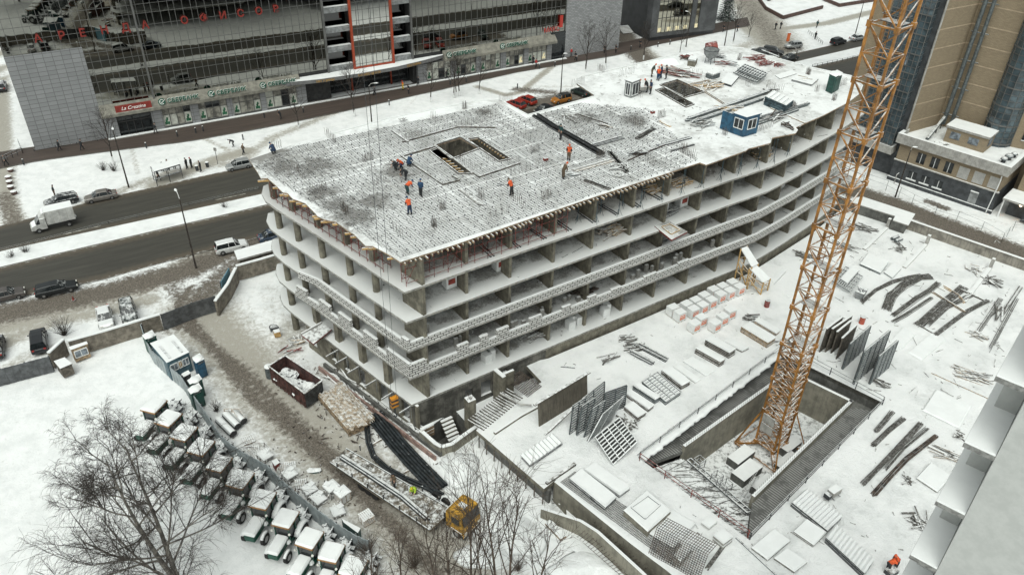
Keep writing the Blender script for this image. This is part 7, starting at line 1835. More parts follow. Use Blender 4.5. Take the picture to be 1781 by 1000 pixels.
bundle([(1640, 500), (1665, 515), (1675, 528)], .3, 'yellowish timber laid across the rod bundles', m='wood_y', n=3, r=.06, name='cross_timber', group='timbers across the bundles'); bundle([(1618, 508), (1678, 545)], .3, 'rusty beam laid across the dark wide bundle', m='wood', n=2, r=.08, name='cross_timber', group='timbers across the bundles', hgt=.4); bundle([(1592, 562), (1628, 583)], .2, 'grey beam under the lower ends of the bundles', m='wood_d', n=2, r=.09, name='cross_timber', group='timbers across the bundles'); bundle([(1665, 502), (1710, 523)], .2, 'grey beam over the upper ends of the bundles', m='wood_d', n=2, r=.09, name='cross_timber', group='timbers across the bundles')
# rubbish bin, rolls, generator
T = thing('rubbish_bin', 'grey steel bin filled with scrap behind the crane mast', 'bin', G(1495, 517, PZ)); mb = MB(); mb.hexa([(-.6, -.4, 0), (.6, -.4, 0), (.6, .4, 0), (-.6, .4, 0), (-.8, -.55, 1.1), (.8, -.55, 1.1), (.8, .55, 1.1), (-.8, .55, 1.1)]); mb.build('bin_body', M['bench'], T, rz=.9); mb = MB()
for k in range(14): mb.blob((rr.uniform(-.4, .4), rr.uniform(-.35, .35), 1.08), .18, .15, .18, 0, 6, 3, .3)
mb.build('scrap', M['steel_d'], T)
for i, (x, y) in enumerate(((1556, 416), (1562, 420))):
 T = thing('felt_roll', ['left', 'right'][i] + ' one of two snowy roofing rolls near the boundary wall', 'roll', G(x, y, PZ), HD((1555, 420), (1575, 412), PZ), 'snowy rolls'); mb = MB(); mb.tube((-.7, 0, .25), (.7, 0, .25), .25, None, 12); mb.build('roll_body', M['steel'], T); mb = MB(); mb.tube((-.71, 0, .25), (.71, 0, .25), .09, None, 8); mb.build('roll_core', M['steel_d'], T)
T = thing('generator', 'small grey generator on legs with snow beside the right pit railing', 'generator', G(1448, 862, PZ), .6); mb = MB(); mb.box(0, 0, .35, 1.2, .7, .6, 0, 0, 1); mb.build('housing', [M['conc_l'], M['snow']], T); mb = MB(); mb.box(-.9, 0, .3, .4, .6, .5); mb.bar((-1.2, 0, .2), (1.2, 0, .2), .08); mb.bar((-.4, -.5, .2), (-.4, .5, .2), .08); mb.bar((.4, -.5, .2), (.4, .5, .2), .08); mb.build('frame', M['steel_d'], T)
# covered stair beside the building
T = thing('covered_stair', 'wooden stair with two white sloping roofs against the raw building', 'stairs', G(1305, 500, PZ)); o = Vector(T.location); mb = MB()
for Q, za, zb in ((((1289, 432), (1300, 428), (1319, 458), (1308, 464)), 7.4, 5.6), (((1304, 466), (1315, 460), (1340, 484), (1328, 491)), 5.4, 4.1)):
 P = [G(*Q[0], za), G(*Q[1], za), G(*Q[2], zb), G(*Q[3], zb)]; P = [p - o for p in P]; n = Vector((0, 0, -.15)); mb.hexa([P[0] + n, P[3] + n, P[2] + n, P[1] + n, P[0], P[3], P[2], P[1]])
 m2 = MB()
 for p in P: m2.bar(p, (p.x, p.y, 0), .14)
 for k in range(4):
  for zf in (.35, .7): a, b = P[k], P[(k + 1) % 4]; m2.bar((a.x, a.y, a.z * zf), (b.x, b.y, b.z * zf), .09)
 m2.bar((P[0].x, P[0].y, P[0].z * .6), (P[3].x, P[3].y, 0), .12); m2.build('timber_leg', M['wood_y'], T)
mb.build('roof_panel', M['snow'], T)
# loading platform sticking out of the fourth floor
P = [G(x, y, 14.2) for x, y in ((1138, 393), (1168, 417), (1196, 403), (1163, 384))]; c = sum(P, Vector()) / 4; T = thing('loading_platform', 'small snowy loading platform jutting from the right side of the raw building', 'platform', c); mb = MB(); P = [p - c for p in P]; z = Vector((0, 0, -.2)); mb.hexa([p + z for p in P] + P, 0, 1); mb.build('platform_deck', [M['red'], M['floor']], T); mb = MB()
q = [p * .55 + Vector((0, 0, .12)) for p in P]
for i in range(4): mb.bar(q[i], q[(i + 1) % 4], .1)
mb.build('timber_frame', M['wood_y'], T)
P = [G(x, y, 4.2) for x, y in ((524, 582), (545, 598), (577, 572), (560, 562))]; c = sum(P, Vector()) / 4; T = thing('loading_platform', 'worn wooden loading platform on the left side of the raw building', 'platform', c); mb = MB(); P = [p - c for p in P]; mb.hexa([p + z for p in P] + P, 0, 1); mb.build('platform_deck', [M['red'], M['wood_d']], T); mb = MB(); mb.bar(P[3], P[0], .15, .4); mb.build('edge_beam', M['conc_l'], T)
# heaps inside the floors
for i, (s, lv, mt_, lab) in enumerate(((33.5, 5, 'wood_y', 'heap of fresh timber lying on the top open floor, left one'), (37.0, 5, 'wood_y', 'heap of fresh timber lying on the top open floor, right one'), (28.3, 4, 'wood_y', 'heap of fresh timber inside behind the loading platform'), (27.0, 4, 'wood', 'loose boards leaning beside the loading platform'), (51.5, 5, 'wood_y', 'brown timber heap at the far end of the top open floor'), (17.0, 1, 'wood_d', 'dark pile of sticks on the lowest right floor'), (35.8, 4, 'steel_d', 'black foil heap on the floor near the red poster'), (36.0, 3, 'steel_d', 'snowy foil heap one floor below the black one'), (24, 2, 'rebar', 'dark rods stacked inside behind the block parapet'))):
 p, t = along(right, s); n = Vector((-t.y, t.x)); p = p + n * 2.4; T = thing('timber_heap', lab, 'timber', (p.x, p.y, LV[lv] + .01), math.atan2(t.y, t.x)); mb = MB(); q = random.Random(i)
 for k in range(16): a = q.uniform(-.35, .35); d = Vector((math.cos(a), math.sin(a), 0)) * q.uniform(.8, 1.5); cc2 = Vector((q.uniform(-.5, .5), q.uniform(-.7, .7), q.uniform(.05, .7))); mb.bar(cc2 - d, cc2 + d, .18, .06)
 mb.build('board', M[mt_], T)
for i, (s, lv) in enumerate(((35.3, 4), (38.5, 4), (52, 3), (56.0, 4), (59, 3), (6.5, 4), (12.5, 4))):
 p, t = along(right, s); n = Vector((-t.y, t.x)); p = p + n * 3.0; T = thing('block_pallet', 'wrapped pallet with red label, %s' % ['beside the black foil heap', 'right of the black foil heap', 'third floor near the crane', 'fourth floor behind the crane', 'third floor at the far end', 'just inside the sharp corner bay', 'second bay from the sharp corner'][i], 'pallet', (p.x, p.y, LV[lv] + .01), math.atan2(t.y, t.x), 'pallets inside the raw building'); mb = MB(); mb.box(0, 0, .1, 1.2, 1.0, 1.5); mb.build('wrapped_blocks', M['white'], T); mb = MB(); mb.box(0, -.52, .6, .8, .03, .6); mb.build('printed_label', mat('red_label', (.30, .05, .035), .6), T)
# ================================================================ things on the roof
def rbox(name, top, z, h, label, cat, m, roof=True, over=.12):
 P = [G(x, y, z + h) for x, y in top]; c = sum(P, Vector()) / len(P); c.z = z; T = thing(name, label, cat, c); Q = [((p - c).x, (p - c).y) for p in P]; mb = MB(); mb.prism(Q, .05, h - .1); mb.build('wall', m, T)
 mb = MB(); mb.prism([(x * (1 + over), y * (1 + over)) for x, y in Q], h - .1, h, 0, 1); mb.build('roof', [m, M['snow']], T); return T, [Vector((x, y, 0)) for x, y in Q]
def win(T, a, b, z0, z1, f0, f1, m='glass', out=.03):
 p, q = a.lerp(b, f0), a.lerp(b, f1); d = (q - p).normalized(); n = Vector((d.y, -d.x, 0)); n = n if n.dot(a + b) > 0 else -n; mb = MB(); p, q = p + n * out, q + n * out
 mb.bar(p + Vector((0, 0, (z0 + z1) / 2)), q + Vector((0, 0, (z0 + z1) / 2)), .03, z1 - z0); o = mb.build('window', M[m], T); mb = MB()
 for zz in (z0, z1): mb.bar(p + Vector((0, 0, zz)), q + Vector((0, 0, zz)), .09)
 for e in (p, q, p.lerp(q, .5)): mb.bar(e + Vector((0, 0, z0)), e + Vector((0, 0, z1)), .07)
 mb.build('window_frame', M['white'], o)
T, Q = rbox('guard_booth', ((1277, 196), (1299, 203.5), (1323, 197), (1301, 186)), 21.12, 2.6, 'blue guard booth with snowy roof and an open door on the raw roof', 'booth', M['blue'])
win(T, Q[0], Q[1], .9, 2.1, .15, .85); win(T, Q[1], Q[2], .9, 2.1, .2, .8); mb = MB(); a = Q[0]; b = a + (a - Q[1]).normalized() * 1.1 + Vector((-.3, .3, 0)); mb.bar(a + Vector((0, 0, 1.25)), b + Vector((0, 0, 1.25)), .06, 2.3); mb.build('door', M['blue'], T)
def toilet(top, z, label, m, h=2.4, group=None):
 T, Q = rbox('portable_toilet', top, z, h, label, 'toilet', m, over=.06)
 mb = MB(); c = (Q[0] + Q[2]) / 2; mb.blob((c.x, c.y, h - .02), (Q[2] - Q[0]).length * .42, (Q[2] - Q[0]).length * .42, .25, 0, 10, 3, .05); mb.build('roof_snow', M['snow'], T)
 a, b = Q[1], Q[2]; win_ = MB(); d = (b - a).normalized(); n = Vector((d.y, -d.x, 0)) ; n = n if n.dot(a + b) > 0 else -n; p, q = a.lerp(b, .15) + n * .02, a.lerp(b, .85) + n * .02; win_.bar(p + Vector((0, 0, 1.1)), q + Vector((0, 0, 1.1)), .04, 1.9); win_.build('door', m, T); mb = MB(); mb.bar(p + n * .03 + Vector((0, 0, 2.15)), q + n * .03 + Vector((0, 0, 2.15)), .02, .12); mb.build('vent_slot', M['steel_d'], T)
 if group: T['group'] = group
 return T
toilet(((1443, 129), (1454, 134), (1466, 127), (1456, 122)), 21.12, 'green portable toilet with snowy roof at the far end of the raw roof', M['green'])
T, Q = rbox('stove_booth', ((1088, 139), (1100, 143), (1113, 138), (1100, 133)), 21.12, 2.2, 'grey metal booth with snowy top beside the workers near the second shaft', 'booth', M['bench'])
win(T, Q[0], Q[1], .3, 1.9, .2, .8, 'steel_d'); win(T, Q[1], Q[2], .3, 1.9, .1, .9, 'steel_d')
T = thing('snowy_barrow', 'snow filled barrow between the workers near the second shaft', 'barrow', G(1117, 160, 21.12), .4); mb = MB(); mb.box(0, 0, .4, 1.6, 1.1, .5, 0, 0, 1, 1.2, 1.2); mb.build('tub', [M['conc_l'], M['snow']], T); wheel(T, -.7, .5, .25, .12); wheel(T, -.7, -.5, .25, .12)
def beam(pts, w, h, label, m, z=21.12, n=1, cat='beam', name='beam', group=None):
 P = [G(x, y, z) for x, y in pts]; T = thing(name, label, cat, P[0], 0, group); mb = MB(); q = random.Random(int(pts[0][0]))
 for i in range(n):
  j = Vector((q.uniform(-.5, .5) * w, q.uniform(-.5, .5) * w, h * .5 + (i % 2) * h * .6)) if n > 1 else Vector((0, 0, h / 2))
  for a, b in zip(P[:-1], P[1:]): mb.bar(a - P[0] + j, b - P[0] + j, w if n == 1 else w * .35, h, 0)
 mb.build('beam_body', M[m], T); return T
M['cable'] = mat('dark_cable_bundle', (.085, .09, .092), .5, snow=.32, var=.3, sc=6)
beam([(932, 201), (962, 221), (1010, 248), (1045, 268)], .75, .1, 'long dark cable bundle lying across the raw roof', 'cable', n=14, cat='cables', name='cable_bundle')
RB2 = 'long snowy girders behind the blue booth'
for i, (a, b, w, l_) in enumerate((((1195, 210), (1340, 160), .7, 'long snowy girder left of the steel frames, upper one'), ((1205, 216), (1325, 175), .4, 'thinner snowy girder just below the upper one'), ((1320, 208), (1405, 184), .6, 'snowy girder right of the booth running to the starter bars'), ((1315, 217), (1385, 192), .4, 'thin snowy girder right of the booth, lower one'))): beam([a, b], w, .25, l_, 'steel', n=5, group=RB2, name='girder')
for i, (pts, w, m, n, lab) in enumerate((([(685, 229), (712, 248)], .5, 'wood_d', 3, 'dark plank lying left of the large shaft'), ([(803, 331), (837, 357)], .5, 'wood_d', 3, 'dark plank lying below the large shaft'), ([(1147, 211), (1166, 221)], .3, 'wood_y', 1, 'short yellow plank across the cables'), ([(1005, 200), (1057, 217)], .3, 'wood_d', 2, 'dark lath near the steel frames'), ([(1143, 255), (1200, 240)], .5, 'steel_d', 4, 'dark bars left of the roof edge'), ([(1165, 263), (1205, 252)], .4, 'steel_d', 4, 'second dark bars left of the roof edge'), ([(1110, 243), (1140, 225)], .7, 'rebar_g', 5, 'pale bars lying before the starter bars'), ([(998, 298), (1065, 279)], .5, 'wood', 4, 'long timbers lying on the mats'), ([(1033, 254), (1082, 240)], .6, 'steel_d', 6, 'stack of dark formwork beams on yellow battens'), ([(1092, 280), (1160, 252)], .15, 'rebar', 2, 'thin long bars across the clear patch'), ([(1355, 100), (1325, 88)], .35, 'steel_d', 1, 'dark beam jutting over the far roof edge'), ([(1225, 160), (1280, 195)], .25, 'wood', 3, 'boards left of the blue booth'), ([(1340, 188), (1400, 215)], .3, 'wood', 1, 'long brown plank right of the blue booth'), ([(1060, 265), (1090, 300)], .5, 'rebar_g', 10, 'fan of thin bars spread beside the starter bars'), ([(1020, 315), (1060, 330)], .5, 'rebar_g', 8, 'fan of thin bars near the right roof edge'))):
 beam(pts, w, .1, lab, m, n=n, cat='beam', name='loose_beam', group='loose beams and bars on the raw roof')
for i, (x, y, r, n, L, mats, a, lab) in enumerate(((988, 207, .8, 10, 1.3, ('wood_d', 'conc_l'), None, 'brown wooden frames and boxes beside the cable bundle'), (1080, 291, .8, 14, 1.4, ('wood_d', 'wood_d', 'conc_l'), None, 'dark crate and snow box near the right roof edge'), (1050, 222, .5, 6, 1.8, ('wood', 'wood_d'), -.5, 'few boards below the wooden frames'), (1180, 128, 1.5, 34, 3.6, ('wood_d', 'wood', 'red'), -.55, 'big plank and tube heap beside the workers'), (1232, 150, 1.4, 26, 3.2, ('wood_y', 'wood'), .75, 'row of yellow battens laid on the snow'), (1220, 215, 1.0, 18, 2.0, ('steel', 'wood_d'), .5, 'grey crumpled foil and boards left of the blue booth'), (1270, 190, .9, 18, 2.4, ('wood_y', 'wood'), .2, 'heap of yellow boards behind the blue booth'), (1195, 103, .7, 26, 1.4, ('red', 'rebar'), None, 'round heap of red clamps near the concrete bucket'), (1310, 103, .9, 20, 2.0, ('red', 'red'), .2, 'red tube pile at the far roof edge, upper one'), (1330, 112, .8, 20, 2.0, ('red', 'red'), .5, 'red tube pile at the far roof edge, middle one'), (1352, 115, .5, 14, 1.2, ('red',), None, 'red tube pile at the far roof edge, smallest one'), (1262, 112, .8, 10, 2.4, ('red', 'steel'), -.3, 'few red bars lying before the concrete bucket'), (1398, 140, .9, 14, 2.0, ('wood', 'conc_l'), -.2, 'boards and grey sheet near the green toilet'), (1250, 100, .6, 12, 1.2, ('steel_d',), None, 'dark metal parts right of the concrete bucket'), (1345, 205, 1.0, 16, 2.4, ('rebar', 'wood_d'), .6, 'tangle of thin bars right of the blue booth'), (1370, 222, .6, 10, 1.4, ('rebar',), None, 'wire tangle on the roof edge right of the booth'), (1112, 270, .6, 12, 1.4, ('rebar', 'steel_d'), .3, 'dark scraps beside starter bars on the mat'), (1340, 162, .8, 10, 1.6, ('rebar_g',), None, 'pale grating bits before the tube stack'), (870, 322, .2, 4, .6, ('steel_d',), None, 'tiny dark tool on the mat'), (700, 212, .3, 6, .8, ('wood_d',), None, 'bits of wood by the left mat edge'))):
 heap(x, y, 21.14, r, n, L, lab, mats, a, group='heaps on the raw roof', hgt=.4)
# steel frames, tubes, bucket
P = top3((1276, 127), (1315, 143), (1332, 132), 21.6); ribpanel('steel_grid', [P[1], P[2], P[3], P[0]], 'snowy steel frame lying flat on the far half of the raw roof', 'frame', 10, 3, w=.1, th_=.14, group='snowy steel frames')
P = top3((1283, 121), (1322, 137), (1334, 128), 22.0); ribpanel('steel_grid', [P[1], P[2], P[3], P[0]], 'upper snowy steel frame stacked crooked on the first', 'frame', 9, 3, w=.1, th_=.14, group='snowy steel frames')
stack('blue_tube_stack', (1331, 166), (1368, 182), (1381, 172), 1.3, 'stack of dark blue corrugated sections with snow on top', 'stack', z=21.12, m='prop', layers=4, part='section', ribs=5)
stack('grey_sheet', (1348, 131), (1357, 137), (1386, 128), .1, 'grey sheet lying alone near the frames', 'sheet', z=21.12, m='bench', layers=1, snow=.02, part='sheet_layer'); stack('grey_sheet', (1377, 138), (1412, 147), (1424, 136), .3, 'grey sheet on timbers left of the green toilet', 'sheet', z=21.12, m='bench', layers=2, snow=.02, part='sheet_layer')
stack('mesh_crate', (1229, 124), (1241, 129), (1254, 124), .9, 'grey slatted crate full of clamps on the roof', 'crate', z=21.12, m='steel', layers=1, snow=.15, part='crate_wall'); stack('dark_board', (1252, 142), (1272, 148), (1286, 132), .3, 'dark grey board propped beside the steel frames', 'board', z=21.12, m='steel_d', layers=1, snow=.01, part='board_sheet')
stack('mesh_crate', (1197, 102), (1210, 104), (1214, 98), 1.1, 'green grey crate wrapped in straps left of the concrete bucket', 'crate', z=21.12, m='conc', layers=1, snow=.1, part='crate_wall')
T = thing('concrete_bucket', 'grey funnel shaped concrete bucket standing on a frame', 'bucket', G(1234, 110, 21.12)); mb = MB(); mb.tube((0, 0, .5), (0, 0, 1.3), .25, 1.0, 14, 0, False); mb.tube((0, 0, 1.3), (0, 0, 2.0), 1.0, 1.1, 14, 0, False); mb.tube((0, 0, 1.3), (0, 0, 1.32), .95, .95, 14); mb.build('hopper', M['bench'], T); mb = MB(); mb.tube((0, 0, 1.98), (0, 0, 2.06), 1.15, 1.15, 14, 0, False)
for a in range(4): mb.bar((math.cos(a * 1.57) * .7, math.sin(a * 1.57) * .7, 0), (math.cos(a * 1.57) * .6, math.sin(a * 1.57) * .6, 1.1), .07)
mb.build('bucket_frame', M['steel_d'], T)
T = thing('mixer_drum', 'rusty mixer drum filled with snow behind the concrete bucket', 'mixer', G(1236, 92, 21.12)); mb = MB(); mb.tube((-.8, 0, .6), (.8, 0, .9), .8, .9, 12); mb.build('drum', M['red'], T); mb = MB(); mb.bar((-.8, -.5, 0), (-.8, -.5, .8), .1); mb.bar((.8, .5, 0), (.8, .5, .8), .1); mb.build('drum_stand', M['steel_d'], T)
T = thing('canvas_bag', 'dark canvas bag lying beside the brown worker', 'bag', G(997, 304, 21.14)); mb = MB(); mb.blob((0, 0, 0), .7, .35, .35, 0, 9, 4, .15); mb.build('bag_body', M['steel'], T); mb = MB(); mb.bar((-.2, 0, .35), (.2, 0, .42), .05); mb.build('strap', M['steel_d'], T)
T = thing('hose_coil', 'pale coil of hose lying on the snow of the roof', 'hose', G(1075, 305, 21.14)); mb = MB()
for k in range(3): mb.path([Vector((math.cos(a) * (.5 + k * .07), math.sin(a) * (.5 + k * .07), .05 + k * .05)) for a in [i * .42 for i in range(16)]], .045, 5)
mb.build('hose', M['conc_l'], T)
for x, y, lab in ((949, 279, 'short piece of pipe and tool box on the long timbers'), (1135, 197, 'tiny red and white box left alone on the roof')):
 T = thing('tool_box', lab, 'box', G(x, y, 21.16), .5); mb = MB(); mb.box(0, 0, 0, .5, .35, .3, 0, 0, 1); mb.build('box_body', [M['red'], M['snow']], T); mb = MB(); mb.bar((-.15, 0, .34), (.15, 0, .34), .04); mb.build('handle', M['steel_d'], T)
# ================================================================ left yard
def fencepanels(name, pts, z, h, label, m, cat='fence', th_=.08, post=2.6, pm='steel_d', rib=True, zt=None):
 """pts: photo points of the fence TOP"""
 P = [G(x, y, z + h) for x, y in pts]; P = [Vector((p.x, p.y, z)) for p in P]; o = P[0]; T = thing(name, label, cat, o); mb = MB(); mp = MB()
 for a, b in zip(P[:-1], P[1:]):
  L = (b - a).length; k = max(1, round(L / .35)) if rib else 1; d = (b - a).normalized(); n = Vector((-d.y, d.x, 0))
  for i in range(k):
   s, e = a.lerp(b, i / k) - o, a.lerp(b, (i + 1) / k) - o; j = n * (.03 if i % 2 and rib else 0); c = (s + e) / 2 + j; mb.box(c.x, c.y, 0, (e - s).length, th_, h, math.atan2(d.y, d.x))
  k = max(1, round(L / post))
  for i in range(k + 1): p = a.lerp(b, i / k) - o + n * .12; mp.bar(p, p + Vector((0, 0, h + .05)), .1)
 mb.build('panel', m, T); mp.each('post', M[pm], T); return T, P
M['fgrey'] = mat('grey_corrugated', (.11, .115, .12), .5, .2, snow=.2, var=.2); M['fblue'] = mat('pale_blue_sheet', (.33, .37, .38), .5, .1, snow=.3, var=.12, sc=1.2, streak=.25); M['fbrown'] = mat('brown_concrete_fence', (.21, .185, .15), .85, snow=.2, var=.2, sc=1.5, streak=.4)
fencepanels('metal_fence', [(-40, 652), (0, 642), (42, 631), (84, 620)], 0, 2.2, 'grey corrugated metal fence at the left picture edge', M['fgrey'])
def cwall(name, pts, label, h=2.2, th_=.25):
 P = [G(x, y, h) for x, y in pts]; o = Vector((P[0].x, P[0].y, 0)); T = thing(name, label, 'wall', o); mb = MB(); ms = MB()
 for a, b in zip(P[:-1], P[1:]):
  c = (a + b) / 2 - o; d = b - a; mb.box(c.x, c.y, 0, d.length, th_, h - .02, math.atan2(d.y, d.x)); ms.box(c.x, c.y, h - .018, d.length, th_ + .12, .14, math.atan2(d.y, d.x))
 mb.build('wall_slab', M['fbrown'], T); ms.build('snow_cap', M['snow'], T); return T
cwall('concrete_wall', [(84, 614), (110, 590)], 'short brown wall stub at the end of the grey metal fence'); cwall('concrete_wall', [(118, 593), (180, 576), (243, 557), (277, 547)], 'long brown concrete wall with snow cap behind the white sedan')
cwall('concrete_wall', [(374, 524), (396, 494), (410, 466)], 'brown concrete wall climbing from the grey gate to the fence corner'); cwall('concrete_wall', [(410, 463), (450, 452), (505, 436)], 'brown concrete wall running behind the rounded end of the raw building')
fencepanels('yard_gate', [(280, 547), (306, 537), (333, 527), (352, 521), (373, 515)], 0, 2.3, 'grey sheet metal gate across the yard track', M['fgrey'], 'gate', post=2.6, rib=False)
fencepanels('site_fence', [(244, 564), (252, 590), (262, 608), (290, 634), (314, 654), (330, 680), (348, 704), (364, 728), (384, 758), (403, 774), (422, 786), (466, 810), (487, 832), (516, 858), (550, 885), (583, 909), (617, 930), (640, 940)], 0, 2.0, 'long pale blue metal fence between the tractors and the site track', M['fblue'])
T, P = fencepanels('blue_hoarding', [(384, 490), (398, 466)], 0, 2.6, 'pale blue sheet propped against the brown fence corner', mat('sky_blue_sheet', (.17, .34, .42), .5, var=.1), 'panel', rib=False)
T = thing('snowy_awning', 'long snow covered awning roof along the brown wall', 'roof', G(448, 440, 0)); o = Vector(T.location); P = [G(x, y, 2.6) - o for x, y in ((407, 436), (413, 452), (500, 428), (486, 414))]; mb = MB(); z = Vector((0, 0, -.25)); mb.hexa([p + z for p in P] + P, 0, 1); mb.build('roof_slab', [M['conc_l'], M['snow']], T); mb = MB(); mb.hexa([Vector((p.x * .92, p.y * .92, 0)) for p in P] + [Vector((p.x * .92, p.y * .92, 2.3)) for p in P]); mb.build('wall', M['fbrown'], T)
T, Q = rbox('dog_shed', ((95, 628), (105, 640), (124, 632), (112, 622)), 0, 1.5, 'small dark shed with a thick snow cap by the wall stub', 'shed', M['wood_d'])
T, Q = rbox('window_shed', ((121, 603), (124, 608), (151, 598), (149, 594)), 0, 1.9, 'little lean-to with dusty windows against the brown wall', 'shed', M['wood']); win(T, Q[1], Q[2], .6, 1.5, .1, .9, 'curtain')
T, Q = rbox('site_cabin', ((262, 597), (290, 630), (328, 612), (302, 582)), 0, 2.7, 'blue grey site cabin with a wide snowy roof', 'cabin', mat('cabin_teal', (.07, .13, .16), .6, var=.2), over=.04); win(T, Q[1], Q[2], 1.2, 2.1, .1, .4, 'curtain'); win(T, Q[1], Q[2], 1.2, 2.1, .45, .6, 'wood_y'); win(T, Q[1], Q[2], 1.2, 2.1, .65, .9, 'curtain')
mb = MB();
for i in range(2):
 a, b = (Q[0] * .8).lerp(Q[3] * .8, .15 + .7 * i), (Q[1] * .8).lerp(Q[2] * .8, .15 + .7 * i); mb.bar(a.lerp(b, .2) + Vector((0, 0, 2.71)), b + Vector((0, 0, 2.71)), .25, .06)
mb.build('roof_gap', M['steel_d'], T)
toilet(((334, 622), (341, 631), (355, 624), (347, 614)), 0, 'dark blue portable toilet beside the site cabin', M['blue'])
toilet(((247, 583), (253, 590), (271, 583), (264, 574)), 0, 'green portable toilet with thick snow behind the site cabin', M['green'], group='green toilets along the blue fence'); toilet(((326, 661), (331, 668), (351, 659), (345, 650)), 0, 'green portable toilet, farther of the two below the site cabin', M['green'], group='green toilets along the blue fence'); toilet(((326, 677), (332, 685), (351, 675), (345, 666)), 0, 'green portable toilet, nearer of the two below the site cabin', M['green'], group='green toilets along the blue fence')
T, Q = rbox('snowy_box', ((316, 650), (320, 655), (331, 649), (327, 644)), 0, 1.6, 'small snow capped box between the fence and the green toilets', 'box', M['steel_d'])
for i, (a, b) in enumerate((((380, 730), (406, 755)), ((392, 720), (414, 742)), ((402, 714), (424, 733)))):
 p, q = G(*a, .4), G(*b, .4); T = thing('steel_pipe', ['nearest to the fence', 'middle', 'farthest from the fence'][i] + ' of three big snowy pipes lying by the blue fence', 'pipe', p, 0, 'big pipes by the blue fence'); d = q - p; mb = MB(); mb.tube((0, 0, 0), d, .42, None, 14, 0, False); mb.build('pipe_shell', mat('snowy_pipe', (.10, .11, .11), .6, snow=.95), T); mb = MB(); mb.tube(d * .02, d * 1.001, .36, None, 14); mb.build('pipe_bore', M['black'], T)
T = thing('ladder_rack', 'bent rusty ladder frame over the big pipes', 'frame', G(398, 728)); mb = MB()
for s in (-.4, .4): mb.path([Vector((s, 0, 0)), Vector((s, .3, 1.1)), Vector((s + .8, .3, 1.2)), Vector((s + 1.6, -.6, .9))], .05, 5)
for k in range(5): mb.bar((-.4, .06 * k, .22 * k), (.4, .06 * k, .22 * k), .05)
mb.build('bar', M['wood'], T)
# skip
P = [G(x, y, 2.3) for x, y in ((496, 619), (467, 637), (530, 685), (561, 662))]; c = sum(P, Vector()) / 4; c.z = 0; T = thing('waste_skip', 'long rust red open skip filled with snowy rubbish', 'skip', c); P = [Vector(((p - c).x, (p - c).y, 0)) for p in P]; mr = mat('rusty_red_steel', (.085, .036, .03), .7, var=.35, sc=2, streak=.5)
mb = MB(); mw_ = MB()
for i in range(4):
 a, b = P[i], P[(i + 1) % 4]; d = b - a; (mb if i != 2 else mw_).bar(a * .97 + Vector((0, 0, 1.3)), b * .97 + Vector((0, 0, 1.3)), .1, 2.1)
mb.hexa([p * .95 + Vector((0, 0, .25)) for p in P] + [p * .95 + Vector((0, 0, .4)) for p in P]); mb.build('skip_wall', mr, T); mw_.build('end_door', M['steel_d'], T)
mb = MB()
for i in (1, 3):
 a, b = P[i], P[(i + 1) % 4]
 for k in range(9): q = a.lerp(b, (k + .5) / 9) * 1.01; mb.bar(q + Vector((0, 0, .2)), q + Vector((0, 0, 2.3)), .12)
mb.build('side_rib', mr, T); mb = MB()
for i in range(4): mb.bar(P[i] + Vector((0, 0, 2.33)), P[(i + 1) % 4] + Vector((0, 0, 2.33)), .14, .1)
mb.build('rim', M['wood_d'], T); mb = MB(); rk = random.Random(2)
for k in range(60): a, b = rk.uniform(-.4, .4), rk.uniform(-.4, .4); q = (P[0] - P[1]) * a + (P[2] - P[1]) * b; mb.blob((q.x, q.y, .8 + .3 * (1 - abs(a)) * rk.random()), rk.uniform(.25, .6), rk.uniform(.25, .6), rk.uniform(.15, .45), 0, 7, 3, .2)
mb.build('rubbish', M['snowtop'], T); mb = MB()
for k in range(14): a, b = rk.uniform(-.4, .4), rk.uniform(-.4, .4); q = (P[0] - P[1]) * a + (P[2] - P[1]) * b; mb.bar((q.x, q.y, 1.25), (q.x + rk.uniform(-.4, .4), q.y + rk.uniform(-.4, .4), 1.4), .12)
mb.build('scrap', M['steel_d'], T)
# trailer and truck
P = [G(x, y, 1.2) for x, y in ((574, 804), (747, 922), (786, 887), (602, 780))]; c = P[1].copy(); c.z = 0; T = thing('flatbed_trailer', 'long snowy flatbed trailer coupled to the yellow truck', 'trailer', c); P = [p - c for p in P]; ax = (P[0] - P[1]).normalized(); ay = Vector((-ax.y, ax.x, 0));
M['bed'] = mat('dirty_snowy_bed', (.17, .145, .11), .85, snow=.46, var=.3, sc=.9)
mb = MB(); zz = Vector((0, 0, -.3)); mb.hexa([p + zz for p in P] + P); mb.build('bed', M['bed'], T); mb = MB()
L = (P[0] - P[1]).length; Wt = (P[2] - P[1]).length; wd = (P[2] - P[1]).normalized()
for k in range(6):
 q = P[1].lerp(P[0], .12 + k * .16)
 for s in (0, Wt): mb.bar(q + wd * s, q + wd * s + Vector((0, 0, .7)), .1)
mb.bar(P[1] + Vector((0, 0, .05)), P[0] + Vector((0, 0, .05)), .1, .12); mb.bar(P[2] + Vector((0, 0, .05)), P[3] + Vector((0, 0, .05)), .1, .12); mb.build('stake', M['steel_d'], T); mb = MB()
for s in (.3, .7): mb.bar(P[1] + wd * (Wt * s) + Vector((0, 0, -.5)), P[0] + wd * (Wt * s) + Vector((0, 0, -.5)), .2, .35)
mb.build('chassis', M['steel_d'], T)
th_t = math.atan2(ax.y, ax.x)
for f in (.55, .62, .69):
 for s in (.08, .92):
  q = P[1].lerp(P[0], f) + wd * (Wt * s); wobj = wheel(T, 0, 1 if s > .5 else -1, .45, .3); wobj.location = (q.x, q.y, .45); wobj.rotation_euler = (0, 0, th_t)
beam([(595, 797), (640, 826), (700, 866), (744, 904)], .35, .3, 'long dark girder lying on the flatbed trailer', 'steel_d', z=1.22, n=4, name='girder')
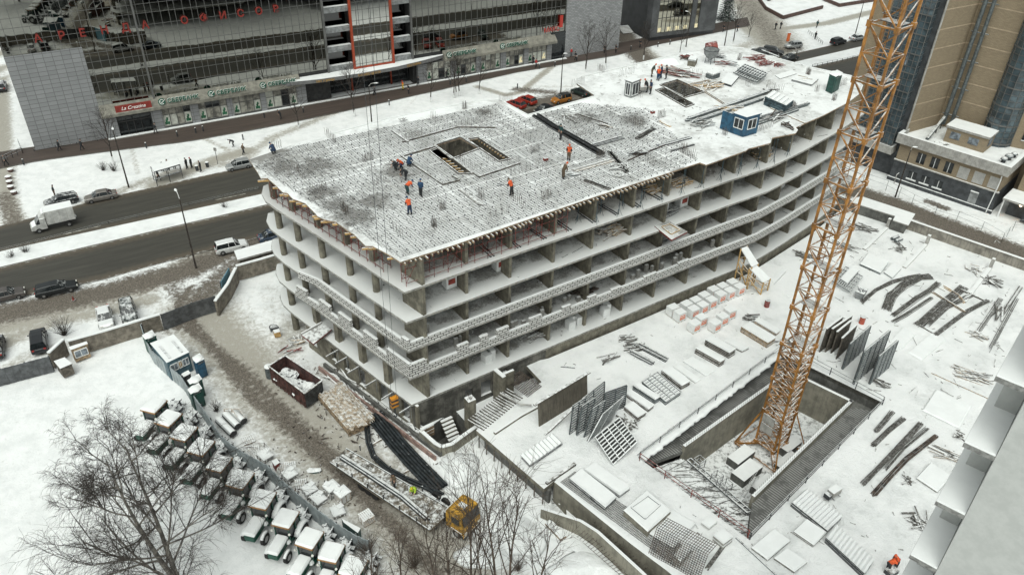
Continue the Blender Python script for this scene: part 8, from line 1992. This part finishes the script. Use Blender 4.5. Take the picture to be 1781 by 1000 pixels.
cabP = G(800, 915, 0); T = thing('truck_tractor', 'muddy yellow truck cab in front of the flatbed trailer', 'truck', cabP); hd_ = th_t + math.pi; T.rotation_euler = (0, 0, hd_ + .0)
yel = mat('muddy_yellow_paint', (.48, .26, .03), .55, snow=.35, var=.35, sc=2.5, streak=.5)
mb = MB(); mb.loft([ring(-.6, .9, 2.9, 1.2), ring(.1, .9, 3.0, 1.2), ring(1.1, .9, 2.95, 1.2), ring(1.35, .9, 2.0, 1.2), ring(1.45, .5, 1.5, 1.2)]); mb.build('cab', yel, T); mb = MB(); mb.hexa([(1.18, -1.05, 2.85), (1.40, -1.1, 1.95), (1.40, 1.1, 1.95), (1.18, 1.05, 2.85), (1.24, -1.05, 2.87), (1.46, -1.1, 1.97), (1.46, 1.1, 1.97), (1.24, 1.05, 2.87)])
for s in (-1, 1): mb.box(.5, s * 1.205, 1.9, .9, .03, .75)
mb.build('cab_glass', M['cglass'], T); mb = MB(); mb.box(-2.6, 0, .7, 4.6, .9, .4); mb.box(-1.0, 0, .9, .5, 1.6, 1.0); mb.box(1.3, 0, .35, .4, 2.3, .35); mb.build('chassis', M['steel_d'], T); mb = MB(); mb.box(.3, .1, 3.0, .7, .5, .1, 0, 0, 1); mb.build('roof_hatch', [M['white'], M['snow']], T)
for x in (.6, -2.6, -3.8):
 for s in (-1, 1): wheel(T, x, s * 1.0, .5, .32)
for s in (-1, 1): mb = MB(); mb.box(1.48, s * .9, .9, .08, .3, .22); mb.build('headlight', M['lamp'], T)
for s in (-1, 1): mb = MB(); mb.box(.6, s * 1.02, 1.02, 1.3, .4, .1); mb.build('fender', M['snow'], T)
# hoses and big black pipes
def hose(pts, r, n, w, label, m='pipe', z=.12, group='big black pipes beside the raw building'):
 P = [G(x, y, z) for x, y in pts];
 for i in range(n):
  T = thing('plastic_pipe', label % (words[i]), 'pipe', P[0], 0, group); mb = MB(); Q = []
  for k, p in enumerate(P):
   t = (P[min(k + 1, len(P) - 1)] - P[max(k - 1, 0)]).normalized(); nn2 = Vector((-t.y, t.x, 0)); Q.append(p - P[0] + nn2 * ((i - (n - 1) / 2) * w) + Vector((0, 0, r)))
  rs_ = []
  for a, b in zip(Q[:-1], Q[1:]): mb.tube(a, b, r, None, 8, 0, False)
  mb.build('pipe_wall', M[m], T); mb = MB(); mb.tube(Q[0] - (Q[1] - Q[0]).normalized() * .01, Q[0] + (Q[1] - Q[0]).normalized() * .05, r * .7, None, 8); mb.build('pipe_mouth', M['black'], T)
hose([(650, 722), (668, 745), (690, 772), (715, 800), (742, 828), (765, 852)], .16, 6, .32, 'thick black pipe, %s from the track side of the wide bundle'); hose([(638, 742), (641, 770), (650, 795), (672, 815), (705, 833), (740, 848), (770, 862)], .14, 2, .32, 'black hose curling round the trailer end, %s from the trailer')
beam([(648, 773), (668, 761)], .15, .12, 'short brown batten between the hoses and the black pipes', 'wood', z=.02, name='batten'); beam([(702, 822), (740, 806)], .15, .12, 'brown batten under the black pipes', 'wood', z=.02, name='batten')
# pallets and junk along the fence
def pallet(px, py, rz, label, z=0, tilt=0, m='wood', n=1, group='wooden pallets along the blue fence', snow_=False):
 T = thing('wood_pallet', label, 'pallet', G(px, py, z), rz, group)
 for j in range(n):
  mb = MB(); b = j * .17
  for k in range(6): mb.box(-.5 + k * .2, 0, b + .1, .14, 1.15, .03)
  for y in (-.5, 0, .5): mb.box(0, y, b, 1.15, .1, .1)
  mb.build('pallet_deck', M[m], T)
 if snow_:
  mb = MB(); mb.snow(0, 0, n * .17, 1.15, 1.2, .22, 0, 0); mb.box(.3, .2, n * .17 + .22, .6, .5, .1, .4); mb.build('snow_cap', M['snowtop'], T)
  mb = MB()
  for k in range(5): mb.bar((rr.uniform(-.6, .6), -.7, rr.uniform(0, .5)), (rr.uniform(-.6, .6), .75, rr.uniform(.1, .8)), .09, .04)
  mb.build('loose_slat', M['wood'], T)
 T.rotation_euler = (tilt, tilt * .6, rz); return T
for a in ((432, 765, .6, 'single pallet lying near the big snowy pipes', 0, .1), (441, 785, .5, 'slatted pallet leaning on the fence below the single one', .3, .5), (461, 797, .9, 'snow heaped pallet pile beside the leaning slatted one', 0, .12, 'wood_d', 3, 'w', True), (504, 812, .4, 'grey slatted pallet propped behind the snowy crates', .3, .35), (491, 818, .2, 'pallet standing against the fence by the red box', .4, .7), (505, 832, .8, 'snowy pile of pallets with round holes in the snow', 0, 0, 'wood_d', 4, 'w', True), (523, 843, .5, 'tilted pallet between two snowy piles', .3, .5), (540, 858, .7, 'snowy pile of pallets, nearer the fence bend', 0, 0, 'wood_d', 4, 'w', True), (553, 872, .9, 'crooked snowy pallets at the end of the row', 0, .15, 'wood_d', 3, 'w', True), (588, 892, .5, 'snow mound over pallets beside the green bin', 0, 0, 'wood_d', 2, 'w', True), (638, 905, .7, 'brown stack of pallets near the brush', 0, 0, 'wood', 5), (578, 858, 2.4, 'left half of the tall snowy crate stack on the track side', 0, 0, 'wood_d', 6, 'w', True), (597, 868, 2.4, 'right half of the tall crate stack with pale boards', 0, 0, 'wood', 6, 'w', True)):
 pallet(a[0], a[1], a[2], a[3], 0, a[5], a[6] if len(a) > 6 else 'wood', a[7] if len(a) > 7 else 1, snow_=len(a) > 9)
T, Q = rbox('red_box', ((473, 802), (478, 809), (486, 804), (481, 797)), 0, .9, 'small dark red box among the pallets', 'box', M['red'])
T, Q = rbox('green_bin', ((594, 901), (598, 908), (622, 926), (627, 918)), 0, 1.3, 'green grey bin with snow at the end of the blue fence', 'bin', mat('green_grey_sheet', (.05, .10, .09), .6, var=.2), over=.02)
T = thing('green_tarp', 'crumpled green tarp lying on the site track', 'tarp', G(547, 818)); mb = MB(); mb.blob((0, 0, 0), .7, .35, .18, 0, 8, 3, .3); mb.build('tarp_sheet', M['green'], T)
T = thing('machine_parts', 'orange hose reel and machine parts lying near the round columns', 'machine', G(478, 577)); mb = MB(); mb.path([Vector((math.cos(a) * .55, 0, .6 + math.sin(a) * .55)) for a in [i * .5 for i in range(13)]], .06, 5); mb.box(-.2, .4, 0, .9, .6, .5, .4); mb.build('reel', M['steel_d'], T); mb = MB(); mb.box(.5, -.7, 0, .7, .7, .7, .5, 0, 1); mb.build('engine_box', [M['wood_y'], M['snow']], T)
heap(520, 592, 0, .9, 16, 1.4, 'heap of splintered boards at the foot of the round column', ('wood_y', 'wood_d'), None, group='boards near the round columns'); heap(505, 612, 0, .9, 8, 1.5, 'few dark laths on the snow above the skip', ('wood_d', 'red'), .6, group='boards near the round columns'); heap(590, 660, 0, .8, 16, 2.6, 'pale laths lying along the building foot', ('conc_l', 'wood'), -.7, group='boards near the round columns'); heap(620, 690, 0, .9, 22, 3.0, 'brown boards scattered on top of the lumber', ('wood', 'wood_d'), -.85, group='boards near the round columns'); heap(720, 750, 0, .8, 22, 1.6, 'snowy rubble strip along the building foot', ('conc_l', 'wood_d'), -.7, group='boards near the round columns')
T = thing('steel_drum', 'snow covered steel drum standing left of the skip', 'drum', G(470, 655)); mb = MB(); mb.tube((0, 0, .0), (0, 0, 1.5), .45, None, 12); mb.build('drum', M['steel'], T); mb = MB(); mb.blob((0, 0, 1.5), .48, .48, .25, 0, 10, 3, .03); mb.build('snow_cap', M['snow'], T)
# snow mounds near the trailer and the ramp
def mound(px, py, rx, ry, h, label, z=0, n=14, m='snowtop'):
 T = thing('snow_mound', label, 'snow', G(px, py, z)); mb = MB(); q = random.Random(px); N = 28; ph = [q.uniform(0, 6.28) for _ in range(6)]; rings = []
 for k in range(9):
  f = 1 - k / 9; rings.append([Vector((math.cos(a) * rx * f * (1 + .18 * math.sin(2 * a + ph[0]) + .1 * math.sin(5 * a + ph[1])), math.sin(a) * ry * f * (1 + .18 * math.sin(3 * a + ph[2])), -.12 + h * (1 - f * f) * (1 + .25 * math.sin(3 * a + ph[3] + 4 * f) * f) + q.uniform(-.03, .03))) for a in (2 * math.pi * i / N for i in range(N))])
 mb.loft(rings, 0); mb.build('mound', M[m], T, smooth=True); return T
mound(800, 812, 2.2, 2.4, 1.1, 'snow heap with dark bits between the pipes and the ramp'); mound(855, 900, 2.5, 2.5, .8, 'snow mound behind the yellow truck cab'); mound(905, 935, 2.6, 2.2, .8, 'smooth snow mound in front of the ramp wall'); mound(845, 960, 2.5, 2.0, .7, 'snow mound below the yellow truck cab'); mound(780, 870, 1.3, 1.0, .7, 'small snow mound over sacks behind the truck'); mound(1020, 985, 3.0, 1.6, .5, 'long low snow bank along the outer ramp wall'); mound(1165, 108, 2.4, 1.4, .7, 'snow heap beside the workers on the roof', 21.0)
stack('wall_plate', (948, 908), (975, 936), (985, 930), .3, 'salmon coloured sheet lying along the outer ramp wall', 'sheet', z=0, m='ply', layers=1, snow=.01, part='sheet_layer')
o = WELL[0].copy(); T = thing('stair_well', 'dark concrete well behind the curved parapet at the sharp building corner', 'stair well', o); mb = MB(); n_ = len(WELL)
cw = sum(WELL, Vector()) / 4
for i in range(4):
 a, b = WELL[i] - o, WELL[(i + 1) % 4] - o; mb.add([(a.x, a.y, -3), (b.x, b.y, -3), (b.x, b.y, .05), (a.x, a.y, .05)], [(0, 1, 2, 3)])
mb.poly([Vector((*(p - o).to_2d(), -3)) for p in WELL]); mb.build('well_wall', M['wall_d'], T); mb = MB()
for i in range(4):
 a, b = WELL[i], WELL[(i + 1) % 4]; ea, eb = a + (a - cw).normalized() * 1.7, b + (b - cw).normalized() * 1.7; mb.poly([Vector((*(p - o).to_2d(), z)) for p, z in ((a, .03), (ea, .0), (eb, .0), (b, .03))])
mb.build('rim_snow', M['snowtop'], T); mb = MB()
for k in range(9): q = WELL[3].lerp(WELL[0], .3) - o; d = (WELL[2] - WELL[3]).normalized(); mb.box(q.x + d.x * (.3 + .3 * k), q.y + d.y * (.3 + .3 * k), -.35 - .3 * k, .35, 1.4, .2, math.atan2(d.y, d.x))
mb.build('stair_tread', M['conc'], T)
# access parapet with rounded corner by the building
kw = [G(x, y, 1.2) for x, y in ((731, 748), (757, 771), (768, 777), (786, 772), (805, 758), (828, 742))]; T = thing('stair_parapet', 'curved concrete parapet round the stair well at the sharp building corner', 'wall', Vector((kw[0].x, kw[0].y, 0))); o = Vector(T.location); mb = MB(); ms = MB()
for a, b in zip(kw[:-1], kw[1:]): mb.bar(Vector((a.x, a.y, .1)) - o, Vector((b.x, b.y, .1)) - o, .3, 2.2); ms.bar(Vector((a.x, a.y, 1.25)) - o, Vector((b.x, b.y, 1.25)) - o, .38, .1)
mb.build('parapet_wall', M['wallc'], T); ms.build('snow_cap', M['snow'], T)
T = thing('retaining_strip', 'low pink stained kerb wall running along the left side of the raw building', 'wall', G(735, 782)); o = Vector(T.location); mb = MB(); a, b = G(555, 640, .2) - o, G(758, 798, .2) - o; mb.bar(a, b, .2, .6); mb.build('kerb', mat('pinkish_kerb', (.30, .20, .17), .8, snow=.2, var=.2), T); mb = MB(); mb.bar(a + Vector((.5, .5, .1)), b + Vector((.5, .5, .1)), .3, .5); mb.build('inner_kerb', M['wall_d'], T)
stack('brick_shelf', (731, 744), (734, 747), (755, 737), 1.5, 'short brick shelf leaning on the sharp building corner', 'shelf', z=0, m='ply', layers=3, snow=.05, part='brick_course')
P = [(803, 768), (818, 760), (810, 754)]
T = thing('concrete_column', 'free standing concrete column stub beside the stair well', 'column', G(818, 742, 0)); mb = MB(); mb.box(0, 0, 0, .9, .9, 4.0, .6, 0, 1); mb.build('shaft', [M['conc'], M['snow']], T); mb = MB()
for k in range(8): mb.bar((rr.uniform(-.35, .35), rr.uniform(-.35, .35), 4), (rr.uniform(-.35, .35), rr.uniform(-.35, .35), 4.5), .03)
mb.build('starter_bars', M['rebar'], T)
T = thing('stub_wall', 'short concrete stub wall beside the basement door openings', 'wall', G(868, 700, 0)); mb = MB(); mb.box(0, 0, 0, 1.6, .4, 4.2, R(-50)); mb.box(.9, .5, 0, 1.4, .3, 4.0, R(35)); mb.build('wall_slab', M['conc'], T); mb = MB(); mb.box(0, 0, 4.2, 1.6, .45, .1, R(-50)); mb.build('snow_cap', M['snow'], T)
a, b = G(838, 745, PZ + .1), G(905, 690, PZ + .1); T = thing('joist_row', 'row of snowy timber joists bridging the gap between yard slab and building', 'joists', a); d = b - a; n = Vector((-d.y, d.x, 0)).normalized()
for k in range(18): mb = MB(); p = d * (k / 17); mb.bar(p - n * .3, p + n * 1.9, .1, .16); mb.build('joist', M['wood_d'], T)
P = [G(x, y, PZ + .12) for x, y in ((905, 645), (942, 672), (918, 690), (880, 662))]; T = ribpanel('bar_mat', [P[3], P[2], P[1], P[0]], 'mat of bars over the open corner next to the basement wall', 'steel mesh', 12, 12, m='rebar', w=.03, th_=.04)
beam([(870, 685), (905, 704), (925, 706)], .15, .15, 'pale poles thrown across the joist row', 'conc_l', z=PZ + .4, n=2, name='pole')
beam([(860, 755), (905, 725), (960, 695)], .3, .25, 'long snowy kerb beam before the plank wall', 'conc', z=PZ, name='kerb_beam'); beam([(950, 842), (1000, 808)], .3, .25, 'short kerb beam with rods at the slab corner', 'wood_d', z=PZ, name='kerb_beam')
beam([(1620, 649), (1727, 697)], .12, .1, 'long thin rusty beam lying alone in the snow', 'wood', z=PZ, name='kerb_beam'); beam([(1280, 935), (1350, 1000)], .14, .1, 'thin dark beam below the pit corner', 'steel_d', z=PZ, name='kerb_beam'); beam([(1270, 935), (1230, 990)], .3, .05, 'faint strip of steel bars below the pit corner', 'rebar_g', z=PZ, n=5, name='bar_strip')
beam([(947, 598 + 0), (990, 582)], .6, .1, 'snowy board lying in front of the raw building', 'conc_l', z=PZ, name='board'); beam([(975, 638), (1000, 640)], .12, .1, 'short crooked pipe in the snow', 'steel_d', z=PZ, name='pipe_piece')
# ================================================================ crane hook on its ropes
hz = 4.0; hp = G(686, 700, hz); T = thing('crane_hook', 'yellow and black striped hook block hanging on thin crane ropes', 'hook', hp); mb = MB();
for k in range(5): mb.box(0, 0, -.5 + k * .25, .75, .45, .25, .6, k % 2, None)
mb.build('hook_block', [mat('hook_orange', (.60, .24, .02), .5), M['steel_d']], T); mb = MB(); mb.bar((0, 0, -.5), (0, 0, -1.4), .14); mb.path([Vector((0, 0, -1.4)), Vector((.2, 0, -1.7)), Vector((0, 0, -1.95)), Vector((-.2, 0, -1.7))], .08, 6); mb.build('hook', M['steel_d'], T)
mb = MB()
for s in (-.25, .25): mb.bar((s, 0, .7), (s * 2.2 + .2, 0, 58), .03)
mb.build('rope', M['steel_d'], T)
# ================================================================ street furniture
def lamp(px, py, h, label, arm=1.6, az_=0.0, group='street lights'):
 T = thing('street_light', label, 'street light', G(px, py), az_, group); mb = MB(); mb.tube((0, 0, 0), (0, 0, h), .13, .07, 8); mb.build('pole', M['bark'], T); mb = MB(); mb.path([Vector((0, 0, h)), Vector((arm * .4, 0, h + .5)), Vector((arm, 0, h + .6))], .05, 6); mb.build('arm', M['conc_l'], T); mb = MB(); mb.blob((arm + .3, 0, h + .55), .45, .18, .14, 0, 8, 3, .02); mb.build('lamp_head', M['white'], T); return T
N33a = math.atan2(N33.y, N33.x)
lamp(341, 466, 10.5, 'street light on the median side near the white crossover', 1.2, N33a); lamp(224, 326, 9.8, 'street light between the bus shelter and the brownish sedan', 1.0, N33a + 3.1); lamp(647, 219, 7.5, 'street light with a white head left of the roof edge', 1.0, 0.2); lamp(975, 166, 8.0, 'plain pole behind the yellow crossover', .2, 0); lamp(1193, 82, 7.5, 'dark pole right of the dark building corner', .8, 2.5); lamp(1260, 80, 7.5, 'dark pole with a curved arm before the spruce', 1.4, .5); lamp(1375, 140, 6.5, 'street light with a bright head beside the far roof end', 1.6, 2.6); lamp(1487, 62, 8.5, 'tall dark pole behind the parked pale sedan', .2, 0); lamp(1557, 343, 8.2, 'dark wooden pole before the annex wall', .2, 0)
T = thing('bus_shelter', 'glass bus shelter with a snowy flat roof and a bench', 'bus shelter', G(288, 300)); o = Vector(T.location); P = [G(x, y, 2.4) - o for x, y in ((262, 290), (268, 300), (313, 287), (309, 276))]; zz = Vector((0, 0, .12)); mb = MB(); mb.hexa(P + [p + zz for p in P], 0, 1); mb.build('roof', [M['steel_d'], M['snow']], T); mb = MB()
for p in P + [(P[0] + P[3]) / 2, (P[1] + P[2]) / 2]: mb.bar((p.x, p.y, 0), p, .08)
for a, b in ((P[3], P[0]), (P[0], P[1]), (P[2], P[3])):
 for z in (.5, 1.2, 2.0): mb.bar((a.x, a.y, z), (b.x, b.y, z), .05)
mb.build('frame', M['steel_d'], T); mb = MB(); a, b = P[0].lerp(P[1], .3), P[3].lerp(P[2], .3); mb.bar((a.x, a.y, .45), (b.x, b.y, .45), .45, .07); mb.build('bench', M['wood_d'], T)
for i, (x, y) in enumerate(((343, 296), (361, 290))):
 T = thing('litter_bin', ['small dark litter bin beside the person with the red bag', 'small grey litter bin right of the bus stop crowd'][i], 'bin', G(x, y)); mb = MB(); mb.tube((0, 0, 0), (0, 0, .8), .25, .3, 10); mb.build('bin_body', M['steel_d'], T); mb = MB(); mb.tube((0, 0, .8), (0, 0, .88), .3, .25, 10); mb.build('snow_cap', M['snow'], T)
T = thing('stop_sign', 'thin pole with a small bus stop plate', 'sign', G(379, 286)); mb = MB(); mb.bar((0, 0, 0), (0, 0, 3), .07); mb.build('pole', M['steel_d'], T); mb = MB(); mb.bar((-.25, 0, 2.7), (.25, 0, 2.7), .05, .6); mb.build('plate', M['conc_l'], T)
T = thing('bollard', None, 'bollard'); mb = MB(); mb.tube((0, 0, 0), (0, 0, 1.0), .12, .12, 8); mb.build('post', M['steel_d'], T); mb = MB(); mb.blob((0, 0, 1.0), .14, .14, .1, 0, 8, 3, .02); mb.build('cap', M['conc_l'], T); K = {'o': T}
for i, (x, y) in enumerate(((42, 287), (255, 258), (309, 238), (341, 232), (354, 229), (423, 243), (460, 205), (528, 196), (677, 183), (783, 148), (811, 143), (900, 154), (938, 120), (965, 116), (1003, 106), (1097, 88), (1144, 82), (1165, 78))):
 put(K, G(x, y), 0, 'short dark bollard on the brown pavement edge, %s from the left' % ORD[i], 'bollard', 'bollards along the brown pavement')
T = thing('flower_tub', None, 'tub'); mb = MB(); mb.tube((0, 0, 0), (0, 0, .45), .4, .5, 10); mb.build('tub_wall', mat('brown_tub', (.12, .07, .06), .8, snow=.7), T); mb = MB(); mb.blob((0, 0, .4), .45, .45, .2, 0, 9, 3, .05); mb.build('snow_fill', M['snow'], T); K = {'o': T}
for i, (x, y) in enumerate(((19, 298), (15, 311), (17, 319), (19, 328), (25, 337))): put(K, G(x, y), 0, 'small brown round tub by the left lane, %s from the top' % words[i], 'tub', 'round tubs by the left lane')
T = thing('traffic_cone', 'tiny red cone on the snow beside the black wagon', 'cone', G(128, 522)); mb = MB(); mb.tube((0, 0, .03), (0, 0, .6), .18, .03, 10); mb.build('cone_body', M['red'], T); mb = MB(); mb.box(0, 0, 0, .4, .4, .04); mb.build('cone_base', M['steel_d'], T)
T = thing('red_hydrant', 'slim orange red advertising post beside the silver hatchback', 'post', G(1370, 72)); mb = MB(); mb.box(0, 0, 0, .7, .3, 2.0, .4); mb.build('post_panel', M['orange'], T); mb = MB(); mb.box(0, 0, 2.0, .8, .35, .08, .4); mb.build('cap', M['snow'], T)
def rail(pts, label, z=0, h=.9, step=2.0, m='steel_d', name='guard_rail', t=.05): return railing(name, [G(x, y, z) for x, y in pts], label, 'railing', M[m], z, h, step, t=t)
rail([(1412, 119), (1455, 110), (1500, 100)], 'dark railing along the median beyond the far roof end', 0, .8, 1.6); rail([(5, 283), (40, 267), (34, 252)], 'dark railing corner at the left picture edge', 0, 1.1, 1.0); rail([(60, 264), (205, 240)], 'low rail along the foot of the grey stone corner', 0, .5, 3); rail([(1405, 58), (1430, 78)], 'low fence near the parked cars beyond the junction', 0, .8, 1.2)
rail([(1500, 318), (1540, 332), (1585, 356), (1625, 375), (1662, 386), (1705, 404), (1740, 424), (1760, 402), (1790, 398)], 'thin wire fence between the dirt road and the annex', 0, 1.8, 3.2, 'steel', 'wire_fence', .03)
rail([(450, 330), (330, 358), (190, 390), (60, 424), (-60, 452)], 'thin low cable rail along the median strip', .17, .5, 4, 'steel_d', 'cable_rail', .025)
for i, q in enumerate((((1300, -30), (1332, 14), (1362, 30), (1431, 12)), ((1431, -3), (1460, 9), (1530, -2), (1560, -12)))):
 P = [G(x, y, .5) for x, y in q]; o = Vector((P[0].x, P[0].y, 0)); T = thing('planter_wall', ['brown brick edged raised bed beyond the junction, left one', 'brown brick edged raised bed at the top edge, right one'][i], 'planter', o); mb = MB()
 for a, b in zip(P[:-1], P[1:]): mb.bar(a - o + Vector((0, 0, -.1)), b - o + Vector((0, 0, -.1)), .4, .8)
 mb.build('brick_edge', mat('red_brown_brick', (.10, .06, .05), .8, var=.2), T); mb = MB(); mb.prism([((p - o).x, (p - o).y) for p in P], .0, .42); mb.build('bed_snow', M['snowtop'], T)

# fine litter over the working areas : offcuts and clods nobody could count
mb = MB(); ql = random.Random(8); hole = [tuple(p.to_2d()) for p in PIT]
def litter(n, x0, x1, y0, y1, z, smin, smax):
 for k in range(n):
  px, py = ql.uniform(x0, x1), ql.uniform(y0, y1); p = G(px, py, z)
  if z > 2 and (in_convex(np.array([p.x]), np.array([p.y]), PIT, -.8)[0] or (px < 1010 + (py - 700) * .9 if py > 700 else px < 960 + (640 - py) * 2.2)): continue
  if z < 2 and z > 1 and any(in_convex(np.array([px]), np.array([py]), q, -6)[0] for q in (((1141, 158), (1178, 138), (1226, 160), (1195, 187)),)): continue
  a = ql.uniform(0, 3.14); d = Vector((math.cos(a), math.sin(a), 0)) * ql.uniform(smin, smax); mb.bar(p + Vector((0, 0, .03)), p + d + Vector((0, 0, ql.uniform(.02, .12))), ql.uniform(.04, .11), .05)
litter(300, 900, 1760, 430, 960, PZ, .1, .5); litter(120, 1380, 1760, 420, 700, PZ, .3, 1.6)
tag(mb.build('site_litter', M['wood_d']), kind='stuff')
mb = MB(); litter(160, 470, 760, 600, 900, 0, .08, .3); litter(90, 540, 700, 640, 780, 0, .2, 1.0); litter(100, 380, 620, 740, 940, 0, .1, .4); tag(mb.build('track_litter', M['rebar']), kind='stuff')
mb = MB(); litter(240, 1040, 1420, 110, 260, 1.9, .1, .7)
mb.v = [tuple((Vector(v) - Vector((0, 0, CAMH))) * ((CAMH - 21.13) / (CAMH - 1.9)) + Vector((0, 0, CAMH))) for v in mb.v]; tag(mb.build('deck_litter', M['wood_d']), kind='stuff')
for i in range(1, 6):
 mb = MB()
 for k in range(150):
  p, t = along(right, ql.uniform(1, 76)); n = Vector((-t.y, t.x)); p = p + n * (ql.random() ** .6 * 7 + .4); a = ql.uniform(0, 3.14); L_ = ql.choice((.15, .3, .3, .8, 1.6)); mb.bar((p.x, p.y, LV[i] + .03), (p.x + math.cos(a) * L_, p.y + math.sin(a) * L_, LV[i] + ql.uniform(.03, .2)), ql.uniform(.05, .16), .05)
 tag(mb.build('floor_litter', M['wood_d' if i % 2 else 'steel_d']), kind='stuff')
